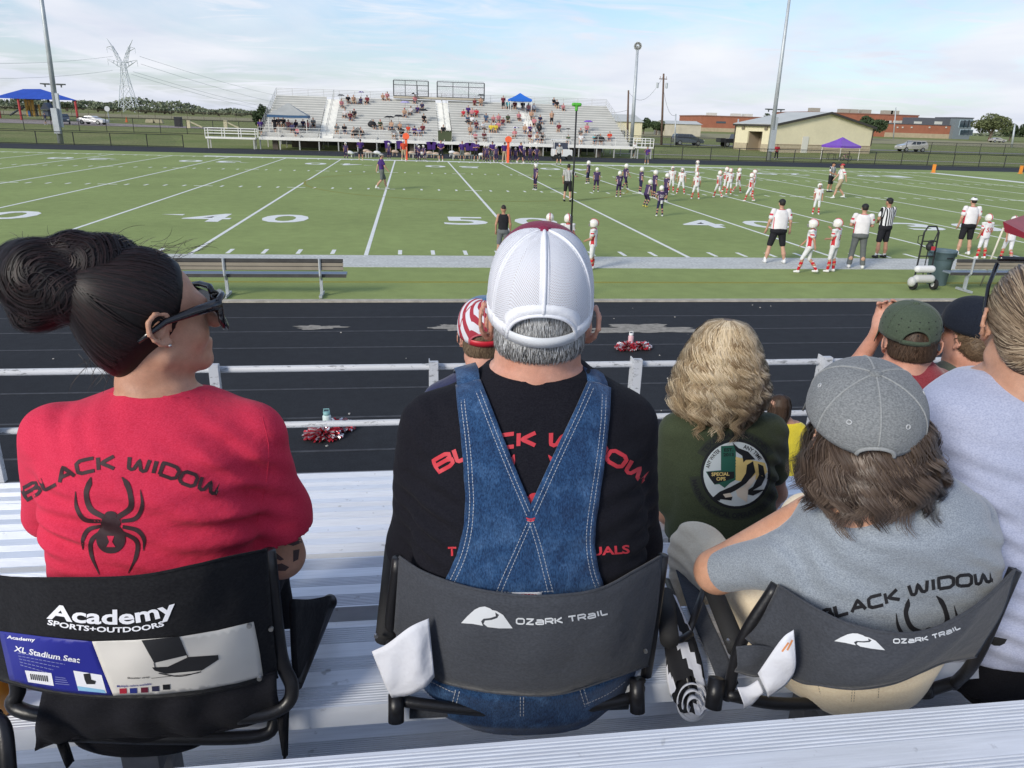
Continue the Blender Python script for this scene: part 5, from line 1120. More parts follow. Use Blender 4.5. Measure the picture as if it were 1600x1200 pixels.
for i, (x, y) in enumerate(((546, 243), (572, 240), (577, 243), (589, 243), (617, 241), (643, 243), (659, 244), (671, 243), (681, 245), (706, 242), (713, 244), (730, 245), (752, 246), (757, 248))):
    p = G(x, y+3.5); t = thing('equipment_bag', ['first', 'second', 'third', 'fourth', 'fifth', 'sixth', 'seventh', 'eighth', 'ninth', 'tenth', 'eleventh', 'twelfth', 'thirteenth', 'fourteenth'][i]+' tan gear bundle from the left along the far team bench', 'bag', p, 0, 'gear bundles on the far sideline')
    V, F = sdf_mesh([EL((0, 0, .45), (.32, .22, .16)), EL((.2, 0, .38), (.2, .2, .12)), RC((-.2, 0, .05), (-.15, 0, .4), .05), RC((.2, 0, .05), (.2, 0, .35), .05)], .05, .06); mesh('bundle', V, F, TANB if i % 3 else SHW, t, True)
for i, (x0_, x1_) in enumerate(((545, 556), (566, 584), (640, 690), (700, 765))):
    a, b = G(x0_, 247), G(x1_, 248.5); t = thing('team_bench', ['far left short', 'left', 'middle', 'right long'][i]+' grey bench on the far sideline', 'bench', a); MB().b2((a[0], 50.2, .42), (b[0], 50.5, .47)).build('seat', ALUD, t, world=True)
    for xx in np.linspace(a[0]+.3, b[0]-.3, 3): MB().b2((xx-.04, 50.2, 0), (xx+.04, 50.5, .42)).build('leg', ALUD, t, world=True)
for i, (x, lb) in enumerate(((605, 'single one left of the red shirt'), (624, 'one beside the red shirt'), (671, 'left one of the middle pair'), (677, 'right one of the middle pair'), (731, 'left one of the right trio'), (737, 'right one of the right trio'))):
    p = AT(x, 230, 62.45); t = thing('team_jersey', 'purple jersey on the far stand front, '+lb, 'jersey', (p[0], 62.45, .4), 0, 'jerseys hung along the far stand')
    MB().prism([(-.35, .75), (-.3, .5), (-.22, .5), (-.22, 0), (.22, 0), (.22, .5), (.3, .5), (.35, .75), (.1, .8), (-.1, .8)], 'y', -.03, .03).build('cloth', C_PUR, t)
# ================================================================ near stand: seat planks, foot planks, frame, rail
def planks_mat(name, col, rough):
    m = mat(name, col, rough, .2, nz=[(1.2, .06), (26, .07)], stretch=(.35, 6, 1), spec=.5, coord='Object'); t = m.node_tree; b = t.nodes['Principled BSDF']
    src = b.inputs['Base Color'].links[0].from_socket; tc = t.nodes.new('ShaderNodeTexCoord')
    n = t.nodes.new('ShaderNodeTexNoise'); n.inputs['Scale'].default_value = 26; n.inputs['Detail'].default_value = 6; t.links.new(tc.outputs['Object'], n.inputs[0])
    r = t.nodes.new('ShaderNodeMapRange'); r.inputs[1].default_value = .66; r.inputs[2].default_value = .74; t.links.new(n.outputs[0], r.inputs[0])
    mx = t.nodes.new('ShaderNodeMix'); mx.data_type = 'RGBA'; t.links.new(r.outputs[0], mx.inputs[0]); t.links.new(src, mx.inputs[6]); mx.inputs[7].default_value = (.22, .22, .22, 1)
    mul = t.nodes.new('ShaderNodeMath'); mul.operation = 'MULTIPLY'; mul.inputs[1].default_value = .6; t.links.new(r.outputs[0], mul.inputs[0]); t.links.new(mul.outputs[0], mx.inputs[0])
    t.links.new(mx.outputs[2], b.inputs['Base Color'])
    mp = t.nodes.new('ShaderNodeMapping'); mp.inputs['Scale'].default_value = (2, 260, 1); t.links.new(tc.outputs['Object'], mp.inputs[0]); n2 = t.nodes.new('ShaderNodeTexNoise'); n2.inputs['Scale'].default_value = 1; n2.inputs['Detail'].default_value = 3; t.links.new(mp.outputs[0], n2.inputs[0])
    bp = t.nodes.new('ShaderNodeBump'); bp.inputs['Strength'].default_value = .25; bp.inputs['Distance'].default_value = .001; t.links.new(n2.outputs[0], bp.inputs['Height']); t.links.new(bp.outputs[0], b.inputs['Normal']); return m
PLK = planks_mat('aluminium_plank', (.80, .83, .88), .38); PLR = planks_mat('aluminium_ribbed', (.66, .69, .74), .45)
FRM = mat('stand_steel', (.22, .22, .23), .6, .4, nz=[(3, .2), (40, .15)]); FRB = mat('stand_brown', (.10, .085, .075), .8, nz=(4, .2))
NS = thing('near_stand', 'silver ribbed aluminium bench stand the spectators in front sit on', 'bleachers', (-1, -18, 0))
CY = CP[1]
def plank(parent, name, x0, x1, y0, w, z, lip=.05):
    prof = []; mats_ = []; y = 0; seg = []
    bands = [('r', .20), ('s', .155), ('r', .155), ('s', .155), ('r', .20)] ; tot = sum(b for _, b in bands)+.0
    pts = [(0, -lip), (0, 0)]; mi = [0]
    yy = .006; pts.append((yy, 0)); mi.append(0)
    for kind, f_ in bands:
        L_ = f_/tot*(w-.012)
        if kind == 's': yy += L_; pts.append((yy, 0)); mi.append(0)
        else:
            n = max(3, int(L_/.0065))
            for i in range(n):
                for q_, d_ in ((.15, -.0016), (.5, -.0016), (.65, 0), (1, 0)): pts.append((yy+(i+q_)*L_/n, d_)); mi.append(1)
            yy += L_
    pts += [(w, 0), (w, -lip), (w-.004, -lip), (w-.004, -.006), (.004, -.006), (.004, -lip)]; mi += [0, 0, 0, 0, 0, 0]
    n = len(pts); xs = [x0, x1]; V = [(x, y0+p[0], z+p[1]) for x in xs for p in pts]
    F = [(i, (i+1) % n, (i+1) % n+n, i+n) for i in range(n)]
    o = mesh(name, V, F, PLK); o.data.materials.append(PLR)
    for i, pl in enumerate(o.data.polygons): pl.material_index = mi[i] if i < len(mi) else 0
    bm = bmesh.new(); bm.from_mesh(o.data); bmesh.ops.recalc_face_normals(bm, faces=bm.faces); bm.to_mesh(o.data); bm.free()
    child(o, parent); return o
ZS = 2.44
for k in range(-2, 4):
    for xa, xb_ in ((-12.5, -7.02), (-7.0, -1.02) if k else (-7.0, .98), (-1.0, 5.0) if k else (1.0, 5.0), (5.02, 11)):
        plank(NS, 'seat_plank', xa, xb_, CY+1.24+.61*k+(.03 if k < 0 else 0), .26, ZS-.2*k)
        plank(NS, 'foot_plank', xa, xb_, CY+1.52+.61*k, .30, ZS-.2*k-.43)
MBk = MB()
for k in range(-2, 4):
    for x in np.arange(-12, 11, 1.53):
        x = x+.42
        mb = MB(); yk = CY+1.24+.61*k; zk = ZS-.2*k
        mb.b2((x-.03, yk+.03, zk-.056), (x+.03, yk+.24, zk-.051)); mb.b2((x-.03, yk+.10, zk-.62), (x+.03, yk+.16, zk-.056)); mb.b2((x-.03, yk+.161, zk-.475), (x+.03, yk+.6, zk-.431-.05)); mb.b2((x-.035, yk+.02, zk-.16), (x+.035, yk+.10, zk-.057))
        if -9 < x < 5: mb.build('bracket', FRM, NS, world=True)
for k in range(-2, 4):
    MB().b2((-12.5, CY+1.20+.61*k, ZS-.2*k-.50), (11, CY+1.225+.61*k, ZS-.2*k-.33)).build('riser_board', FRM, NS, world=True)
    MB().b2((-12.5, CY+1.30+.61*k, ZS-.2*k-.52), (11, CY+1.36+.61*k, ZS-.2*k-.46)).build('cross_beam', FRB, NS, world=True)
dz_ = .97; ye = -15.70
n_ = 5
for i in range(n_):
    y0 = CY+3.42+i*((ye-CY-3.42)/n_); plank(NS, 'deck_plank', -12.5, 11, y0, (ye-CY-3.42)/n_-.006, dz_, .04)
MB().b2((-12.5, ye, dz_-.16), (11, ye+.02, dz_-.005)).build('deck_fascia', FRM, NS, world=True)
for x in np.arange(-12, 11, 2.0): MB().b2((x-.05, ye-.4, 0), (x+.05, ye-.3, dz_-.05)).build('support_post', FRM, NS, world=True)
# upper rows, walkway and press box behind the photographer
for k in range(-9, -2):
    plank(NS, 'seat_plank', -12.5, 11, CY+1.24+.61*k, .26, ZS-.2*k); plank(NS, 'foot_plank', -12.5, 11, CY+1.52+.61*k, .30, ZS-.2*k-.43)
# guard rail
GR = thing('guard_rail', 'chipped white pipe rail along the front edge of the near stand', 'railing', (-1, -15.6, dz_))
def chipped():
    m = mat('chipped_white_paint', (.50, .51, .53), .5, 0, nz=[(3, .05)]); t = m.node_tree; b = t.nodes['Principled BSDF']; src = b.inputs['Base Color'].links[0].from_socket
    tc = t.nodes.new('ShaderNodeTexCoord'); mp = t.nodes.new('ShaderNodeMapping'); mp.inputs['Scale'].default_value = (7, 22, 22); t.links.new(tc.outputs['Object'], mp.inputs[0])
    n = t.nodes.new('ShaderNodeTexNoise'); n.inputs['Scale'].default_value = 1.6; n.inputs['Detail'].default_value = 8; n.inputs['Roughness'].default_value = .7; t.links.new(mp.outputs[0], n.inputs[0])
    r = t.nodes.new('ShaderNodeMapRange'); r.inputs[1].default_value = .56; r.inputs[2].default_value = .62; t.links.new(n.outputs[0], r.inputs[0])
    mx = t.nodes.new('ShaderNodeMix'); mx.data_type = 'RGBA'; t.links.new(r.outputs[0], mx.inputs[0]); t.links.new(src, mx.inputs[6]); mx.inputs[7].default_value = (.2, .205, .21, 1); t.links.new(mx.outputs[2], b.inputs['Base Color']); return m
CHP = chipped(); RY = -15.62
zt_ = AT(667, 573, RY)[2]; zl_ = AT(520, 662, RY)[2]
MB().tube([(-12, RY, zt_), (10, RY, zt_)], .025, 12).build('top_rail', CHP, GR, True, world=True); MB().tube([(-12, RY, zl_), (10, RY, zl_)], .025, 12).build('lower_rail', CHP, GR, True, world=True)
xs_ = [AT(x, 574, RY)[0] for x in (338, 667, 983, 1284)]; sp_ = (xs_[3]-xs_[0])/3
for i in range(-5, 9):
    x = xs_[0]+i*sp_; mb = MB(); mb.b2((x-.035, RY-.085, dz_), (x+.035, RY-.036, zt_+.06)); mb.b2((x-.035, RY-.036, dz_), (x-.027, RY+.03, zt_+.06)); mb.build('post', CHP, GR, world=True, bevel=.003)
# ================================================================ things near the sideline
DARKW = mat('bench_plank', (.06, .058, .055), .6, nz=(6, .2)); BTAN = mat('bench_tan', (.28, .245, .19), .7, nz=(3, .1)); BBLU = mat('bench_seat', (.24, .29, .35), .4, .3)
def bench(lab, xl, xr, y, legs):
    t = thing('team_bench', lab, 'bench', ((xl+xr)/2, y, 0))
    # seen from behind: backrest planks lean towards the stand
    for i, (z, m) in enumerate(((.76, DARKW), (.68, BTAN), (.60, BTAN))): MB().b2((xl, y-.02, z-.033), (xr, y+.015, z+.033)).build('backrest_plank', m if i else DARKW, t, world=True)
    for z in (.722, .642, .565): MB().b2((xl+.01, y-.014, z-.008), (xr-.01, y+.005, z+.008)).build('backrest_gap', BLK, t, world=True)
    MB().b2((xl-.06, y+.05, .43), (xr+.05, y+.33, .47)).build('seat_plank', BBLU, t, world=True); MB().b2((xl-.06, y+.03, .40), (xr+.05, y+.05, .47)).build('seat_edge', DARKW, t, world=True)
    for x in legs:
        MB().tube([(x, y-.03, .80), (x, y-.025, .45), (x, y+.06, .36)], .028, 6).build('back_bracket', GSTL, t, world=True)
        MB().b2((x-.03, y+.05, .05), (x+.03, y+.11, .42)).build('leg', GSTL, t, world=True); MB().b2((x-.03, y-.18, .01), (x+.03, y+.34, .06)).build('foot', GSTL, t, world=True)
p = G(355, 464); q_ = G(502, 465); bench('long slatted team bench on the turf beside the woman in red', -9.3, AT(537, 430, -5.45)[0], -5.45, [p[0], q_[0], p[0]-(q_[0]-p[0])])
xl = AT(1495, 410, -5.0)[0]; bench('dark slatted team bench at the right edge beside the bin', xl, xl+3.2, -5.0, [xl+.42, xl+2.2])
# wheeled bin
p = G(1462, 444); BINM = mat('bin_grey_green', (.10, .15, .17), .55, nz=[(5, .1)])
t = thing('rubbish_bin', 'large grey green plastic bin beside the sprayer cart on the turf', 'bin', p); MB().lathe([(.22, 0), (.225, .02), (.27, .62), (.29, .63), (.295, .70), (.30, .705), (.31, .80), (.33, .81), (.33, .86), (.305, .86), (.29, .80), (.25, .3), (.0, .05)], p, 32, cap=False).build('bin_body', BINM, t, True, world=True)
for s_ in (-1, 1): MB().box(p+np.array((s_*.32, 0, .74)), (.06, .16, .08)).build('handle', BINM, t, world=True)
MB().box(p+np.array((0, -.312, .70)), (.16, .012, .025)).build('grip_slot', BLK, t, world=True)
# sprayer cart
p = G(1437, 452); t = thing('sprayer_cart', 'black hand truck carrying white tanks and a pump on the turf', 'hand cart', p); O = lambda x, y, z: p+np.array((x, y, z))*1.18
mb = MB(); mb.tube([O(-.17, 0, .12), O(-.15, .02, 1.15), O(-.08, .03, 1.27), O(.10, .03, 1.27), O(.17, .02, 1.15), O(.17, 0, .12)], .02, 8); 
for z in (.35, .68, .98): mb.tube([O(-.165, .0, z), O(.165, .0, z)], .014, 6)
mb.tube([O(0, 0, .2), O(0, 0, .98)], .012, 6); mb.tube([O(.16, .02, 1.2), O(.02, -.06, .9)], .014, 6); mb.build('frame', BLK, t, world=True)
for s_ in (-1, 1):
    MB().tube([O(s_*.23-.03, -.08, .12), O(s_*.23+.03, -.08, .12)], .125, 20).build('tyre', TYRE, t, world=True); MB().tube([O(s_*.23-.035, -.08, .12), O(s_*.23+.035, -.08, .12)], .06, 14).build('hub', mat('hub_white', (.6, .6, .6), .5), t, world=True)
V, F = sdf_mesh([RC(O(-.22, -.12, .44), O(.08, -.12, .44), .085), ], .012, .02); child(mesh('upper_tank', V, F, SHW, None, True), t)
V, F = sdf_mesh([RC(O(-.2, -.12, .24), O(.1, -.12, .24), .1), EL(O(-.3, -.12, .18), (.09, .1, .12))], .012, .03); child(mesh('lower_tank', V, F, mat('tank_grey', (.5, .5, .48), .5), None, True), t)
V, F = sdf_mesh([EL(O(-.02, -.05, .88), (.085, .08, .1)), RC(O(-.05, -.05, .98), O(.02, -.05, .99), .03)], .01, .02); child(mesh('pump', V, F, BLK, None, True), t)
MB().box(O(-.0, -.14, .86), (.09, .02, .09)).build('pump_label', CR, t, world=True); MB().tube([O(-.1, -.02, .85), O(-.26, 0, .95), O(-.27, 0, 1.08), O(-.14, .02, 1.1)], .01, 5).build('hose', BLK, t, world=True)
# camera mast
p = G(905, 471); base = G(889, 455); base = np.array((AT(889, 440, -5.6)[0], -5.6, 0)); tp = AT(901, 165, -5.6)
t = thing('camera_mast', 'thin black telescopic mast with a bright green top rising from the turf', 'mast', base)
mid_ = base*.55+tp*.45
MB().tube([base+(0, 0, .05), mid_], .026, 10).build('lower_pole', BLK, t, True, world=True); MB().tube([mid_, tp], .017, 10).build('upper_pole', BLK, t, True, world=True)
for a in range(3): an = a*2.094+.5; MB().tube([base+(0, 0, .75), base+np.array((math.cos(an)*.62, math.sin(an)*.62, .02))], .015, 6).build('tripod_leg', BLK, t, world=True)
V, F = sdf_mesh([RC(tp+(-.065, 0, .02), tp+(.065, 0, .02), .036), RC(tp+(0, 0, -.08), tp+(0, 0, 0), .03)], .01, .02); child(mesh('green_cap', V, F, mat('green_top', (.10, .42, .05), .5), None, True), t)
MB().tube([base+(.15, 0, .05), base+(.35, -.1, .02), base+(.55, 0, .03), base+(.5, .25, .02), base+(.3, .3, .03)], .018, 6).build('cable', BLK, t, world=True)
# maroon sun umbrella at the right edge
MARC = mat('maroon_canopy', (.22, .012, .03), .7, nz=(3, .12), sheen=.2)
pb_ = G(1532, 446); ptop = AT(1568, 356, -4.6)
t = thing('sun_canopy', 'maroon canopy corner on a leaning white pole at the right edge', 'canopy', pb_); MB().tube([pb_, ptop], .022, 10).build('pole', mat('pole_cream', (.62, .58, .48), .5), t, True, world=True)
a, b, c, d = AT(1567, 347, -4.6), AT(1570, 362, -4.6), AT(1640, 386, -5.2), AT(1640, 336, -3.4); e = AT(1600, 337, -3.9)
V = [a, e, d, c, b, AT(1700, 400, -4.0)]; o = mesh('canopy_cloth', V, [(0, 1, 2, 3), (0, 3, 4), (2, 5, 3)], MARC); child(o, t); o.modifiers.new('s', 'SOLIDIFY').thickness = .02
# pompoms and bottles on the track
FO1 = mat('foil_red', (.45, .03, .05), .3, .3); FO2 = mat('foil_silver', (.7, .68, .72), .25, .6)
def pompom(lab, c, r, seed):
    t = thing('pompom', lab, 'pompom', c); r_ = np.random.default_rng(seed)
    for nm, m, n in (('red_streamers', FO1, 420), ('silver_streamers', FO2, 300)):
        V = []; F = []
        for i in range(n):
            d = r_.normal(size=3); d[2] = abs(d[2])*.55-.05; d /= np.linalg.norm(d); w = np.cross(d, r_.normal(size=3)); w /= np.linalg.norm(w); L_ = r*r_.uniform(.5, 1.05); k0 = len(V)
            for f_, dr in ((.1, 0), (.55, .0), (1, -.25)): q = d*L_*f_*np.array((1.25, 1, .8))+np.array((0, 0, dr*L_*.5+.04)); q[2] = max(q[2], .012); V += [q-w*.011, q+w*.011]
            F += [(k0, k0+1, k0+3, k0+2), (k0+2, k0+3, k0+5, k0+4)]
        mesh(nm, V, F, m, t)
    return t
def bottle(lab, c, h, r, m, m2):
    t = thing('drink_bottle', lab, 'bottle', c); MB().lathe([(r*.9, 0), (r, .01), (r, h*.72), (r*.8, h*.78), (0, h*.785)], n=18).build('bottle_body', m, t, True); MB().lathe([(r*.75, h*.78), (r*.8, h*.8), (r*.8, h*.9), (0, h*.91)], n=18).build('lid', m2, t, True)
    MB().tube([(-r*.7, 0, h*.86), (-r*.6, 0, h*1.02), (r*.6, 0, h*1.02), (r*.7, 0, h*.86)], r*.14, 6).build('carry_loop', m2, t); return t
TEALM = mat('bottle_teal', (.22, .42, .42), .5); TEAL2 = mat('bottle_pale', (.55, .66, .64), .5); PNKM = mat('bottle_pink', (.66, .40, .42), .5)
c1_ = G(505, 683, .004); c2_ = G(988, 546, .004)
pompom('red and silver pompom on the track beside the teal bottle, the larger front one', c1_, .19, 1); pompom('red and silver pompom behind the teal bottle, mostly hidden by it', c1_+np.array((.16, .22, 0)), .16, 2)
bottle('teal and white drink bottle with a loop lid among the nearer pompoms', c1_+np.array((.04, .12, 0)), .30, .05, TEAL2, TEALM)
pompom('red and silver pompom farther away beside the pink bottle, left one', c2_+np.array((-.1, 0, 0)), .17, 3); pompom('red and silver pompom farther away beside the pink bottle, right one', c2_+np.array((.16, .03, 0)), .15, 4)
bottle('pale pink drink bottle standing among the farther pompoms', c2_+np.array((-.01, .1, 0)), .28, .045, PNKM, SHW)
# ================================================================ the spectators in front
def cloth(name, c, c2=None, weave=900, amt=.08, big=.06, rough=.9, sheen=.25, bump=.25, wr=0.):
    """knitted or woven cloth: fine heathered colour, soft folds in the bump"""
    m = bpy.data.materials.new(name); m.use_nodes = True; t = m.node_tree; b = t.nodes['Principled BSDF']; b.inputs['Roughness'].default_value = rough; b.inputs['Sheen Weight'].default_value = sheen; b.inputs['Specular IOR Level'].default_value = .12
    tc = t.nodes.new('ShaderNodeTexCoord')
    def nz(sc, det=3, st=None):
        n = t.nodes.new('ShaderNodeTexNoise'); n.inputs['Scale'].default_value = sc; n.inputs['Detail'].default_value = det
        if st: mp = t.nodes.new('ShaderNodeMapping'); mp.inputs['Scale'].default_value = st; t.links.new(tc.outputs['Object'], mp.inputs[0]); t.links.new(mp.outputs[0], n.inputs[0])
        else: t.links.new(tc.outputs['Object'], n.inputs[0])
        return n.outputs[0]
    c2 = c2 or tuple(min(1, v*(1+amt*2)) for v in c); c1 = tuple(v*(1-amt*2) for v in c) if c2 is None else c
    mx = t.nodes.new('ShaderNodeMix'); mx.data_type = 'RGBA'; r = t.nodes.new('ShaderNodeMapRange'); r.inputs[1].default_value = .35; r.inputs[2].default_value = .65; t.links.new(nz(weave*.45, 2, (1, 1, 1.6)), r.inputs[0]); t.links.new(r.outputs[0], mx.inputs[0]); mx.inputs[6].default_value = (*c, 1); mx.inputs[7].default_value = (*c2, 1)
    hv = t.nodes.new('ShaderNodeHueSaturation'); t.links.new(mx.outputs[2], hv.inputs['Color']); r2 = t.nodes.new('ShaderNodeMapRange'); r2.inputs[3].default_value = 1-big; r2.inputs[4].default_value = 1+big; t.links.new(nz(7), r2.inputs[0]); t.links.new(r2.outputs[0], hv.inputs['Value']); t.links.new(hv.outputs[0], b.inputs['Base Color'])
    b1 = t.nodes.new('ShaderNodeBump'); b1.inputs['Strength'].default_value = bump; b1.inputs['Distance'].default_value = .0008; t.links.new(nz(weave, 2), b1.inputs['Height'])
    b2 = t.nodes.new('ShaderNodeBump'); b2.inputs['Strength'].default_value = .75; b2.inputs['Distance'].default_value = .009; t.links.new(nz(13, 4, (1, 1, 1.7)), b2.inputs['Height']); t.links.new(b2.outputs[0], b1.inputs['Normal']); t.links.new(b1.outputs[0], b.inputs['Normal']); return m
def skinm(name, c, red):
    m = mat(name, c, .5, nz=[(14, .10), (90, .06), (420, .06)], bump=[(260, .12), (60, .08)], col2=red, spec=.35); b = m.node_tree.nodes['Principled BSDF']; b.inputs['Subsurface Weight'].default_value = .08; b.inputs['Subsurface Radius'].default_value = (.01, .004, .002); return m
SK1 = skinm('skin_warm', (.40, .20, .125), (.52, .29, .20)); SK2 = skinm('skin_ruddy', (.50, .23, .155), (.60, .33, .25)); SK3 = skinm('skin_freckled', (.50, .25, .155), (.62, .36, .25))
def hairmat(name, cs, rough=.38):
    m = bpy.data.materials.new(name); m.use_nodes = True; t = m.node_tree; b = t.nodes['Principled BSDF']; b.inputs['Roughness'].default_value = rough; b.inputs['Specular IOR Level'].default_value = .28
    a = t.nodes.new('ShaderNodeAttribute'); a.attribute_name = 'rnd'; r = t.nodes.new('ShaderNodeValToRGB'); t.links.new(a.outputs['Fac'], r.inputs[0]); el = r.color_ramp.elements
    while len(el) < len(cs): el.new(.5)
    for i, (e, c) in enumerate(zip(el, cs)): e.position = i/(len(cs)-1); e.color = (*c, 1)
    t.links.new(r.outputs[0], b.inputs['Base Color']); return m
H_DARK = hairmat('hair_black_brown', [(.006, .004, .004), (.012, .008, .008), (.022, .010, .010), (.010, .008, .009)], .5)
H_BLON = hairmat('hair_blonde', [(.10, .062, .032), (.32, .22, .12), (.56, .43, .26), (.72, .60, .42), (.26, .18, .10)], .42)
H_BRWN = hairmat('hair_ash_brown', [(.035, .024, .018), (.075, .052, .040), (.13, .095, .072), (.20, .15, .12)], .4)
H_GREY = hairmat('hair_grey', [(.05, .048, .045), (.14, .135, .13), (.36, .36, .36), (.60, .61, .61)], .42)
H_SAND = hairmat('hair_sandy', [(.10, .065, .04), (.17, .115, .07), (.22, .16, .10)], .5)
H_CHST = hairmat('hair_chestnut', [(.028, .016, .010), (.06, .036, .022), (.10, .06, .04)], .5)
H_DBLN = hairmat('hair_dark_blonde', [(.045, .03, .02), (.17, .12, .08), (.42, .33, .23), (.24, .17, .11)], .38)
def strands(name, P, wd, m, parent, nrm=None, tip=.35, rnd=None):
    """P (N,M,3) strand paths as tapered flat ribbons; nrm (N,M,3) surface normals"""
    N_, M_ = P.shape[:2]; T = np.gradient(P, axis=1); T /= np.linalg.norm(T, axis=2, keepdims=True)+1e-9
    if nrm is None: nrm = P-P.mean((0, 1))
    S_ = np.cross(T, nrm); S_ /= np.linalg.norm(S_, axis=2, keepdims=True)+1e-9
    w = (np.ones(M_)*1.0); w[0] = .8; w = np.interp(np.linspace(0, 1, M_), [0, .75, 1], [1, 1, tip])
    wd = np.broadcast_to(np.asarray(wd), (N_,)); W_ = wd[:, None, None]*w[None, :, None]*.5
    V = np.stack([P-S_*W_, P+S_*W_], 2).reshape(-1, 3); base = (np.arange(N_)*M_*2)[:, None]+(np.arange(M_-1)*2)[None, :]
    F = np.stack([base, base+1, base+3, base+2], -1).reshape(-1, 4)
    me = bpy.data.meshes.new(name); me.from_pydata(V.tolist(), [], F.tolist()); me.polygons.foreach_set('use_smooth', [True]*len(me.polygons)); me.materials.append(m)
    rn = rng.random(N_) if rnd is None else rnd; at_ = me.attributes.new('rnd', 'FLOAT', 'POINT'); at_.data.foreach_set('value', np.repeat(rn, M_*2).astype(np.float32)); me.update()
    o = bpy.data.objects.new(name, me); COL.objects.link(o)
    if parent is not None: child(o, parent)
    return o
def unit(v): v = np.asarray(v, float); return v/(np.linalg.norm(v, axis=-1, keepdims=True)+1e-12)
class Head:
    def __init__(s, c, yaw=0., pitch=0., roll=0., k=1.):
        s.c = np.array(c, float); s.R = rotm(pitch, roll, yaw); s.k = k
    def w(s, p): return s.c+(s.R @ (np.asarray(p, float)*s.k).T).T
    def el(s, c, r, k=None): return EL(s.w(c), np.array(r)*s.k, s.R, k)
    def rc(s, a, b, ra, rb=None, k=None): return RC(s.w(a), s.w(b), ra*s.k, (ra if rb is None else rb)*s.k, k)
    def face(s, wide=1., ears=True, neck=True, neckr=.056, necklen=.20, ndir=(0, -.045)):
        q = [s.el((0, -.012, .035), (.075*wide, .095, .085)), s.el((0, .028, -.03), (.063*wide, .066, .085)), s.el((0, .075, -.098), (.022, .018, .018), .02), s.rc((-.03, .083, .02), (.03, .083, .02), .013, None, .02), s.rc((0, .09, .005), (0, .113, -.03), .009, .014, .012), s.el((0, .088, -.064), (.024, .012, .007), .008), s.el((0, .086, -.075), (.020, .011, .007), .008)]
        for x in (-1, 1): q += [s.rc((x*.052*wide, -.005, -.065), (x*.014, .068, -.098), .020, .018, .02), s.el((x*.040*wide, .058, -.034), (.026, .024, .028), .02), s.el((x*.028, .082, .004), (.014, .009, .010), .006)]
        if ears:
            for x in (-1, 1): q += s.ear(x, wide)
        if neck: q += [s.rc((0, -.022, -.05), (0, ndir[1]-.005, -.05-necklen*.4), neckr*.98, neckr, .03)]
        return q
    def ear(s, x, wide=1.):
        cx = x*.079*wide; o = []; pts = [(-.004, .022, .010), (.0, .010, .026), (.008, -.010, .030), (.012, -.024, .018), (.012, -.026, -.002), (.008, -.018, -.018), (.002, -.006, -.030), (-.002, .004, -.034)]
        pts = [(cx+x*(a+.004), b-.008, c+.0) for a, b, c in pts]
        for a, b in zip(pts[:-1], pts[1:]): o.append(s.rc(a, b, .0048, None, .004))
        o.append(s.el((cx-x*.002, -.010, .0), (.006, .022, .030), .004)); o.append(s.rc((cx+x*.005, .004, .012), (cx+x*.007, -.012, -.012), .004, None, .004)); o.append(s.el((cx+x*.001, -.001, -.030), (.006, .009, .010), .005)); return o
def rows_px(rows):
    out = []
    for y, xl, xr, dy, ry in rows:
        a, b = at(xl, y, dy), at(xr, y, dy); out.append(((a[2]+b[2])/2, (a[0]+b[0])/2, CY+dy, (b[0]-a[0])/2, ry))
    return out
def folds(specs):
    """cloth folds: (origin, direction of travel, wavelength, amplitude, falloff radius, bend)"""
    def f(P):
        d = np.zeros(len(P))
        for o, dr, wl, amp, R_, bend in specs:
            q = P-np.array(o); dr_ = unit(dr); t = q @ dr_; r2 = (q*q).sum(1); w = 1.25*np.exp(-r2/(R_*R_)); oth = np.linalg.norm(q-t[:, None]*dr_, axis=1)
            d += amp*w*np.sin(2*np.pi*(t+bend*oth*oth/.1)/wl+3*np.sin(q[:, 0]*9+q[:, 2]*5))
        return d
    return f
def wob(amp=.003, s=11.):
    return lambda P: amp*(np.sin(P[:, 0]*s*1.3+2*np.sin(P[:, 2]*s*.7))*np.sin(P[:, 2]*s+P[:, 1]*7)+.5*np.sin(P[:, 0]*s*2.3+P[:, 2]*s*2.9))
def addf(*fs): return lambda P: sum(f(P) for f in fs)
def hand_prims(wr, d, side, curl=.5, s=1., thumb=None):
    """palm, five separate bent fingers of different lengths; wr wrist, d pointing direction, side across the palm towards the thumb"""
    d = unit(d); side = unit(side-d*(np.dot(side, d))); nn = np.cross(side, d); o = []; L_ = [.072, .080, .074, .060]
    o += [RC(wr, wr+d*.03*s, .026*s, .030*s, k=.012), EL(wr+d*.055*s, np.array((.040, .045, .016))*s, np.stack([side, d, nn], 1), k=.012)]
    for i in range(4):
        b = wr+d*.09*s+side*(.030-.020*i)*s-d*abs(i-1)*.004*s; p = b; L3 = L_[i]*s; dd = d.copy()
        for j, f_ in enumerate((.45, .32, .23)):
            a = curl*(.5+.35*j)+.06*i; dd = unit(d*math.cos(a*(j+1)*.8)+nn*math.sin(a*(j+1)*.8)+side*(.06-.04*i)); n_ = p+dd*L3*f_; o.append(RC(p, n_, (.0095-.001*j)*s, (.0088-.001*j)*s, k=.004)); p = n_
    tb = wr+d*.025*s+side*.028*s; td = unit(d*.7+side*.8+nn*.25); t1 = tb+td*.035*s; o += [RC(tb, t1, .013*s, .0105*s, k=.008), RC(t1, t1+unit(d*.95+side*.25+nn*.4)*.032*s, .0105*s, .009*s, k=.004)]
    return o
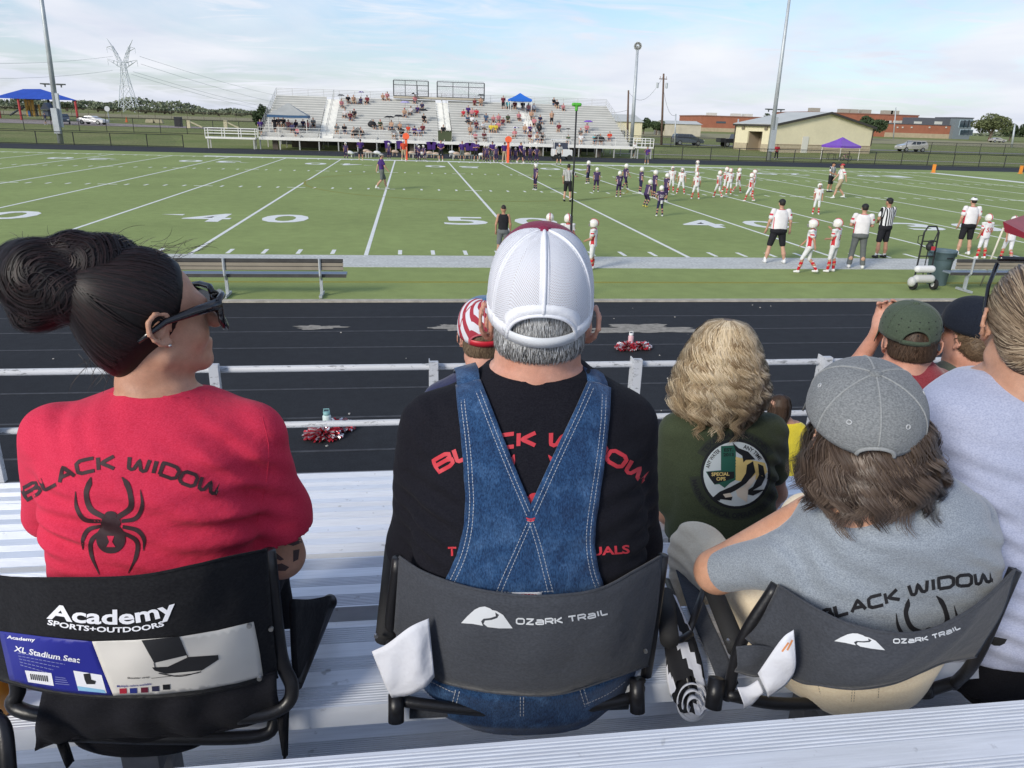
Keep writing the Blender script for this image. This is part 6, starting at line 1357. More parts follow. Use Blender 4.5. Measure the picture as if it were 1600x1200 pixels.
class Target:                            # a surface that prints and seams are laid on
    def __init__(s, *objs):
        V = []; F = []
        for o in objs:
            n = len(V); mw = o.matrix_basis if o.parent is None else (Matrix.Translation(o.parent.location) @ Matrix.Rotation(o.parent.rotation_euler.z, 4, 'Z') @ o.matrix_parent_inverse)
            V += [mw @ v.co for v in o.data.vertices]; F += [tuple(i+n for i in p.vertices) for p in o.data.polygons]
        s.b = BVHTree.FromPolygons(V, F); s.miss = 0
    def hit(s, x, y, off):
        d = Vector(ray(x, y)).normalized(); h = s.b.ray_cast(Vector(CP), d)
        if h[0] is None: return None
        return h[0]-d*off*.6+(h[1] if h[1].dot(d) < 0 else -h[1])*off*.4
def lay(name, V2, F, tg, m, parent, off=.0012, thick=0., maxe=7.):
    V2, F = subdiv(np.asarray(V2, float), F, maxe); pts = [tg.hit(x, y, off) for x, y in V2]
    F2 = [f for f in F if all(pts[i] is not None for i in f)]
    F2 = [f for f in F2 if max((pts[f[i]]-pts[f[i-1]]).length for i in range(len(f))) < maxe*.006+.02]
    V = [tuple(p) if p is not None else (0, 0, 0) for p in pts]
    used = sorted({i for f in F2 for i in f}); mp = {u: i for i, u in enumerate(used)}
    if not used: return None
    o = mesh(name, [V[u] for u in used], [tuple(mp[i] for i in f) for f in F2], m, None, True)
    if thick: md = o.modifiers.new('s', 'SOLIDIFY'); md.thickness = thick; md.offset = 0
    if parent is not None: child(o, parent)
    return o
def merge2(polys):                       # list of closed outlines in pixels -> one vertex list, one n-gon each
    V = []; F = []
    for p in polys: n = len(V); V += list(p); F.append(tuple(range(n, n+len(p))))
    return V, F
def tri_poly(p):                          # fill a simple outline, concave allowed
    from mathutils.geometry import tessellate_polygon
    t = tessellate_polygon([[Vector((x, y, 0)) for x, y in p]]); return [tuple(q) for q in t]
def lay_polys(name, polys, tg, m, parent, **k):
    V = []; F = []
    for p in polys: n = len(V); F += [tuple(i+n for i in t) for t in tri_poly(p)]; V += list(p)
    return lay(name, V, F, tg, m, parent, **k)
def smooth_line(pts, n=8):
    P = np.array(pts, float); 
    if len(P) < 3: return P
    o = []; E = np.concatenate([[2*P[0]-P[1]], P, [2*P[-1]-P[-2]]])
    for i in range(1, len(E)-2):
        for j in range(n):
            t = j/n; a, b, c, d = E[i-1], E[i], E[i+1], E[i+2]; o.append(.5*((2*b)+(c-a)*t+(2*a-5*b+4*c-d)*t*t+(3*b-a-3*c+d)*t**3))
    o.append(P[-1]); return np.array(o)
def ribbon2(pts, w, n=6):                 # a curved band of varying width as pixel quads
    P = smooth_line(pts, n); w_ = np.interp(np.linspace(0, 1, len(P)), np.linspace(0, 1, len(w)), w) if hasattr(w, '__len__') else np.full(len(P), w)
    T = np.gradient(P, axis=0); T /= np.linalg.norm(T, axis=1)[:, None]+1e-9; N_ = np.stack([-T[:, 1], T[:, 0]], 1); L_, R_ = P-N_*w_[:, None]/2, P+N_*w_[:, None]/2
    V = np.concatenate([L_, R_]); k = len(P); return V, [(i, i+1, k+i+1, k+i) for i in range(k-1)]
def lay_lines(name, lines, w, tg, m, parent, off=.002, dash=None, thick=0.):
    V = []; F = []
    for l in lines:
        if dash:
            P = smooth_line(l, 6); d = np.concatenate([[0], np.cumsum(np.linalg.norm(np.diff(P, axis=0), axis=1))]); s = 0
            while s < d[-1]:
                e = min(s+dash[0], d[-1]); q = [[np.interp(v, d, P[:, 0]), np.interp(v, d, P[:, 1])] for v in (s, e)]; v_, f_ = ribbon2(q, w, 1); n = len(V); V += v_.tolist(); F += [tuple(i+n for i in f) for f in f_]; s += dash[0]+dash[1]
        else: v_, f_ = ribbon2(l, w); n = len(V); V += v_.tolist(); F += [tuple(i+n for i in f) for f in f_]
    return lay(name, V, F, tg, m, parent, off=off, thick=thick, maxe=14)
def lay_text(name, s, base, w, h, tg, m, parent, bold=.02, slant=0., off=.0012, maxe=6., sp=1.0):
    """lettering along a curved baseline given in pixels; w = cap height h; letters spread over the whole line"""
    P = smooth_line(base, 12); d = np.concatenate([[0], np.cumsum(np.linalg.norm(np.diff(P, axis=0), axis=1))]); Vt, Ft = text_tris(s, 1, bold); Vt = Vt.copy(); capH = .729; Vt[:, 0] *= d[-1]/Vt[:, 0].max(); Vt[:, 1] *= h/capH; Vt[:, 0] += slant*Vt[:, 1]
    Vs, Fs = subdiv(Vt, Ft, maxe); x = np.interp(Vs[:, 0], d, P[:, 0], ); y = np.interp(Vs[:, 0], d, P[:, 1]); e = 1.5; tx = np.interp(Vs[:, 0]+e, d, P[:, 0])-np.interp(Vs[:, 0]-e, d, P[:, 0]); ty = np.interp(Vs[:, 0]+e, d, P[:, 1])-np.interp(Vs[:, 0]-e, d, P[:, 1]); n = np.hypot(tx, ty)+1e-9; tx /= n; ty /= n
    V2 = np.stack([x+ty*Vs[:, 1], y-tx*Vs[:, 1]], 1); return lay(name, V2, Fs, tg, m, parent, off=off, maxe=maxe*1.5)
# letters of the club print: wide square sans drawn as strokes on a 1 x 1 box
GL = {'B': [[(0, 0), (0, 1), (.75, 1), (.95, .88), (.95, .66), (.75, .54), (.1, .54)], [(.75, .54), (1, .42), (1, .12), (.78, 0), (0, 0)]], 'L': [[(0, 1), (0, .12), (.12, 0), (1, 0)]], 'A': [[(0, 0), (.5, 1), (1, 0)], [(.22, .32), (.8, .32)]], 'C': [[(1, 1), (.22, 1), (0, .82), (0, .18), (.22, 0), (1, 0)]], 'K': [[(0, 0), (0, 1)], [(.95, 1), (.18, .5), (1, 0)]], 'W': [[(0, 1), (.06, .12), (.2, .02), (.32, .12), (.5, .85), (.66, .12), (.78, .02), (.92, .12), (1, 1)]], 'I': [[(.5, 0), (.5, 1)]], 'D': [[(0, 0), (0, 1), (.75, 1), (1, .78), (1, .22), (.75, 0), (0, 0)]], 'O': [[(.2, 0), (0, .2), (0, .8), (.2, 1), (.8, 1), (1, .8), (1, .2), (.8, 0), (.2, 0)]], 'T': [[(0, 1), (1, 1)], [(.5, 1), (.5, 0)]], 'S': [[(1, 1), (.15, 1), (0, .86), (0, .64), (.15, .52), (.85, .48), (1, .36), (1, .14), (.85, 0), (0, 0)]], 'R': [[(0, 0), (0, 1), (.8, 1), (1, .85), (1, .6), (.8, .45), (.05, .45)], [(.55, .45), (1, 0)]], 'Z': [[(0, 1), (1, 1), (0, 0), (1, 0)]], 'a': [[(.1, .8), (.8, .8), (1, .65), (1, 0), (.2, 0), (0, .12), (0, .3), (.2, .42), (1, .42)]]}
GW = {'I': .25, 'W': 1.25, 'K': .95, 'L': .8}
def club_text(name, s, base, h, wt, tg, m, parent, off=.0013, gap=.26, slant=0.):
    P = smooth_line(base, 12); d = np.concatenate([[0], np.cumsum(np.linalg.norm(np.diff(P, axis=0), axis=1))]); adv = [.55 if c == ' ' else GW.get(c, 1.)+gap for c in s]; tot = sum(adv)-gap; u = d[-1]/tot; V = []; F = []; x0 = 0.
    for c, a in zip(s, adv):
        if c != ' ':
            for st_ in GL[c]:
                q = np.array(st_, float); g = GW.get(c, 1.); pts = [(x0+(p[0] if g != .25 else .5*.25)*1*(g if g != .25 else 1), p[1]) for p in q]
                P2 = []
                for (xa, ya), (xb, yb) in zip(pts[:-1], pts[1:]):
                    n = max(1, int(math.hypot((xb-xa)*u, (yb-ya)*h)/3)); P2 += [(xa+(xb-xa)*i/n, ya+(yb-ya)*i/n) for i in range(n)]
                P2.append(pts[-1]); P2 = np.array(P2); X = P2[:, 0]*u; Y = P2[:, 1]*(h-wt)+wt/2; T = np.gradient(np.stack([X, Y], 1), axis=0); T /= np.linalg.norm(T, axis=1)[:, None]+1e-9; nn = np.stack([-T[:, 1], T[:, 0]], 1)
                A_, B_ = np.stack([X, Y], 1)-nn*wt/2, np.stack([X, Y], 1)+nn*wt/2
                if len(A_) > 1: A_[0] -= T[0]*wt*.0; 
                W_ = np.concatenate([A_, B_]); W_[:, 0] += slant*W_[:, 1]; px = np.interp(W_[:, 0], d, P[:, 0]); py = np.interp(W_[:, 0], d, P[:, 1]); e = 2.; tx = np.interp(W_[:, 0]+e, d, P[:, 0])-np.interp(W_[:, 0]-e, d, P[:, 0]); ty = np.interp(W_[:, 0]+e, d, P[:, 1])-np.interp(W_[:, 0]-e, d, P[:, 1]); nn2 = np.hypot(tx, ty)+1e-9; tx /= nn2; ty /= nn2
                ex = W_[:, 0]-np.clip(W_[:, 0], 0, d[-1]); V2 = np.stack([px+tx*ex+ty*W_[:, 1], py+ty*ex-tx*W_[:, 1]], 1); k = len(A_); n0 = len(V); V += V2.tolist(); F += [(n0+i, n0+i+1, n0+k+i+1, n0+k+i) for i in range(k-1)]
        x0 += a
    return lay(name, V, F, tg, m, parent, off=off, maxe=9)
def cap(head_c, R, rx, ry, h, phia, archh, m_back, m_front, parent, strap=None, button=None, seams=None, brim=None, squash=2.3, nphi=96, nth=22, droop=.045, fr=100, name='cap'):
    """six-panel cap; local frame x right, y towards the bill, z up, rim at z = 0"""
    V = []; F = []; UVs = []; mi = []
    W_ = lambda p: np.array(head_c)+R @ np.asarray(p, float)
    def surf(phi, th):
        e = 2/squash; c = max(0, math.cos(th))**e; s = max(0, math.sin(th))**e; bul = 1+.03*math.sin(th*2); return (rx*c*math.sin(phi)*bul, -ry*c*math.cos(phi)*bul, h*s)
    def th0(phi):
        if abs(phi) < phia and archh > 0: z = archh*math.sqrt(max(0, 1-(phi/phia)**2))
        else: z = 0.
        return math.asin(min(1, (z/h)**(squash/2)))
    ph = np.linspace(-math.pi, math.pi, nphi+1)
    if archh > 0:
        ph = np.sort(np.concatenate([np.linspace(-math.pi, -phia, nphi//2), phia*np.sin(np.linspace(-math.pi/2, math.pi/2, nphi//2+1))[1:-1], np.linspace(phia, math.pi, nphi//2)]))
    for i, p_ in enumerate(ph):
        t0 = th0(p_)
        for j in range(nth+1): th = t0+(math.pi/2-t0)*(j/nth); V.append(W_(surf(p_, th)))
    for i in range(len(ph)-1):
        for j in range(nth): F.append((i*(nth+1)+j, (i+1)*(nth+1)+j, (i+1)*(nth+1)+j+1, i*(nth+1)+j+1)); mi.append(1 if abs((ph[i]+ph[i+1])/2) > rad(fr) else 0)
    o = mesh(name, V, F, m_back, None, True); o.data.materials.append(m_front)
    for i, p in enumerate(o.data.polygons): p.material_index = mi[i]
    uv = o.data.uv_layers.new(name='uv'); 
    for p in o.data.polygons:
        for li, vi in zip(p.loop_indices, p.vertices): a = vi//(nth+1); b_ = vi % (nth+1); uv.data[li].uv = (ph[a]*rx*14, b_/nth*h*20)
    md = o.modifiers.new('s', 'SOLIDIFY'); md.thickness = .0016; md.offset = 0; child(o, parent)
    def line(phi, z_in=.0, r=.0016, m=None, nm='seam', t1=math.pi/2):
        t0 = th0(phi); pts = [W_(np.array(surf(phi, t0+(t1-t0)*j/16))*1.008) for j in range(17)]; return pts
    if seams:
        for phi_list, r, m, nm, fl in seams:
            mb = MB()
            for phi in phi_list: mb.tube(line(rad(phi)), r, 6)
            mb.build(nm, m, parent, True, world=True)
    if archh > 0:                        # binding round the opening
        pts = [W_(np.array(surf(p_, th0(p_)))*1.01) for p_ in np.linspace(-phia, phia, 40)]; MB().tube(pts, .0035, 6).build('opening_trim', (seams[0][2] if seams else m_back), parent, True, world=True)
    if strap:
        mb = MB(); n = 24; hh, r_off = strap[1], 1.012; V2 = []; F2 = []
        for i in range(n+1):
            p_ = -phia*1.08+phia*2.16*i/n
            for z in (-.002, hh-.002): x, y, _ = surf(p_, .0); sag = 0; V2.append(W_((x*r_off, y*r_off-.002, z+sag)))
        F2 = [(2*i, 2*i+2, 2*i+3, 2*i+1) for i in range(n)]; so_ = mesh('strap', V2, F2, strap[0], None, True); so_.modifiers.new('s', 'SOLIDIFY').thickness = .002; child(so_, parent)
        mb = MB()
        for i in range(9):
            p_ = -phia*.8+phia*1.6*i/8; x, y, _ = surf(p_, 0); mb.tube([W_((x*1.03, y*1.03-.003, hh*.5-.002)), W_((x*1.035, y*1.035-.004, hh*.5-.002))], .0024 if i < 5 else .0016, 8)
        sn = mb.build('snap', strap[2], None); sn.parent = so_; sn.matrix_parent_inverse = (Matrix.Translation(parent.location)).inverted()
    if button: V2, F2 = sdf_mesh([EL(W_((0, 0, h+.001)), (.0105, .0105, .006), R)], .0016, .01); child(mesh('button', V2, F2, button, None, True), parent)
    if brim:
        V2 = []; F2 = []; n = 24
        for i in range(n+1):
            a = -1.05+2.1*i/n
            for q_ in (0, .5, 1): V2.append(W_((math.sin(a)*rx*(1+.04*q_), math.cos(a)*(ry+.0)*1.0+q_*.068*math.cos(a*1.2), -.016*q_*math.sin(abs(a))-.010*abs(a)*q_+.002-droop*q_)))
        F2 = [(3*i+j, 3*i+3+j, 3*i+4+j, 3*i+1+j) for i in range(n) for j in (0, 1)]; bo = mesh('brim', V2, F2, brim, None, True); bo.modifiers.new('s', 'SOLIDIFY').thickness = .003; child(bo, parent)
    return o, W_, surf
def hairbase(name, prims, m, parent, h=.006, cuts=(), k=.02, fx=None):
    V, F = sdf_mesh(prims, h, k, fx, cuts); me = mesh(name, V, F, m, None, True); a = me.data.attributes.new('rnd', 'FLOAT', 'POINT'); a.data.foreach_set('value', np.full(len(V), .04, np.float32)); child(me, parent); return me, BVHTree.FromPolygons(V.tolist(), F.tolist())
def wrap(bv, c, D, off):                 # D (N,M,3) directions from c -> points on the surface, lifted by off
    c = Vector(c); out = np.empty(D.shape); nr = np.empty(D.shape); last = None
    for i in range(D.shape[0]):
        for j in range(D.shape[1]):
            d = Vector(D[i, j]); hit = bv.ray_cast(c+d*.5, -d)
            if hit[0] is None: out[i, j] = out[i, j-1] if j else np.array(c+d*.1); nr[i, j] = D[i, j]
            else: out[i, j] = np.array(hit[0]+d*off[i, j]); nr[i, j] = np.array(hit[1])
    return out, nr
def slerp(a, b, t): a, b = unit(a), unit(b); v = a[:, None, :]*(1-t)[None, :, None]+b[:, None, :]*t[None, :, None]; return unit(v)
def S(x, y, dy): return FPX/((at(x, y, dy)-CP) @ FW)      # pixels per metre there
def pt(x, y, dy): return at(x, y, dy)
def figure_base(name, lab, x, dy, z, cat='person'): p = at(x, 1000, dy); return thing(name, lab, cat, (p[0], CY+dy, z))
def legs_prims(hip, knee, ank, r0=.085, r1=.06, r2=.05, side=1): return [RC(hip, knee, r0, r1), RC(knee, ank, r1*.95, r2*.8)]
def shoe(parent, a, m, d=(0, 1, 0)):
    a = np.array(a); d = unit(d); V, F = sdf_mesh([RC(a-d*.06+(0, 0, -.03), a+d*.15+(0, 0, -.045), .045, .038), RC(a+(0, 0, .0), a+(0, 0, -.03), .045, .045)], .01, .02); child(mesh('shoe', V, F, m, None, True), parent)
# =============================================================== 1. woman in the red shirt
RT_ = cloth('red_jersey_knit', (.56, .026, .062), (.64, .042, .092), 800, .1, .06, sheen=.04); PRK = mat('print_dark', (.035, .014, .018), .7); BLKC = cloth('black_cotton', (.010, .010, .013), (.016, .016, .02), 700, sheen=.02)
w1 = figure_base('person', 'woman with dark hair bun and sunglasses in red spider-print shirt on the black seat', 245, 1.32, ZS)
hd1 = Head(pt(240, 497, 1.38), yaw=-rad(58), pitch=rad(4), k=.94)
tr = rows_px([(600, 205, 292, 1.37, .062), (617, 150, 330, 1.37, .085), (640, 95, 392, 1.36, .105), (680, 66, 404, 1.345, .118), (740, 62, 404, 1.33, .125), (800, 66, 402, 1.32, .122), (850, 76, 400, 1.31, .118), (900, 88, 400, 1.32, .122), (980, 90, 404, 1.33, .13), (1050, 96, 400, 1.35, .13)])
shR, shL = pt(398, 684, 1.36), pt(86, 680, 1.36)
elR, elL = pt(440, 868, 1.40), pt(112, 840, 1.52); wrR, wrL = pt(300, 880, 1.56), pt(250, 860, 1.60)
skin1 = hd1.face(neckr=.044, necklen=.18)+[RC(hd1.w((0, -.025, -.07)), pt(258, 612, 1.37), .045, .052, k=.025), LO([(z, x, y, rx*.9, ry*.88) for z, x, y, rx, ry in tr]), RC(shR, elR, .05, .044), RC(elR, wrR, .044, .03), RC(shL, elL, .05, .044), RC(elL, wrL, .044, .03)]
skin1 += hand_prims(wrR, np.array((-1, .1, -.1)), np.array((0, .3, 1)), .4)+hand_prims(wrL, np.array((1, .1, .1)), np.array((0, .3, 1)), .4)
sdf('body', skin1, SK1, w1, .0055, .022, world=True)
fx1 = addf(wob(.0035, 9), folds([(pt(78, 830, 1.2), (0, .1, 1), .045, .005, .09, 0), (pt(395, 800, 1.25), (.3, 0, 1), .06, .005, .11, .2), (pt(200, 860, 1.2), (.3, 0, 1), .07, .004, .16, 0), (pt(120, 650, 1.3), (1, 0, .6), .06, .002, .09, 0), (pt(350, 720, 1.25), (.8, 0, 1), .055, .0035, .09, .1), (pt(230, 690, 1.2), (.1, 0, 1), .12, .002, .16, 0)]))
slv = [RC(shR, pt(428, 800, 1.40), .062, .066), RC(pt(428, 800, 1.40), pt(434, 850, 1.40), .066, .068), RC(shL, pt(82, 800, 1.42), .060, .055)]
tR = unit(pt(434, 850, 1.40)-shR)
V, F = sdf_mesh([LO(tr, k=.05)]+slv, .0055, .04, fx1, cuts=[(pt(250, 603, 1.36), (.05, .30, 1)), (pt(250, 1020, 1.22), (0, 0, -1))])
cR = pt(430, 822, 1.40); keepv = ~(((V-cR) @ tR > 0) & (np.linalg.norm((V-cR)-np.outer((V-cR) @ tR, tR), axis=1) < .085) & (V[:, 0] > pt(405, 822, 1.4)[0]))
F = F[keepv[F].all(1)]
sh1 = mesh('t_shirt', V, F, RT_, None, True); child(sh1, w1); sh1.modifiers.new('s', 'SOLIDIFY').thickness = .0015
T1 = Target(sh1)
club_text('shirt_lettering', 'BLACK WIDOW', [(43, 784), (80, 764), (115, 747), (148, 738), (185, 735), (219, 739), (252, 745), (290, 760), (337, 776)], 25, 5.6, T1, PRK, w1, slant=.08)
def spider(name, cx, cy, s, rot, tg, m, parent, hole=None, legs=range(8), body=True):
    c_, s_ = math.cos(rot), math.sin(rot); tf = lambda p: (cx+((p[0]-372)*c_-(p[1]-1030)*s_)*s, cy+((p[0]-372)*s_+(p[1]-1030)*c_)*s)
    LG = [[(350, 1003), (305, 975), (290, 925), (300, 890), (306, 868)], [(395, 1003), (438, 970), (437, 925), (425, 890), (409, 868)], [(338, 1016), (285, 1010), (258, 970), (254, 916)], [(408, 1016), (455, 1006), (477, 965), (471, 910)], [(338, 1032), (298, 1044), (279, 1075), (279, 1112)], [(412, 1034), (460, 1046), (483, 1075), (481, 1115)], [(345, 1048), (308, 1080), (308, 1130), (334, 1195)], [(408, 1052), (458, 1082), (456, 1135), (430, 1190)]]
    V = []; F = []
    for i in legs:
        w = [17, 19, 17, 19, 3] if i < 2 else [12, 15, 13, 2]; v, f = ribbon2([tf(p) for p in LG[i]], [q*s for q in w]); n = len(V); V += v.tolist(); F += [tuple(a+n for a in q) for q in f]
    if body:
        for (ex, ey, ax, ay) in ((372, 1074, 49, 50), (372, 1022, 33, 26), (372, 994, 20, 12)):
            P = [tf((ex+ax*math.cos(a), ey+ay*math.sin(a))) for a in np.linspace(0, 2*math.pi, 28, endpoint=False)]; n = len(V); V += P+[tf((ex, ey))]; F += [(n+i, n+(i+1) % 28, n+28) for i in range(28)]
    lay(name, V, F, tg, m, parent, off=.0013, maxe=8)
    if hole: lay_polys('hourglass', [[tf(p) for p in ((360, 1065), (384, 1065), (377, 1085), (388, 1102), (358, 1102), (367, 1085))]], tg, hole, parent, off=.0022)
spider('shirt_spider', 173, 821, 1/2.142, 0, T1, PRK, w1, hole=RT_)
# collar rib and sleeve hem
def ring_on(name, tg, pts, r, m, parent, off=.001):
    P = [tg.hit(x, y, off) for x, y in smooth_line(pts, 8)]; P = [p for p in P if p is not None]
    if len(P) > 2: MB().tube([np.array(p) for p in P], r, 6).build(name, m, parent, True, world=True)
ring_on('collar_seam', T1, [(168, 614), (205, 618), (250, 619), (295, 622)], .0012, RT_, w1, 0); ring_on('sleeve_seam', T1, [(410, 652), (420, 700), (415, 760), (402, 815)], .0007, RT_, w1, 0)
# arm tattoo patches
TAT = mat('tattoo_ink', (.07, .045, .045), .6); Tb = Target([c for c in w1.children if c.name.startswith('body')][0])
lay_polys('tattoo', [[(404, 846), (420, 850), (432, 864), (444, 874), (438, 876), (420, 868), (408, 858)], [(446, 836), (470, 832), (472, 848), (458, 853), (447, 850)], [(424, 884), (440, 880), (452, 886), (446, 892), (430, 892)], [(458, 860), (468, 858), (466, 874), (458, 878)]], Tb, TAT, w1, off=.0005)
# hair: smooth cap drawn back, big knotted bun
hb1, bv1 = hairbase('hair', [hd1.el((0, -.02, .038), (.084, .105, .098)), hd1.el((0, -.062, .0), (.066, .064, .085), .04), hd1.el((0, -.085, .065), (.052, .05, .052), .03), hd1.el((0, -.07, -.055), (.040, .035, .045), .03)], H_DARK, w1, .005, cuts=[(hd1.w((0, .056, .08)), hd1.R @ np.array((0, 1, -.40)))], k=.02)
# strands
rr = np.random.default_rng(21); n = 5200
a_ = rr.uniform(-math.pi, math.pi, n); yy = np.cos(a_); root = np.stack([np.sin(a_)*.9, np.where(yy > 0, .52+.12*np.cos(a_*2), -.2+.5*yy), np.where(yy > 0, .95*yy+.1-.25*np.abs(np.sin(a_)), -.62+.9*(yy+1)*.0+.35*(1+yy))], 1)
root = unit(root+rr.normal(0, .05, (n, 3))); mixr = rr.random(n) < .45; bd = unit(np.array((0, -.80, .60)))
root[mixr] = unit(root[mixr]*(1-rr.uniform(.1, .8, mixr.sum()))[:, None]+bd*rr.uniform(.1, .6, mixr.sum())[:, None])
bdn = unit(bd+rr.normal(0, .06, (n, 3))); t_ = np.linspace(0, 1, 12); D = slerp(root, bdn, t_); Dw = D @ hd1.R.T; loc = D
off = .0012+.002*rr.random((n, 1))+.003*np.abs(np.sin(t_*3.1))[None, :]*rr.random((n, 1)); P, NR_ = wrap(bv1, hd1.w((0, -.02, .02)), Dw, off)
strands('hair_strands', P, rr.uniform(.0012, .0024, n), H_DARK, w1, NR_)
c1a, c1b, c1c = pt(70, 440, 1.34), pt(155, 415, 1.36), pt(105, 455, 1.33)
bprim = [EL(c1a, (.070, .062, .070)), EL(c1b, (.052, .052, .052)), EL(c1c, (.055, .05, .05)), EL(pt(40, 415, 1.36), (.045, .045, .04)), EL(pt(185, 400, 1.38), (.03, .035, .03)), EL(pt(178, 440, 1.38), (.05, .05, .05)), EL(pt(60, 492, 1.33), (.04, .04, .025)), EL(pt(112, 392, 1.35), (.035, .035, .03))]
bn, bvb = hairbase('hair_bun', bprim, H_DARK, w1, .005, k=.010, fx=lambda P: 0.0014*np.sin(P[:, 0]*95+4*np.sin(P[:, 2]*40))*np.sin(P[:, 2]*60+P[:, 1]*30))
def swirl(c, R_, n, ax, seed, name, ln=2.2):
    r_ = np.random.default_rng(seed); ax = unit(ax); u = unit(np.cross(ax, (0, 0, 1.))); v = np.cross(ax, u); la = r_.uniform(-.75, .95, n); a0 = r_.uniform(0, 2*math.pi, n); t = np.linspace(0, 1, 14); A = a0[:, None]+t[None]*ln*(.6+r_.random((n, 1))*.7); Lt = la[:, None]+t[None]*.25+r_.normal(0, .03, (n, 1)); Lt = np.clip(Lt, -.98, .98)
    D = ax*Lt[..., None]+(u*np.cos(A)[..., None]+v*np.sin(A)[..., None])*np.sqrt(1-Lt**2)[..., None]; P, N_ = wrap(bvb, c, D, 0.001+.006*r_.random((n, 1))**2+.0015*np.sin(np.linspace(0, 5, 14)+6*r_.random((n, 1)))); strands(name, P, r_.uniform(.0012, .0024, n), H_DARK, w1, N_)
swirl(c1a, .07, 1500, (.25, -.9, .2), 1, 'bun_strands'); swirl(c1b, .05, 900, (-.5, -.7, .5), 2, 'bun_strands', 1.8); swirl(c1c, .05, 700, (.6, -.6, -.5), 3, 'bun_strands', 1.6)
# loose flyaway hairs
m_ = 170; a_ = rr.uniform(0, 2*math.pi, m_); st = np.stack([rr.uniform(60, 300, m_), rr.uniform(372, 400, m_)], 1); P = []
for i in range(m_):
    kind = i % 3
    if kind == 0: x, y = rr.uniform(150, 300), rr.uniform(375, 410); dx, dy_ = rr.uniform(10, 55), rr.uniform(-28, 4)
    elif kind == 1: x, y = rr.uniform(120, 260), rr.uniform(545, 585); dx, dy_ = rr.uniform(-35, 30), rr.uniform(5, 45)
    else: x, y = rr.uniform(20, 200), rr.uniform(375, 395); dx, dy_ = rr.uniform(-14, 14), rr.uniform(-24, -4)
    a = pt(x, y, 1.37); b = pt(x+dx, y+dy_, 1.37+rr.uniform(-.02, .02)); c = (a+b)/2+rr.normal(0, .008, 3); t = np.linspace(0, 1, 8)[:, None]; P.append(a*(1-t)**2+2*c*t*(1-t)+b*t*t)
tag(strands('loose_hairs', np.array(P), .0007, H_DARK, w1, np.tile(-FW, (m_, 8, 1))), kind='stuff')
# sunglasses
GLB = mat('sunglass_black', (.008, .008, .01), .18, spec=.7)
gl = thing('sunglasses', 'chunky black sunglasses worn by the woman with the bun', 'sunglasses', hd1.w((0, .1, .01)))
mb = MB(); 
for x in (-1, 1): mb.tube([hd1.w((x*a, b, c)) for a, b, c in ((.004, .118, .026), (.03, .123, .034), (.062, .116, .035), (.086, .100, .033), (.084, .100, -.008), (.068, .110, -.028), (.034, .120, -.031), (.010, .120, -.008), (.004, .118, .026))], .0062, 8)
mb.build('frame_front', GLB, gl, True, world=True)
for x in (-1, 1):
    MB().add([hd1.w(p) for p in ((x*.008, .118, .026), (x*.084, .101, .033), (x*.082, .102, -.006), (x*.066, .110, -.027), (x*.033, .119, -.030), (x*.010, .119, -.006))], [(0, 1, 2, 3, 4, 5)]).build('lens', GLB, gl, world=True)
    o = MB().tube([hd1.w((x*.086, .101, .026)), hd1.w((x*.086, .05, .020)), hd1.w((x*.086, .0, .012)), hd1.w((x*.088, -.030, -.002)), hd1.w((x*.082, -.052, -.016))], [.011, .0085, .006, .005, .004], 8, up=(0, 0, 1)).build('temple_arm', GLB, gl, True, world=True)
V, F = sdf_mesh([EL(hd1.w((.089, -.002, -.033)), (.0032, .0032, .0032))], .001, .01); child(mesh('ear_stud', V, F, mat('steel', (.5, .5, .5), .25, .9), None, True), w1)
hipc = at(250, 1085, 1.36); V, F = sdf_mesh([LO(rows_px([(1010, 84, 408, 1.33, .14), (1070, 90, 405, 1.34, .14)])), EL(hipc+(0, .0, .02), (.19, .16, .11)), RC(hipc+(.1, .02, .03), hipc+(.14, .46, .04), .09, .07), RC(hipc+(-.1, .02, .03), hipc+(-.14, .46, .04), .09, .07), RC(hipc+(.14, .46, .04), hipc+(.14, .44, -.36), .065, .05), RC(hipc+(-.14, .46, .04), hipc+(-.14, .44, -.36), .065, .05)], .01, .03, fx=wob(.004, 14)); child(mesh('trousers', V, F, BLKC, None, True), w1)
for sx in (-1, 1): shoe(w1, hipc+(sx*.14, .46, -.38), SHB)
# =============================================================== 2. man in the trucker cap and overalls
BT = cloth('black_shirt_knit', (.007, .007, .011), (.013, .013, .018), 700, bump=.2, sheen=.02); PRR = mat('print_red', (.52, .035, .05), .6)
w2 = figure_base('person', 'broad man in white mesh trucker cap, black shirt and denim overalls on the middle seat', 830, 1.32, ZS)
hd2 = Head(pt(842, 500, 1.36), yaw=rad(-8), pitch=rad(3), k=1.10)
tr2 = rows_px([(570, 764, 910, 1.37, .096), (592, 735, 945, 1.365, .105), (610, 700, 975, 1.36, .118), (640, 668, 998, 1.36, .13), (690, 655, 1000, 1.345, .15), (760, 650, 998, 1.33, .16), (840, 645, 1000, 1.32, .165), (920, 645, 996, 1.32, .165), (1000, 652, 985, 1.34, .165), (1050, 670, 970, 1.36, .15)])
s2R, s2L = pt(975, 668, 1.37), pt(676, 666, 1.37); e2R, e2L = pt(986, 850, 1.42), pt(654, 850, 1.42); r2R, r2L = pt(930, 880, 1.66), pt(730, 880, 1.66)
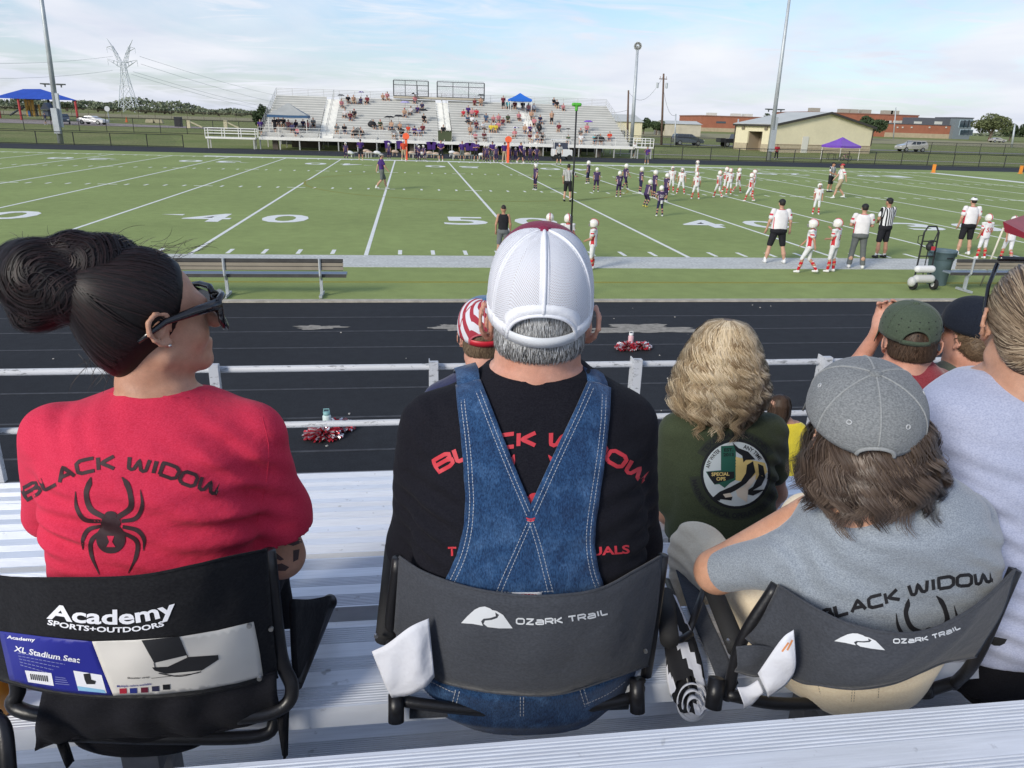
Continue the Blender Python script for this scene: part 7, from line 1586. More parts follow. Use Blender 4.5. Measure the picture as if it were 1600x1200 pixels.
skin2 = hd2.face(wide=1.06, neckr=.060, necklen=.2, ndir=(0, -.02))+[RC(hd2.w((0, -.012, -.06)), pt(840, 600, 1.41), .068, .072, k=.02), LO([(z, x, y, rx*.9, ry*.88) for z, x, y, rx, ry in tr2]), RC(s2R, e2R, .052, .048), RC(e2R, r2R, .046, .034), RC(s2L, e2L, .052, .048), RC(e2L, r2L, .046, .034)]+hand_prims(r2R, np.array((-.3, 1, -.2)), np.array((-1, 0, .2)), .5)+hand_prims(r2L, np.array((.3, 1, -.2)), np.array((1, 0, .2)), .5)
sdf('body', skin2, SK2, w2, .006, .022, world=True)
fx2 = addf(wob(.003, 8), folds([(pt(625, 840, 1.25), (.0, 0, 1), .05, .005, .10, 0), (pt(1020, 840, 1.25), (.0, 0, 1), .05, .005, .10, 0), (pt(690, 800, 1.2), (.25, 0, 1), .06, .0035, .10, .1), (pt(975, 800, 1.2), (-.25, 0, 1), .06, .0035, .10, .1), (pt(640, 660, 1.3), (1, 0, .8), .05, .002, .08, 0), (pt(830, 600, 1.3), (0, 0, 1), .03, .0012, .06, 0)]))
V, F = sdf_mesh([LO(tr2, k=.05), RC(s2R, e2R, .066, .060), RC(e2R, pt(975, 885, 1.5), .058, .055), RC(s2L, e2L, .066, .060), RC(e2L, pt(665, 885, 1.5), .058, .055)], .006, .045, fx2, cuts=[(pt(840, 579, 1.30), (0, .12, 1)), (pt(830, 1015, 1.2), (0, 0, -1))])
sh2 = mesh('t_shirt', V, F, BT, None, True); child(sh2, w2); T2 = Target(sh2)
club_text('shirt_lettering', 'BLACK WIDOW', [(686, 741), (720, 723), (760, 709), (800, 701), (840, 699), (880, 701), (920, 710), (960, 730), (1002, 756)], 26, 6.2, T2, PRR, w2, slant=.10)
lay_text('shirt_lettering', 'T', [(700, 868), (713, 868)], 0, 14, T2, PRR, w2, bold=.03); lay_text('shirt_lettering', 'UALS', [(924, 868), (984, 864)], 0, 13, T2, PRR, w2, bold=.03)
spider('shirt_spider', 836, 795, .52, .02, T2, PRR, w2)
def denim():
    m = bpy.data.materials.new('denim'); m.use_nodes = True; t = m.node_tree; b = t.nodes['Principled BSDF']; b.inputs['Roughness'].default_value = .9; b.inputs['Specular IOR Level'].default_value = .1; b.inputs['Sheen Weight'].default_value = .15; tc = t.nodes.new('ShaderNodeTexCoord')
    def nz(sc, st, det=4): mp = t.nodes.new('ShaderNodeMapping'); mp.inputs['Scale'].default_value = st; t.links.new(tc.outputs['Object'], mp.inputs[0]); n = t.nodes.new('ShaderNodeTexNoise'); n.inputs['Scale'].default_value = sc; n.inputs['Detail'].default_value = det; n.inputs['Distortion'].default_value = .6; t.links.new(mp.outputs[0], n.inputs[0]); return n.outputs[0]
    r = t.nodes.new('ShaderNodeValToRGB'); t.links.new(nz(26, (1, 1, .8), 9), r.inputs[0]); e = r.color_ramp.elements; e[0].position = .30; e[0].color = (.016, .040, .10, 1); e[1].position = .72; e[1].color = (.045, .10, .21, 1); e.new(.5).color = (.020, .056, .135, 1)
    r2 = t.nodes.new('ShaderNodeValToRGB'); t.links.new(nz(420, (1, 1, .35), 2), r2.inputs[0]); r2.color_ramp.elements[0].position = .35; r2.color_ramp.elements[0].color = (.55, .55, .6, 1); r2.color_ramp.elements[1].position = .65; r2.color_ramp.elements[1].color = (1.35, 1.35, 1.3, 1)
    mx = t.nodes.new('ShaderNodeMix'); mx.data_type = 'RGBA'; mx.blend_type = 'MULTIPLY'; mx.inputs[0].default_value = 1; t.links.new(r.outputs[0], mx.inputs[6]); t.links.new(r2.outputs[0], mx.inputs[7]); t.links.new(mx.outputs[2], b.inputs['Base Color'])
    bp = t.nodes.new('ShaderNodeBump'); bp.inputs['Strength'].default_value = .35; bp.inputs['Distance'].default_value = .001; t.links.new(nz(500, (1, 1, .5), 2), bp.inputs['Height']); t.links.new(bp.outputs[0], b.inputs['Normal']); return m
DN = denim(); STI = mat('stitching', (.36, .38, .42), .8)
BIB = [(713, 604), (732, 598), (752, 595), (768, 636), (788, 688), (808, 738), (829, 788), (852, 738), (874, 690), (897, 642), (917, 597), (935, 600), (953, 608), (951, 650), (946, 700), (938, 760), (930, 815), (928, 850), (934, 890), (946, 925), (946, 942), (700, 942), (696, 908), (714, 868), (724, 830), (728, 790), (726, 740), (721, 680), (716, 635)]
bib = lay_polys('overall_straps', [BIB], T2, DN, w2, off=.0055, thick=.004, maxe=9)
# strap ends over the shoulders
for a, b in (((713, 604), (752, 595)), ((917, 597), (953, 608))):
    pa, pb = T2.hit(a[0]+2, a[1]+3, .006), T2.hit(b[0]-2, b[1]+3, .006)
    if pa is not None and pb is not None:
        pa, pb = np.array(pa), np.array(pb); V = []
        for f_, (dy_, dz2) in enumerate(((0, 0), (.02, .012), (.05, .018), (.09, .012), (.13, -.01))):
            for q in (pa, pb): V.append(q+(0, dy_, dz2-.002))
        o = mesh('strap_over_shoulder', V, [(2*i, 2*i+1, 2*i+3, 2*i+2) for i in range(4)], DN, None, True); o.modifiers.new('s', 'SOLIDIFY').thickness = .004; child(o, w2)
TB = Target(bib)
inn = lambda pts, d: pts
sl_ = [[(719, 606), (722, 640), (728, 690), (732, 740), (734, 790), (730, 832), (720, 870), (703, 908)], [(724, 606), (728, 645), (734, 692), (738, 740), (740, 790), (736, 834), (726, 874), (710, 910)], [(947, 610), (945, 655), (940, 705), (932, 760), (924, 815), (922, 852), (928, 892), (939, 923)], [(941, 610), (939, 655), (934, 703), (926, 758), (918, 812), (916, 852), (922, 893), (933, 925)],
       [(746, 598), (762, 640), (782, 692), (803, 743), (827, 799)], [(739, 600), (756, 643), (776, 694), (797, 745), (823, 806)], [(922, 600), (903, 644), (880, 693), (858, 741), (832, 799)], [(929, 602), (909, 647), (886, 696), (864, 744), (836, 806)],
       [(826, 812), (806, 856), (786, 900), (776, 924)], [(832, 812), (812, 858), (793, 902), (783, 926)], [(832, 812), (846, 856), (857, 900), (864, 925)], [(826, 812), (839, 856), (850, 900), (856, 925)], [(777, 924), (820, 926), (862, 923)]]
lay_lines('stitching', sl_, 1.0, TB, STI, w2, off=.0026, dash=(3.6, 1.6))
lay_lines('bar_tack', [[(822, 809), (829, 811), (836, 809)], [(823, 812), (829, 814), (835, 812)]], 1.8, TB, PRR, w2, off=.003)
lay_polys('label', [[(800, 925), (846, 925), (847, 940), (799, 940)]], TB, mat('label_white', (.66, .66, .68), .8), w2, off=.003, thick=.001)
lay_lines('label_mark', [[(808, 929), (822, 928), (838, 929)]], 2.2, TB, PRR, w2, off=.0045, dash=(4, 1.5))
hip2 = at(828, 1060, 1.36); V, F = sdf_mesh([LO(rows_px([(1000, 648, 988, 1.34, .17), (1050, 654, 982, 1.35, .165), (1075, 690, 950, 1.37, .14)])), EL(hip2+(0, .02, .03), (.20, .165, .11)), RC(hip2+(.12, .02, .02), hip2+(.17, .52, .05), .105, .08), RC(hip2+(-.12, .02, .02), hip2+(-.17, .52, .05), .105, .08), RC(hip2+(.17, .52, .05), hip2+(.17, .50, -.36), .075, .06), RC(hip2+(-.17, .52, .05), hip2+(-.17, .50, -.36), .075, .06)], .008, .03, fx=wob(.003, 12)); o = mesh('trousers', V, F, DN, None, True); child(o, w2); TH = Target(o)
for l_ in ([(668, 1062), (700, 1078), (712, 1082)], [(712, 1078), (704, 1110)], [(718, 1080), (710, 1112)], [(813, 1084), (813, 1120)], [(818, 1084), (818, 1120)], [(906, 1078), (914, 1104)], [(912, 1076), (920, 1102)], [(915, 1100), (950, 1084), (978, 1064)]): lay_lines('stitching', [l_], 1.2, TH, STI, w2, off=.0015, dash=(3.6, 1.6))
for sx in (-1, 1): shoe(w2, hip2+(sx*.17, .52, -.38), SHB)
# hair below the cap
hb2, bv2 = hairbase('hair', [hd2.el((0, -.016, .03), (.078, .092, .085)), hd2.el((0, -.050, -.02), (.074, .048, .045), .02)], H_GREY, w2, .005, cuts=[(hd2.w((0, .0, .0)), hd2.R @ np.array((0, 1, -.25))), (hd2.w((0, -.09, -.050)), hd2.R @ np.array((0, .15, -1)))])
rr = np.random.default_rng(5); n = 7000; az = rr.uniform(-1.75, 1.75, n); el = rr.uniform(-.52, .55, n); D0 = np.stack([np.sin(az)*np.cos(el), -np.cos(az)*np.cos(el), np.sin(el)], 1); dl = rr.uniform(.16, .34, n); t = np.linspace(0, 1, 6)
E_ = el[:, None]-dl[:, None]*t[None]; A_ = az[:, None]*(1-.04*t[None])+rr.normal(0, .045, (n, 1))*t[None]; D = np.stack([np.sin(A_)*np.cos(E_), -np.cos(A_)*np.cos(E_), np.sin(E_)], -1) @ hd2.R.T
off = .001+.0045*t[None]**2*rr.random((n, 1))+.001*rr.random((n, 1)); P, N_ = wrap(bv2, hd2.w((0, -.018, .0)), D, off); nm = np.clip(rr.normal(.45, .28, n)+.25*(el > .0)-.12*(el < -.3), 0, 1); ok = el > -.36+.1*rr.random(n)
strands('hair_strands', P[ok], rr.uniform(.0008, .0016, ok.sum()), H_GREY, w2, N_[ok], rnd=nm[ok])
def meshcloth():
    m = bpy.data.materials.new('white_cap_mesh'); m.use_nodes = True; t = m.node_tree; b = t.nodes['Principled BSDF']; b.inputs['Base Color'].default_value = (.72, .73, .78, 1); b.inputs['Roughness'].default_value = .7
    uv = t.nodes.new('ShaderNodeUVMap'); sp = t.nodes.new('ShaderNodeSeparateXYZ'); t.links.new(uv.outputs[0], sp.inputs[0])
    def mm(op, a, b_=0.):
        n = t.nodes.new('ShaderNodeMath'); n.operation = op
        for i, v in enumerate((a, b_)):
            if isinstance(v, (int, float)): n.inputs[i].default_value = v
            else: t.links.new(v, n.inputs[i])
        return n.outputs[0]
    u = mm('MULTIPLY', sp.outputs[0], 120.); v = mm('MULTIPLY', sp.outputs[1], 120.); s1 = mm('SINE', mm('ADD', u, mm('MULTIPLY', v, .6))); s2 = mm('SINE', mm('SUBTRACT', mm('MULTIPLY', v, 1.1), mm('MULTIPLY', u, .3))); h_ = mm('GREATER_THAN', mm('MULTIPLY', s1, s2), .30); h2 = mm('GREATER_THAN', mm('ADD', s1, s2), .55)
    hole = mm('MAXIMUM', h2, mm('MULTIPLY', h_, 0.)); al = mm('SUBTRACT', 1., mm('MULTIPLY', h2, .85)); t.links.new(al, b.inputs['Alpha']); return m
MESHW = meshcloth(); CAPW = cloth('cap_white_cloth', (.70, .71, .76), (.78, .79, .82), 900, sheen=.1); MAR = cloth('cap_maroon_cloth', (.17, .018, .05), (.24, .03, .075), 900, sheen=.1)
cp2 = thing('cap', 'white mesh trucker cap with maroon front on the man in overalls', 'cap', pt(842, 478, 1.36))
R2 = rotm(rad(16), 0, rad(-7)); SNP = mat('snap_clear', (.62, .64, .66), .35); SNB = mat('snap_dark', (.08, .08, .09), .5)
co2, W2c, sf2 = cap(pt(843, 484, 1.36), R2, .0985, .128, .163, .66, .060, MESHW, MAR, cp2, strap=(SNP, .020, SNB), button=MAR, seams=[([0], .0035, CAPW, 'centre_seam', 0), ([-62, 62], .0022, CAPW, 'panel_seam', 0)], brim=MAR, squash=2.5, fr=104)
V = []; F = []                            # solid bindings: centre band, rim band, opening band
def capband(name, phis, t_a, t_b, m, wd):
    V = []; n = 20
    for j in range(n+1):
        for s_ in (-1, 1):
            ph_ = rad(phis)+s_*wd/(.0985*max(.25, math.cos((t_a+(t_b-t_a)*j/n)*.9))); V.append(W2c(np.array(sf2(ph_, t_a+(t_b-t_a)*j/n))*1.006))
    o = mesh(name, V, [(2*j, 2*j+1, 2*j+3, 2*j+2) for j in range(n)], m, None, True); o.modifiers.new('s', 'SOLIDIFY').thickness = .0012; child(o, cp2)
capband('centre_band', 0, .42, 1.54, CAPW, .0085); capband('side_band', -62, .0, 1.50, CAPW, .0055); capband('side_band', 62, .0, 1.50, CAPW, .0055)
V = []; n = 48
for j in range(n+1):
    p_ = -.66+1.32*j/n; z_ = .058*math.sqrt(max(0, 1-(p_/.66)**2)); t0 = math.asin(min(1, (z_/.155)**1.25)); ex = .014
    for q in (0, 1):
        sc2 = 1+.16*q; pp = p_*sc2; t1 = t0+.12*q*(1 if z_ > .008 else .3); V.append(W2c(np.array(sf2(pp, t1))*1.007))
o = mesh('opening_band', V, [(2*j, 2*j+1, 2*j+3, 2*j+2) for j in range(n)], CAPW, None, True); o.modifiers.new('s', 'SOLIDIFY').thickness = .0012; child(o, cp2)
V = []; n = 60
for j in range(n+1):
    p_ = .66+(2*math.pi-1.32)*j/n
    for z_ in (0, .1): V.append(W2c(np.array(sf2(p_, z_))*1.006))
o = mesh('rim_band', V, [(2*j, 2*j+1, 2*j+3, 2*j+2) for j in range(n)], CAPW, None, True); o.modifiers.new('s', 'SOLIDIFY').thickness = .0012; child(o, cp2)
# =============================================================== the other spectators
def build(lab, x, dy, zb, hd, fk, tr, neck, arms, skin, top, res, ncut, hemcut=None, fx=None, slv=.07, cat='person', k=.04, sol=True):
    """arms: list of (shoulder, elbow, wrist, sleeve end fraction, r0, r1, hand dir, hand side)"""
    t = figure_base('person', lab, x, dy, zb, cat); sk = hd.face(**fk)+[RC(hd.w((0, -.03, -.07)), neck[0], neck[1]*.95, neck[1]*1.05, k=.03), LO([(z, a, b, rx*.88, ry*.86) for z, a, b, rx, ry in tr if not hemcut or z > hemcut[0][2]-.01])]; up = [LO(tr, k=k)]
    for s_, e, w, fr, r0, r1, hdn, hs, *sf in arms:
        sk += [RC(s_, e, r0*.86, r1*.82), RC(e, w, r1*.92, r1*.62)]+(hand_prims(w, hdn, hs, .5, hd.k*.95) if hdn is not None else []); up.append(RC(s_, s_+(e-s_)*fr, r0*1.12, r1*(sf[0] if sf else 1.35)))
    sdf('body', sk, skin, t, res, .02, world=True); cuts = [ncut]+([hemcut] if hemcut else []); o = sdf('t_shirt', up, top, t, res, k, fx, cuts, world=True)
    if sol: o.modifiers.new('s', 'SOLIDIFY').thickness = .0015
    return t, o
def short_hair(t, hd, m, n, zmin, seed, wd=(.0008, .0016), r=(.079, .098, .09), L_=(.12, .3), tone=(.5, .3), front=1.7, curl=0.):
    hb, bv = hairbase('hair', [hd.el((0, -.014, .03), r), hd.el((0, -.048, -.02), (r[0]*.93, .05, .05), .02)], m, t, .006, cuts=[(hd.w((0, .01, 0)), hd.R @ np.array((0, 1, -.3))), (hd.w((0, -.09, zmin)), hd.R @ np.array((0, .15, -1)))])
    rr = np.random.default_rng(seed); az = rr.uniform(-front, front, n); el = rr.uniform(-.45, .7, n); dl = rr.uniform(*L_, n); tt = np.linspace(0, 1, 7); E_ = el[:, None]-dl[:, None]*tt; A_ = az[:, None]+rr.normal(0, .06, (n, 1))*tt+curl*np.sin(tt*9+rr.uniform(0, 6, (n, 1)))*tt
    D = np.stack([np.sin(A_)*np.cos(E_), -np.cos(A_)*np.cos(E_), np.sin(E_)], -1) @ hd.R.T; P, N_ = wrap(bv, hd.w((0, -.016, 0)), D, .001+(.004+curl*.06)*tt**2*rr.random((n, 1))); strands('hair_strands', P, rr.uniform(*wd, n), m, t, N_, rnd=np.clip(rr.normal(*tone, n), 0, 1))
def long_hair(t, c, m, n, prof, seed, wave=(.012, 5.), wd=(.0016, .0032), lens=(.7, 1), crown=(0, 0, 0), azr=(-math.pi, math.pi), flip=0., tone=None, clump=140, basef=.86, pn=.35):
    """locks falling over an envelope: prof = rows of (z, radius x, radius y) measured from c; a dark core fills the inside"""
    pr = np.array(prof); zz_ = pr[:, 0]
    rows = [(c[2]+z, c[0], c[1], rx*basef, ry*basef) for z, rx, ry in prof]; hb, _ = hairbase('hair', [LO(rows, 2.0)], m, t, .008)
    rr = np.random.default_rng(seed); M_ = 22; cid = rr.integers(0, clump, n); caz = rr.uniform(azr[0], azr[1], clump); cph = rr.uniform(0, 6.28, clump); clen = rr.uniform(lens[0], lens[1], clump); cw = rr.uniform(.6, 1.4, clump); cr = rr.uniform(.82, 1.08, clump)
    ph = cph[cid]+rr.normal(0, pn, n); ln = clen[cid]*rr.uniform(.9, 1.03, n); R_ = cr[cid]*rr.uniform(.93, 1.05, n); t0 = rr.uniform(0, .35, n)**1.5; tt = t0[:, None]+(ln-t0)[:, None]*np.linspace(0, 1, M_)[None]
    cdr = rr.normal(0, .28, clump)[cid][:, None]; az = caz[cid][:, None]+cdr*tt+rr.normal(0, .15, n)[:, None]*(1.15-.8*tt)
    ztop, zbot = zz_.max(), zz_.min(); s_ = tt; z = ztop-(ztop-zbot)*(s_**1.12); o_ = np.argsort(zz_); rx = np.interp(z, zz_[o_], pr[o_, 1]); ry = np.interp(z, zz_[o_], pr[o_, 2])
    am = wave[0]*np.clip(s_*1.8, 0, 1)*cw[cid][:, None]; wv = np.sin(s_*wave[1]*6.283+ph[:, None]); wv2 = np.cos(s_*wave[1]*6.283+ph[:, None]); A_ = az+(am*wv)/np.maximum(rx, .04); rad_ = R_[:, None]; fl = flip*np.clip((s_-.75)/.25, 0, 1)**2*rr.uniform(-.5, 1.2, clump)[cid][:, None]
    P = np.stack([c[0]+np.sin(A_)*(rx*rad_+am*.6*wv2+fl), c[1]-np.cos(A_)*(ry*rad_+am*.6*wv2+fl), c[2]+z+am*.3*wv2], -1); P[:, :, :2] += np.array(crown[:2])*(1-s_)[..., None]**2
    Nn = np.stack([np.sin(A_), -np.cos(A_), np.full(A_.shape, .3)], -1); tn = rr.random(clump)[cid]*.6+rr.random(n)*.4 if tone is None else np.clip(rr.normal(tone[0], tone[1], clump)[cid]+rr.normal(0, .10, n), 0, 1)
    strands('hair_strands', P, rr.uniform(*wd, n), m, t, Nn, rnd=tn)
V3 = np.array
# --- 3. woman in the grey cap
GT_ = cloth('grey_marl', (.20, .23, .27), (.32, .36, .41), 760, big=.05); hd3 = Head(pt(1348, 694, 1.17), yaw=rad(-18), pitch=rad(6), k=.98)
tr3 = rows_px([(738, 1345, 1470, 1.19, .085), (760, 1320, 1508, 1.18, .105), (795, 1268, 1530, 1.17, .125), (840, 1236, 1546, 1.19, .13), (900, 1216, 1548, 1.195, .13), (950, 1216, 1540, 1.20, .13), (1000, 1222, 1515, 1.21, .13), (1050, 1240, 1470, 1.23, .12)])
a3 = (pt(1228, 874, 1.21), pt(1120, 893, 1.34), pt(1264, 797, 1.30)); b3 = (pt(1500, 815, 1.22), pt(1485, 940, 1.42), pt(1440, 940, 1.6))
w3, o3 = build('woman in faded grey cap and grey spider-print shirt resting an elbow on her knee', 1370, 1.17, ZS, hd3, dict(neckr=.05, necklen=.16), tr3, (pt(1400, 770, 1.2), .055), [(*a3, .86, .046, .052, V3((.9, .1, .35)), V3((0, -.5, 1)), .98), (*b3, .6, .058, .046, V3((-.5, 1, -.1)), V3((0, 0, 1)))], SK3, GT_, .006, (pt(1405, 742, 1.15), (.12, .35, 1)), hemcut=(pt(1340, 1020, 1.08), (0, 0, -1)), fx=addf(wob(.003, 9), folds([(pt(1215, 880, 1.1), (1, 0, .9), .05, .006, .10, .2), (pt(1540, 860, 1.1), (.4, 0, 1), .05, .004, .1, 0), (pt(1380, 960, 1.), (.2, 0, 1), .08, .003, .14, 0)])))
T3 = Target(o3); PRG = mat('print_charcoal', (.018, .018, .022), .7)
club_text('shirt_lettering', 'BLACK WIDOW', [(1283, 978), (1311, 965), (1345, 956), (1379, 948), (1410, 938), (1432, 931), (1450, 926), (1485, 920), (1525, 916), (1551, 911)], 22, 5.4, T3, PRG, w3, slant=.1); spider('shirt_spider', 1454, 1000, .42, -.1, T3, PRG, w3)
ring_on('collar_seam', T3, [(1345, 765), (1400, 768), (1450, 757), (1482, 745)], .0013, GT_, w3, 0)
GC = cloth('washed_grey_twill', (.15, .16, .165), (.24, .25, .255), 600, big=.14, sheen=.1); cp3 = thing('cap', 'washed grey baseball cap on the curly haired woman in grey', 'cap', pt(1352, 643, 1.16)); R3 = rotm(rad(19), rad(-2), rad(-20))
co3, W3c, sf3 = cap(pt(1351, 646, 1.16), R3, .100, .116, .090, .30, .020, GC, GC, cp3, button=GC, seams=[([0, 60, 120, 180, -60, -120], .0017, cloth('grey_seam', (.24, .25, .25), (.3, .31, .31), 600), 'panel_seam', 0)], brim=GC, squash=2.15)
for ph_, th_ in ((-32, .55), (30, .55), (-92, .62), (90, .62)):
    q = sf3(rad(ph_), th_); c_ = W3c(V3(q)*1.008); n_ = unit(c_-pt(1351, 646, 1.16)); u_ = unit(np.cross(n_, (0, 0, 1))); v_ = np.cross(n_, u_); MB().tube([c_+(u_*math.cos(a)+v_*math.sin(a))*.0038 for a in np.linspace(0, 6.2832, 13)], .0011, 5, cap=False).build('eyelet', mat('eyelet', (.45, .46, .47), .5), cp3, True, world=True)
long_hair(w3, hd3.w((.012, -.012, -.03)), H_BRWN, 11000, [(.11, .06, .06), (.085, .088, .092), (.04, .102, .100), (.0, .118, .108), (-.03, .130, .112), (-.055, .120, .104), (-.078, .085, .082)], 31, wave=(.013, 2.4), wd=(.0008, .0018), lens=(.58, 1.1), azr=(-2.7, 2.1), flip=.05, tone=(.36, .26), clump=150, pn=.25)
KHK = cloth('cream_trousers', (.80, .66, .46), (.86, .74, .54), 500, big=.05); h3 = at(1330, 1040, 1.22); kn = pt(1088, 858, 1.72)
o = sdf('trousers', [EL(h3+(-.01, .03, .02), (.15, .15, .105)), LO(rows_px([(965, 1220, 1480, 1.21, .125), (1010, 1222, 1450, 1.22, .13), (1050, 1226, 1420, 1.24, .13), (1070, 1260, 1390, 1.26, .11)])), RC(h3+(-.10, .04, .02), kn, .085, .072), RC(kn, kn+(.02, .04, -.48), .070, .05), RC(h3+(.10, .04, .02), h3+(.14, .48, .08), .085, .07), RC(h3+(.14, .48, .08), h3+(.16, .45, -.34), .065, .05)], KHK, w3, .007, .03, fx=addf(wob(.003, 13), folds([(kn, (0, .3, 1), .04, .004, .10, .2)])), world=True); TK = Target(o)
lay_lines('stitching', [[(1276, 1062), (1282, 1084)], [(1332, 1072), (1330, 1096)], [(1336, 1072), (1334, 1096)], [(1374, 1066), (1372, 1090)]], 1.1, TK, mat('khaki_thread', (.3, .26, .2), .9), w3, off=.0012, dash=(3, 1.4))
shoe(w3, kn+(.02, .04, -.50), SHW); shoe(w3, h3+(.16, .45, -.36), SHW)
# --- 4. woman in the green shirt
GN = cloth('olive_green_knit', (.040, .052, .028), (.058, .072, .040), 500, big=.05, sheen=.1); D4 = 2.5; z4 = ZS-.4; hd4 = Head(pt(1130, 560, D4), yaw=rad(-20), k=1.)
tr4 = rows_px([(636, 1095, 1165, D4+.02, .06), (648, 1062, 1198, D4+.01, .09), (672, 1046, 1212, D4, .105), (720, 1044, 1212, D4-.01, .12), (780, 1048, 1206, D4-.02, .125), (840, 1044, 1206, D4-.02, .14), (900, 1038, 1210, D4-.02, .16), (950, 1042, 1206, D4, .16)])
w4, o4 = build('woman with long curly blonde hair in dark green shirt with a round badge print', 1130, D4, z4, hd4, dict(neckr=.05, necklen=.2), tr4, (pt(1130, 640, D4), .055), [(pt(1055, 672, D4+.02), pt(1040, 800, D4+.05), pt(1080, 850, D4+.3), .8, .055, .045, V3((0, 1, -.2)), V3((1, 0, .2))), (pt(1203, 672, D4+.02), pt(1213, 770, D4+.12), pt(1170, 830, D4+.35), .62, .058, .048, V3((0, 1, -.2)), V3((-1, 0, .2)))], SK1, GN, .009, (pt(1130, 636, D4), (0, .2, 1)), fx=addf(wob(.004, 9), folds([(pt(1215, 740, D4-.1), (.5, 0, 1), .07, .006, .14, .1)])))
long_hair(w4, hd4.w((0, -.01, 0)), H_BLON, 14000, [(.150, .02, .02), (.135, .070, .070), (.09, .104, .10), (.03, .128, .12), (-.04, .152, .135), (-.12, .176, .142), (-.18, .168, .132), (-.245, .115, .10)], 41, wave=(.015, 5.6), wd=(.0012, .0024), lens=(.55, 1.1), tone=(.68, .34), clump=260, basef=.76, pn=.4, flip=.02)
T4 = Target(o4); NVD = mat('print_black', (.012, .014, .016), .7); BW = mat('badge_pale', (.60, .66, .66), .7); BG = mat('badge_green', (.02, .11, .075), .7); BYE = mat('badge_yellow', (.72, .55, .20), .7); BCR = mat('badge_cream', (.70, .62, .50), .7)
Z5 = lambda p: (1000+p[0]/2.667, 460+p[1]/2.667); cx_, cy_ = 398, 748
el_ = lambda a, rx, ry: Z5((cx_+rx*math.cos(a), cy_+ry*math.sin(a)))
def band(a0, a1, r0, r1, nm, m, off): A = np.linspace(a0, a1, 40); V = [el_(a, r0, r0*1.0) for a in A]+[el_(a, r1, r1) for a in A]; lay(nm, V, [(i, i+1, 41+i, 40+i) for i in range(39)], T4, m, w4, off=off, maxe=6)
band(math.pi*1.16, math.pi*1.84, 146, 182, 'badge_banner', mat('banner_dark', (.028, .036, .024), .8), .002); band(.02*math.pi, .98*math.pi, 150, 192, 'badge_banner', MATS['banner_dark'], .002); band(0, 6.2832, 132, 146, 'badge_ring', NVD, .0024); band(0, 6.2832, 1, 134, 'badge_disc', BW, .0028)
def zp(nm, ps, m, off): lay_polys(nm, [[Z5(p) for p in q] for q in ps], T4, m, w4, off=off, maxe=6)
zp('state_shape', [[(337, 632), (398, 628), (400, 728), (398, 772), (375, 785), (352, 806), (330, 790), (310, 792), (290, 765), (274, 738), (337, 732)]], BG, .0036); zp('badge_field', [[(398, 676), (430, 684), (470, 692), (520, 702), (530, 740), (500, 770), (450, 775), (420, 778), (398, 774)]], BYE, .0036); zp('state_label', [[(280, 738), (392, 738), (392, 765), (310, 790), (290, 765)]], NVD, .0040)
zp('badge_figure', [[(300, 848), (330, 822), (380, 800), (420, 778), (440, 745), (445, 710), (470, 695), (480, 740), (450, 780), (400, 815), (340, 845), (330, 860)], [(425, 830), (470, 800), (495, 750), (490, 705), (512, 715), (522, 760), (505, 795), (470, 815), (520, 812), (470, 838)], [(384, 616), (410, 640), (450, 655), (480, 688), (440, 690), (430, 700), (425, 672), (400, 655)], [(300, 850), (345, 838), (385, 842), (380, 858), (330, 852), (318, 862)]], NVD, .0044)
zp('badge_wave', [[(398, 815), (430, 800), (455, 770), (482, 748), (478, 775), (450, 810), (445, 865), (405, 840)], [(345, 832), (375, 826), (385, 842), (355, 846)]], BCR, .0050)
A2 = lambda a0, a1, r, n=14: [el_(rad(a), r, r) for a in np.linspace(a0, a1, n)]
lay_text('badge_lettering', 'TEXAS GAME WARDEN', A2(214, 326, 152), 0, 8.2, T4, NVD, w4, off=.003, bold=.03, maxe=5); lay_text('badge_lettering', 'MARINE TACTICAL OPERATIONS GROUP', A2(172, 10, 184, 20), 0, 8.2, T4, NVD, w4, off=.003, bold=.03, maxe=5)
lay_text('badge_lettering', 'ANY WATER', A2(192, 236, 112), 0, 6.2, T4, NVD, w4, off=.0036, bold=.02, maxe=4); lay_text('badge_lettering', 'ANY TIME', A2(286, 330, 112), 0, 6.2, T4, NVD, w4, off=.0036, bold=.02, maxe=4)
for s_, a, b, hh_, m in (('SPECIAL', (298, 756), (372, 754), 5.4, BYE), ('OPS', (318, 775), (356, 774), 5.4, BYE), ('EST.', (350, 654), (388, 653), 5, NVD), ('2013', (347, 674), (390, 673), 5, NVD)): lay_text('badge_lettering', s_, [Z5(a), Z5(b)], 0, hh_, T4, m, w4, off=.0046, bold=.03, maxe=4)
h4 = at(1128, 930, D4); sdf('trousers', [EL(h4, (.18, .16, .12)), RC(h4+(.1, 0, 0), h4+(.12, .44, .0), .085, .065), RC(h4+(-.1, 0, 0), h4+(-.12, .44, .0), .085, .065), RC(h4+(.12, .44, 0), h4+(.12, .42, -.36), .06, .045), RC(h4+(-.12, .44, 0), h4+(-.12, .42, -.36), .06, .045)], C_DEN, w4, .014, .03, world=True)
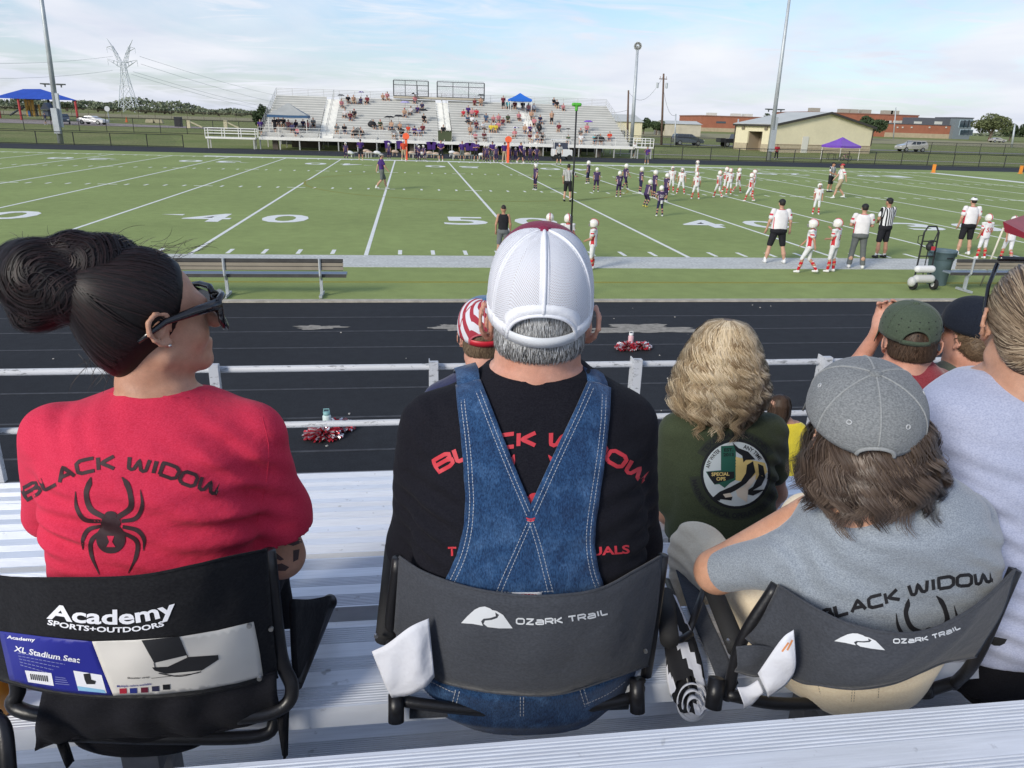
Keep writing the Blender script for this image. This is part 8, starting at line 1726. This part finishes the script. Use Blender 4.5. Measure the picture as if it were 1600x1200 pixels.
# --- 5. man in the stars and stripes cap
NV = cloth('navy_polo', (.016, .020, .060), (.024, .030, .08), 500); D5 = 2.62; hd5 = Head(pt(757, 528, D5), yaw=rad(-6), k=1.02)
tr5 = rows_px([(578, 722, 800, D5+.01, .07), (590, 700, 826, D5, .095), (606, 674, 850, D5, .11), (650, 668, 858, D5, .13), (740, 672, 852, D5, .14), (860, 672, 852, D5, .15)])
w5, o5 = build('man in stars and stripes cap and navy polo partly hidden behind the man in overalls', 757, D5, z4, hd5, dict(neckr=.058, necklen=.2), tr5, (pt(760, 590, D5), .062), [(pt(688, 628, D5+.02), pt(672, 760, D5+.08), pt(700, 800, D5+.35), .6, .056, .045, V3((0, 1, -.2)), V3((1, 0, .2))), (pt(838, 628, D5+.02), pt(856, 760, D5+.08), pt(830, 800, D5+.35), .6, .056, .045, V3((0, 1, -.2)), V3((-1, 0, .2)))], SK2, NV, .011, (pt(760, 580, D5), (0, .2, 1)))
sdf('collar', [LO([(z, a, b, rx*1.04, ry*1.06) for z, a, b, rx, ry in rows_px([(574, 720, 800, D5+.01, .068), (596, 706, 812, D5, .085)])])], NV, w5, .008, .01, cuts=[(pt(760, 576, D5-.05), (0, .5, 1))], world=True)
short_hair(w5, hd5, H_SAND, 2600, -.055, 51, wd=(.0014, .0026)); FLG = stripes('flag_stripes', (.62, .62, .66), (.34, .04, .06), .75, 'X', .52); FB = cloth('flag_blue', (.05, .12, .22), (.08, .16, .28), 500); CAPR = mat('strap_red', (.50, .015, .03), .4)
t_ = FLG.node_tree; tcn = [n for n in t_.nodes if n.type == 'TEX_COORD'][0]; wv_ = [n for n in t_.nodes if n.type == 'TEX_WAVE'][0]; wv_.bands_direction = 'DIAGONAL'; wv_.inputs['Distortion'].default_value = .6; t_.links.new(tcn.outputs['UV'], wv_.inputs[0])
cp5 = thing('cap', 'stars and stripes trucker cap with red strap behind the man in overalls', 'cap', pt(757, 516, D5)); cap(pt(757, 517, D5), rotm(rad(12), 0, rad(-6)), .098, .118, .125, .55, .045, FLG, FB, cp5, strap=(CAPR, .022, CAPR), button=FB, seams=[([0, 62, -62], .002, cloth('cap_red_seam', (.4, .08, .1), None, 500), 'panel_seam', 0)], brim=CAPR, fr=112, squash=2.4)
# --- 6. boy in the green cap
BR_ = cloth('brick_red_knit', (.22, .025, .035), (.28, .045, .055), 500); D6 = 2.08; hd6 = Head(pt(1421, 538, D6), yaw=rad(-22), k=.9)
tr6 = rows_px([(560, 1398, 1446, D6+.01, .055), (568, 1376, 1460, D6, .075), (580, 1348, 1470, D6, .09), (610, 1340, 1476, D6, .10), (720, 1344, 1472, D6, .11), (860, 1344, 1472, D6, .12)])
w6, o6 = build('boy in green perforated cap and brick red shirt raising both hands to his face', 1415, D6, ZS-.2, hd6, dict(neckr=.05, necklen=.2), tr6, (pt(1421, 575, D6), .045), [(pt(1352, 596, D6+.02), pt(1338, 572, D6+.20), pt(1371, 520, D6+.15), .5, .045, .034, V3((.15, -.1, 1)), V3((.6, -.6, 0))), (pt(1466, 600, D6+.02), pt(1476, 640, D6+.22), pt(1440, 560, D6+.25), .6, .045, .036, V3((-.3, 0, 1)), V3((-1, .2, 0)))], SK2, BR_, .008, (pt(1421, 562, D6), (0, .2, 1)))
short_hair(w6, hd6, H_CHST, 2400, -.042, 61, wd=(.0010, .002), tone=(.5, .25)); GCP = cloth('green_cap_twill', (.055, .075, .05), (.075, .098, .068), 500, sheen=.1); cp6 = thing('cap', 'dark green perforated cap worn by the boy in brick red', 'cap', pt(1421, 520, D6)); co6, W6, sf6 = cap(pt(1420, 520, D6), rotm(rad(8), 0, rad(-22)), .087, .100, .098, .48, .046, GCP, GCP, cp6, strap=(GCP, .014, GCP), button=GCP, seams=[([60, -60, 120, -120, 180], .0014, GCP, 'panel_seam', 0)], brim=GCP, squash=2.5); mb = MB()
for a in range(-5, 6):
    for b in range(3): p_ = W6(V3(sf6(rad(20*a), .25+b*.22))*1.006); mb.box(p_, (.003, .003, .003))
tag(mb.build('perforations', BLK, cp6, world=True), kind='stuff')
V, F = sdf_mesh([RC(pt(1392, 516, D6+.14), pt(1392, 534, D6+.14), .010)], .004, .01); t = thing('phone', 'small white phone held up to the boy\'s face', 'phone', pt(1392, 530, D6+.14)); MB().box(pt(1390, 527, D6+.16), (.03, .012, .075)).build('case', SHW, t, world=True, bevel=.003)
# --- 7. man in the black cap
OL = cloth('olive_shirt', (.075, .09, .065), (.10, .118, .088), 500); D7 = 2.15; hd7 = Head(pt(1524, 526, D7), yaw=rad(10), k=1.02)
tr7 = rows_px([(562, 1497, 1560, D7+.01, .065), (574, 1470, 1590, D7, .09), (592, 1444, 1620, D7, .11), (640, 1432, 1640, D7, .13), (760, 1436, 1640, D7, .14), (880, 1436, 1640, D7, .15)])
w7, o7 = build('man with curly hair in black cap and olive shirt beside the boy', 1530, D7, ZS-.2, hd7, dict(neckr=.058, necklen=.2), tr7, (pt(1528, 580, D7), .06), [(pt(1456, 618, D7+.02), pt(1436, 740, D7+.1), pt(1480, 760, D7+.35), .6, .056, .045, V3((0, 1, -.2)), V3((1, 0, .2)))], SK2, OL, .010, (pt(1528, 564, D7), (0, .2, 1)))
short_hair(w7, hd7, H_SAND, 1800, -.075, 71, wd=(.002, .0036), r=(.086, .104, .09), L_=(.25, .5), tone=(.35, .25), curl=.12); NC = cloth('black_cap_cloth', (.010, .013, .022), (.016, .020, .03), 500, sheen=.05); cp7 = thing('cap', 'plain black cap on the curly haired man in olive', 'cap', pt(1524, 512, D7)); cap(pt(1524, 514, D7), rotm(rad(6), 0, rad(10)), .096, .112, .105, .4, .03, NC, NC, cp7, button=NC, seams=[([0, 60, -60], .0014, NC, 'panel_seam', 0)], brim=NC)
# --- 8. woman at the right edge
LV = cloth('lilac_grey_marl', (.32, .35, .48), (.42, .45, .58), 620, big=.05); D8 = 1.34; hd8 = Head(pt(1612, 510, D8), yaw=rad(-26), k=1.02)
tr8 = rows_px([(578, 1540, 1680, D8+.02, .075), (590, 1500, 1720, D8+.01, .10), (612, 1458, 1760, D8, .115), (660, 1448, 1790, D8-.01, .13), (740, 1452, 1790, D8-.02, .135), (850, 1456, 1780, D8-.03, .14), (950, 1452, 1785, D8-.03, .15), (1030, 1455, 1790, D8-.02, .155)])
w8, o8 = build('woman with dark blonde hair tied back in lilac grey shirt at the right edge', 1600, D8, ZS, hd8, dict(neckr=.056, necklen=.2), tr8, (pt(1606, 590, D8), .064), [(pt(1480, 660, D8+.01), pt(1474, 830, D8+.10), pt(1520, 860, D8+.35), .6, .058, .046, V3((0, 1, -.2)), V3((1, 0, .2))), (pt(1760, 660, D8+.01), pt(1770, 830, D8+.10), pt(1720, 860, D8+.35), .6, .058, .046, V3((0, 1, -.2)), V3((-1, 0, .2)))], SK1, LV, .0065, (pt(1606, 580, D8), (0, .2, 1)), hemcut=(pt(1600, 1024, D8-.1), (0, 0, -1)), fx=addf(wob(.003, 9), folds([(pt(1470, 840, D8-.1), (.2, 0, 1), .045, .006, .13, .1), (pt(1560, 960, D8-.1), (.1, 0, 1), .06, .004, .15, 0), (pt(1560, 760, D8-.1), (-.1, 0, 1), .09, .003, .12, 0)])))
hb8, bv8 = hairbase('hair', [hd8.el((0, -.018, .036), (.082, .102, .096)), hd8.el((0, -.07, -.03), (.062, .05, .06), .03), hd8.el((.03, -.13, -.01), (.04, .05, .04), .03)], H_DBLN, w8, .005, cuts=[(hd8.w((0, .045, .07)), hd8.R @ np.array((0, 1, -.45)))]); rr = np.random.default_rng(81); n = 3800; a_ = rr.uniform(-math.pi, math.pi, n); yy = np.cos(a_)
root = unit(np.stack([np.sin(a_)*.95, np.where(yy > 0, .55, -.25+.3*yy), np.where(yy > 0, .9*yy+.1-.3*np.abs(np.sin(a_)), -.6-.1*yy)], 1)+rr.normal(0, .05, (n, 3))); bd = unit(V3((0, -.95, -.25))); D = slerp(root, unit(bd+rr.normal(0, .07, (n, 3))), np.linspace(0, 1, 11)) @ hd8.R.T; P, N_ = wrap(bv8, hd8.w((0, -.02, .02)), D, .001+.006*rr.random((n, 1))**2+.002*np.sin(np.linspace(0, 6, 11)+6*rr.random((n, 1)))); strands('hair_strands', P, rr.uniform(.0012, .0024, n), H_DBLN, w8, N_)
t = thing('sunglasses', 'black sunglasses pushed up on the head of the right edge woman', 'sunglasses', hd8.w((-.08, .03, .06)))
for x in (-1, 1): MB().tube([hd8.w((x*.070, .065, .110)), hd8.w((x*.086, .028, .070)), hd8.w((x*.091, -.006, .022)), hd8.w((x*.090, -.022, -.004))], [.005, .004, .0035, .003], 8).build('temple_arm', GLB, t, True, world=True)
MB().tube([hd8.w((x*.01, .085-abs(x)*.0028, .122)) for x in range(-7, 8)], .0055, 8).build('lens', GLB, t, True, world=True)
h8 = at(1610, 1045, D8+.04); sdf('trousers', [LO(rows_px([(925, 1456, 1780, D8-.01, .14), (1040, 1458, 1780, D8, .155)])), EL(h8, (.20, .17, .12)), RC(h8+(.1, 0, 0), h8+(.14, .48, .02), .095, .07), RC(h8+(-.1, 0, 0), h8+(-.13, .48, .02), .095, .07), RC(h8+(-.13, .48, .02), h8+(-.13, .46, -.36), .065, .05)], BLKC, w8, .012, .03, world=True)
# --- 9. girl in yellow
YL = cloth('yellow_dress_knit', (.72, .56, .03), (.80, .65, .06), 400); D9 = 4.6; hd9 = Head(pt(1219, 637, D9), yaw=rad(-72), k=.80); zb9 = .97
tr9 = rows_px([(658, 1222, 1250, D9, .045), (666, 1206, 1256, D9, .055), (690, 1206, 1254, D9, .065), (720, 1204, 1254, D9, .07), (738, 1202, 1258, D9, .075)])
w9, o9 = build('little girl with long brown hair in a yellow top standing by the rail', 1230, D9, zb9, hd9, dict(neckr=.036, necklen=.12), tr9, (pt(1232, 660, D9), .035), [(pt(1250, 672, D9), pt(1264, 700, D9-.02), pt(1272, 684, D9+.12), .7, .032, .024, V3((.3, .8, .3)), V3((0, 0, 1))), (pt(1208, 672, D9), pt(1200, 710, D9), pt(1210, 730, D9+.1), .7, .032, .024, V3((0, 1, 0)), V3((1, 0, 0)))], SK1, YL, .010, (pt(1232, 660, D9), (0, .2, 1)))
long_hair(w9, hd9.w((-.0, -.01, -.01)), H_CHST, 1500, [(.105, .02, .02), (.09, .055, .06), (.04, .074, .076), (-.03, .076, .076), (-.10, .062, .060), (-.15, .03, .03)], 91, wave=(.002, 2), wd=(.003, .005), azr=(-1.6, 2.3), clump=60); b9 = at(1230, 740, D9)
sdf('leggings', [EL(b9, (.085, .07, .07)), RC(b9+(.04, 0, 0), (b9[0]+.05, b9[1], .99), .05, .035), RC(b9+(-.04, 0, 0), (b9[0]-.05, b9[1], .99), .05, .035)], C_DEN, w9, .012, .02, world=True)
# =============================================================== folding stadium seats
CHG = cloth('grey_canvas', (.046, .050, .060), (.060, .065, .077), 420, big=.03, sheen=.1); CHB = cloth('black_canvas', (.010, .010, .012), (.016, .016, .018), 420, big=.05, sheen=.05); TUB = mat('black_tube', (.012, .012, .014), .38, spec=.5, bump=(90, .1)); FOM = mat('black_foam', (.016, .016, .017), .8, bump=(300, .2)); PAP = mat('paper', (.66, .67, .72), .7, bump=(30, .2)); LGO = mat('logo_silver', (.62, .64, .66), .5); LW = mat('logo_white', (.78, .78, .82), .6); STL = mat('bolt_steel', (.5, .5, .5), .3, .9)
def panel(name, top, bot, m, parent, th=.003, nv=10, bulge=.01):
    A = smooth_line([pt(*p) for p in top], 8); B = smooth_line([pt(*p) for p in bot], 8); V = []
    for i in range(len(A)):
        for j in range(nv+1): q = j/nv; p = A[i]*(1-q)+B[i]*q; V.append(p-V3((0, 1, 0))*bulge*math.sin(q*math.pi)+V3((0, 1, 0))*.0025*math.sin(i*.5+q*6)*math.sin(q*3.14))
    o = mesh(name, V, [(i*(nv+1)+j, (i+1)*(nv+1)+j, (i+1)*(nv+1)+j+1, i*(nv+1)+j+1) for i in range(len(A)-1) for j in range(nv)], m, None, True); child(o, parent); md = o.modifiers.new('s', 'SOLIDIFY'); md.thickness = th; md.offset = 0
    if th > .001:
     for nm, L_ in (('top_piping', A), ('bottom_piping', B)): MB().tube(L_, .0028, 6).build(nm, m, parent, True, world=True)
    return o
def tb(name, pts, r, m, parent, flat=1.): return MB().tube(smooth_line([pt(*p) for p in pts], 6) if len(pts) > 2 else [pt(*p) for p in pts], r, 12, flat=flat).build(name, m, parent, True, world=True)
def bolt(x, y, dy, parent): p = pt(x, y, dy); MB().tube([p, p-V3((0, .006, 0))], .0042, 10).build('bolt', STL, parent, world=True)
# grey seat of the man
s2 = thing('stadium_seat', 'grey folding stadium seat with white logo holding the man in overalls', 'stadium seat', at(825, 1110, 1.3))
p2 = panel('back_panel', [(624, 870, 1.28), (662, 894, 1.22), (728, 917, 1.155), (805, 930, 1.125), (875, 930, 1.12), (938, 920, 1.14), (992, 892, 1.195), (1034, 868, 1.27)], [(616, 984, 1.28), (668, 1052, 1.24), (725, 1074, 1.18), (805, 1085, 1.145), (875, 1084, 1.14), (945, 1063, 1.165), (988, 1048, 1.21), (1012, 1040, 1.26)], CHG, s2)
TP = Target(p2); lay_polys('logo_mountain', [[(721, 973), (731, 962), (742, 952), (750, 948), (758, 947), (766, 950), (774, 956), (775, 962), (766, 965), (756, 966), (752, 970), (755, 977), (738, 974)], [(767, 952), (776, 954), (786, 960), (801, 981), (780, 981), (762, 979), (756, 974), (758, 969), (768, 968), (777, 965), (780, 960)]], TP, LGO, s2, off=.0034)
club_text('logo_lettering', 'OZaRK TRaIL', [(807, 975), (835, 976), (862, 975), (890, 972), (920, 967), (949, 960)], 10.5, 2.4, TP, LGO, s2, off=.0034, gap=.3)
lay_lines('side_seam', [[(667, 897), (669, 1050)], [(991, 893), (974, 1050)]], 1.4, TP, BLK, s2, off=.001)
for pts, r, m in (([(616, 852, 1.50), (602, 1000, 1.28)], .021, FOM), ([(1040, 930, 1.45), (1046, 1000, 1.26)], .021, FOM)): tb('armrest', pts, r, m, s2)
tb('side_pole', [(622, 872, 1.29), (610, 990, 1.29), (622, 1090, 1.27)], .012, TUB, s2); tb('side_pole', [(1036, 868, 1.28), (1012, 1040, 1.27), (1000, 1095, 1.27)], .012, TUB, s2)
tb('bottom_frame', [(622, 1075, 1.26), (640, 1097, 1.22), (820, 1112, 1.20), (980, 1092, 1.22), (1002, 1062, 1.26)], .012, TUB, s2); tb('seat_fabric_edge', [(640, 1112, 1.24), (980, 1098, 1.24)], .014, CHG, s2); tb('rear_clamp', [(619, 1085, 1.22), (619, 1128, 1.20)], .016, TUB, s2); tb('rear_clamp', [(995, 1062, 1.22), (996, 1112, 1.20)], .016, TUB, s2); bolt(588, 992, 1.26, s2); bolt(1008, 1016, 1.22, s2)
panel('paper_tag', [(581, 1018, 1.20), (605, 1006, 1.19), (640, 980, 1.18), (670, 966, 1.19)], [(612, 1090, 1.19), (640, 1086, 1.18), (664, 1074, 1.17), (679, 1058, 1.18)], PAP, s2, .0008, bulge=.006)
# grey seat of the woman in grey
s3 = thing('stadium_seat', 'grey folding stadium seat turned to the right behind the woman in grey', 'stadium seat', at(1340, 1100, 1.2))
p3 = panel('back_panel', [(1216, 914, 1.16), (1258, 941, 1.08), (1319, 972, 1.01), (1394, 989, .975), (1450, 985, .975), (1506, 959, .99), (1545, 930, 1.02), (1587, 889, 1.09)], [(1165, 996, 1.16), (1236, 1058, 1.09), (1281, 1070, 1.03), (1337, 1076, .995), (1394, 1068, .99), (1439, 1050, 1.0), (1478, 1034, 1.02), (1525, 1026, 1.07)], CHG, s3)
TQ = Target(p3); am = lambda p: (1304+(p[0]-721)*.98, 997+(p[1]-966)*.62+(p[0]-721)*.11); lay_polys('logo_mountain', [[am(p) for p in ((721, 973), (731, 962), (742, 952), (750, 948), (758, 947), (766, 950), (774, 956), (775, 962), (766, 965), (756, 966), (752, 970), (755, 977), (738, 974))], [am(p) for p in ((767, 952), (776, 954), (786, 960), (801, 981), (780, 981), (762, 979), (756, 974), (758, 969), (768, 968), (777, 965), (780, 960))]], TQ, LGO, s3, off=.0034)
club_text('logo_lettering', 'OZaRK TRaIL', [(1396, 1005), (1425, 1004), (1455, 999), (1480, 991), (1500, 982)], 8, 2, TQ, LGO, s3, off=.0034, gap=.3); lay_lines('side_seam', [[(1260, 943), (1213, 1015)], [(1540, 934), (1468, 1038)]], 1.4, TQ, BLK, s3, off=.001)
tb('armrest', [(1098, 882, 1.50), (1152, 1014, 1.19)], .021, FOM, s3); tb('armrest', [(1530, 960, 1.4), (1556, 994, 1.2)], .021, FOM, s3); tb('side_pole', [(1213, 914, 1.17), (1160, 1000, 1.17), (1135, 1090, 1.18)], .012, TUB, s3); tb('side_pole', [(1586, 890, 1.10), (1526, 1026, 1.09), (1490, 1070, 1.16)], .012, TUB, s3)
tb('bottom_frame', [(1135, 1085, 1.17), (1230, 1100, 1.16), (1400, 1090, 1.15), (1492, 1066, 1.16)], .013, TUB, s3); tb('rear_clamp', [(1120, 1060, 1.17), (1114, 1106, 1.15)], .017, TUB, s3); tb('rear_clamp', [(1442, 1070, 1.15), (1446, 1088, 1.14)], .017, TUB, s3)
panel('seat_side_fabric', [(1056, 886, 1.7), (1080, 960, 1.45), (1110, 1030, 1.28), (1128, 1078, 1.2)], [(1080, 890, 1.7), (1104, 955, 1.45), (1134, 1022, 1.28), (1152, 1068, 1.2)], CHG, s3, .006); tb('hinge_bar', [(1042, 905, 1.62), (1074, 986, 1.36)], .008, TUB, s3, .4); tb('hinge_bar', [(1106, 905, 1.5), (1076, 988, 1.34)], .008, TUB, s3, .4); bolt(1137, 1000, 1.16, s3); bolt(1163, 1031, 1.13, s3)
panel('side_flap', [(1150, 1012, 1.13), (1180, 1010, 1.12), (1215, 1014, 1.12)], [(1148, 1048, 1.13), (1180, 1056, 1.12), (1205, 1050, 1.12)], CHG, s3, .004)
panel('paper_tag', [(1240, 984, 1.05), (1220, 1000, 1.05), (1184, 1052, 1.06)], [(1239, 1056, 1.05), (1226, 1072, 1.05), (1200, 1090, 1.06)], PAP, s3, .0008); panel('paper_tag', [(1184, 1062, 1.10), (1168, 1072, 1.10), (1152, 1074, 1.10)], [(1192, 1082, 1.09), (1176, 1100, 1.09), (1162, 1108, 1.09)], PAP, s3, .0008)
lay_lines('tag_print', [[(1232, 1004), (1222, 1018)], [(1238, 1000), (1230, 1016)]], 3, Target([c for c in s3.children if c.name.startswith('paper_tag')][0]), mat('tag_orange', (.6, .25, .1), .7), s3, off=.001)
# black seat of the woman in red with the card still on it
s1 = thing('stadium_seat', 'black folding stadium seat with a blue and white card holding the woman in red', 'stadium seat', at(230, 1140, 1.3))
p1 = panel('back_panel', [(-40, 884, 1.25), (0, 901, 1.20), (88, 904, 1.12), (210, 901, 1.085), (298, 885, 1.10), (357, 871, 1.14), (417, 859, 1.20)], [(-24, 1050, 1.25), (8, 1064, 1.20), (90, 1083, 1.13), (195, 1091, 1.10), (290, 1087, 1.11), (370, 1073, 1.15), (434, 1058, 1.20)], CHB, s1)
TS = Target(p1); lay_text('logo_lettering', 'Academy', [(74, 965), (130, 972), (190, 974), (235, 968), (277, 957)], 0, 23, TS, LW, s1, off=.0036, bold=.028); lay_text('logo_lettering', 'SPORTS+OUTDOORS', [(75, 975), (120, 983), (180, 987), (225, 984), (257, 977)], 0, 8, TS, LW, s1, off=.0036, bold=.03)
CBL = mat('card_blue', (.018, .022, .24), .5); CCR = mat('card_cream', (.60, .57, .52), .5, nz=[(6, .08), (3, .1)]); card = lambda nm, P, m, off, **k: lay_polys(nm, [P], TS, m, s1, off=off, maxe=12, **k)
card('card', [(145, 1001), (210, 999), (280, 994), (340, 984), (395, 971), (404, 1015), (410, 1055), (370, 1066), (315, 1076), (250, 1083), (178, 1085), (160, 1040)], CCR, .0048, thick=.001); card('card', [(0, 985), (70, 994), (145, 1001), (160, 1040), (178, 1085), (130, 1083), (87, 1078), (50, 1070), (17, 1061), (8, 1020)], CBL, .0048, thick=.001)
TXc = lambda s_, a, b, h_, m=LW, bold=.01: lay_text('card_lettering', s_, [a, ((a[0]+b[0])/2, (a[1]+b[1])/2+.8), b], 0, h_, TS, m, s1, off=.0064, bold=bold, maxe=5)
TXc('Academy', (13, 996), (57, 1001), 5, bold=.03); TXc('XL Stadium Seat', (24, 1016), (126, 1034), 8.5, bold=.02); BLU2 = mat('card_text', (.25, .27, .5), .6)
lay_lines('card_small_print', [[(30+i, 1019+i*4.6), (112-i*9, 1032+i*4.3)] for i in range(5)], .9, TS, BLU2, s1, off=.0064, dash=(5, 1.5)); lay_lines('card_small_print', [[(88, 1056+i*3.4), (104+i*2, 1058+i*3.4)] for i in range(4)], .8, TS, BLU2, s1, off=.0064)
card('barcode_label', [(41, 1046), (82, 1050), (86, 1070), (46, 1064)], LW, .0064); lay_lines('barcode', [[(50+i*3.1, 1051+i*.35), (51.5+i*3.1, 1060+i*.4)] for i in range(9)], 1.5, TS, BLK, s1, off=.0074); card('picture_label', [(116, 1046), (160, 1053), (168, 1081), (124, 1077)], LW, .0064)
card('picture_figure', [(132, 1051), (142, 1050), (144, 1060), (151, 1062), (150, 1067), (137, 1067), (134, 1060)], BLK, .0074); card('picture_caption', [(122, 1070), (164, 1076), (167, 1081), (125, 1077)], mat('card_sky', (.25, .5, .7), .6), .0070)
card('seat_picture', [(222, 999), (280, 993), (292, 1022), (241, 1034)], BLK, .0064); card('seat_picture', [(238, 1041), (262, 1040), (294, 1025), (326, 1023), (340, 1022), (341, 1029), (315, 1046), (259, 1051), (242, 1046)], BLK, .0064); lay_lines('seat_picture_line', [[(292, 1022), (294, 1028)], [(241, 1034), (243, 1042)], [(248, 1050), (280, 1055), (314, 1048)]], 1.6, TS, BLK, s1, off=.0064); lay_lines('seat_picture_line', [[(237, 1058), (310, 1050)]], .7, TS, BLK, s1, off=.0064)
TXc('Shoulder strap', (200, 1059), (234, 1057), 3, BLK); TXc('Multiple colors available', (184, 1072), (237, 1068), 3.4, CBL)
for i, (x, y, c) in enumerate(((193, 1078, (.4, .02, .04)), (209, 1077.5, (.02, .03, .2)), (226, 1076.5, (.13, .01, .03)), (243, 1074.5, (.03, .03, .07)), (260, 1072, (.01, .01, .012)))): card('colour_swatch', [(x-5.5, y-4), (x+5.5, y-4.6), (x+6, y+3.6), (x-5, y+4)], mat('swatch_%d' % i, c, .6), .0064)
for x, y in ((390, 976), (406, 1058)): bolt(x, y, 1.125, s1)
tb('side_pole', [(419, 860, 1.22), (438, 1020, 1.21), (456, 1072, 1.20), (448, 1100, 1.19), (416, 1116, 1.18), (371, 1121, 1.17)], .0135, TUB, s1); tb('side_pole', [(-30, 890, 1.25), (26, 1060, 1.21), (20, 1098, 1.20), (40, 1112, 1.19), (75, 1118, 1.18)], .0135, TUB, s1); tb('seat_frame', [(100, 1148, 1.22), (250, 1153, 1.21), (405, 1150, 1.22), (432, 1120, 1.24)], .013, TUB, s1); bolt(424, 981, 1.185, s1)
q = ([(455, 938, 1.34), (485, 938, 1.42), (515, 932, 1.50)], [(462, 1060, 1.26), (476, 1050, 1.30), (490, 1010, 1.36)]); panel('arm_wing', q[0], q[1], CHB, s1, .01)
tb('armrest', [(516, 941, 1.52), (462, 1070, 1.26)], .014, TUB, s1); V, F = sdf_mesh([EL(pt(515, 941, 1.51), (.017, .02, .018))], .003, .01); child(mesh('end_cap', V, F, TUB, None, True), s1)
panel('webbing_strap', [(434, 1110, 1.20), (437, 1140, 1.20), (443, 1180, 1.19)], [(450, 1108, 1.20), (449, 1140, 1.20), (448, 1180, 1.19)], CHB, s1, .002); panel('webbing_strap', [(84, 1140, 1.20), (92, 1165, 1.2), (104, 1196, 1.19)], [(94, 1138, 1.20), (104, 1160, 1.2), (114, 1190, 1.19)], CHB, s1, .002)
jk = thing('jacket', 'black jacket draped over the bottom of the black stadium seat', 'jacket', at(240, 1130, 1.2)); tp_ = [(70, 1074, 1.17), (150, 1080, 1.14), (250, 1082, 1.13), (340, 1072, 1.15), (432, 1050, 1.19)]; bt_ = [(56, 1170, 1.19), (110, 1154, 1.17), (205, 1150, 1.15), (330, 1144, 1.16), (440, 1116, 1.20)]
o = panel('cloth', tp_, bt_, BLKC, jk, .006, nv=26); me = o.data
for v in me.vertices: v.co.y -= .006*math.sin(v.co.x*75+3*math.sin(v.co.z*18))*(.4+.6*math.sin(v.co.x*13+v.co.z*9)**2)
# rolled umbrella, drink, next seat's post, stool under the green shirt
um = thing('folded_umbrella', 'rolled black and white umbrella wedged between the two grey seats', 'umbrella', at(1070, 1100, 1.25)); ax0, ax1 = pt(1046, 935, 1.42), pt(1080, 1088, 1.20); n = 28; V = []
for i in range(n+1):
    q = i/n; c = ax0*(1-q)+ax1*q; r = .016+.024*math.sin(min(1, q*1.15)*1.7)
    for k in range(32): a = 2*math.pi*k/32; rr_ = r*(1+.10*math.sin(a*7+q*5)+.05*math.sin(a*3-q*9)); V.append(c+V3((math.cos(a)*rr_, math.sin(a)*rr_*.8, math.sin(a)*rr_*.5)))
o = mesh('rolled_cloth', V, [(i*32+k, i*32+(k+1) % 32, (i+1)*32+(k+1) % 32, (i+1)*32+k) for i in range(n) for k in range(32)], UB, None, True); o.data.materials.append(PAP); child(o, um)
for p in o.data.polygons: i, k = p.index//32, p.index % 32; p.material_index = int(((k*5/32+i*.055) % 1.7) < .62)
V = []; F = []; tip = ax1+V3((0, -.004, -.004))
for w in range(3):
    r = .030-.009*w; n0 = len(V)
    for k in range(30): a = 6.2832*k/30*.95; V += [tip+V3((math.cos(a)*r, -.003*w+math.sin(a)*r*.55, math.sin(a)*r)), tip+V3((math.cos(a)*(r+.005), -.006*w+math.sin(a)*r*.55-.006, math.sin(a)*(r+.005)-.004))]
    F += [(n0+2*k, n0+2*k+2, n0+2*k+3, n0+2*k+1) for k in range(29)]
o = mesh('cloth_end', V, F, PAP, None, True); o.modifiers.new('s', 'SOLIDIFY').thickness = .002; child(o, um); tb('shaft', [(1044, 925, 1.44), (1082, 1096, 1.19)], .006, TUB, um); tb('closing_strap', [(1040, 992, 1.30), (1060, 1000, 1.28), (1080, 990, 1.30)], .008, TUB, um)
dk = thing('drink_cup', 'orange drink in a clear cup at the left edge beside the black seat', 'cup', (at(-6, 1100, 1.30)[0], CY+1.30, ZS)); MB().lathe([(.032, 0), (.036, .005), (.040, .13), (.0, .132)], n=24).build('cup', mat('orange_drink', (.72, .30, .04), .25, coat=.6), dk, True); MB().lathe([(.041, .13), (.043, .134), (.043, .145), (.036, .152), (0, .153)], n=24).build('lid', LW, dk, True)
sp = thing('seat_post', 'end of another black seat frame at the bottom left corner', 'seat frame', at(10, 1190, 1.1)); tb('frame_tube', [(-14, 1120, 1.12), (6, 1140, 1.10), (14, 1215, 1.06)], .013, TUB, sp); tb('grip', [(-30, 1118, 1.13), (-8, 1124, 1.12)], .017, FOM, sp)
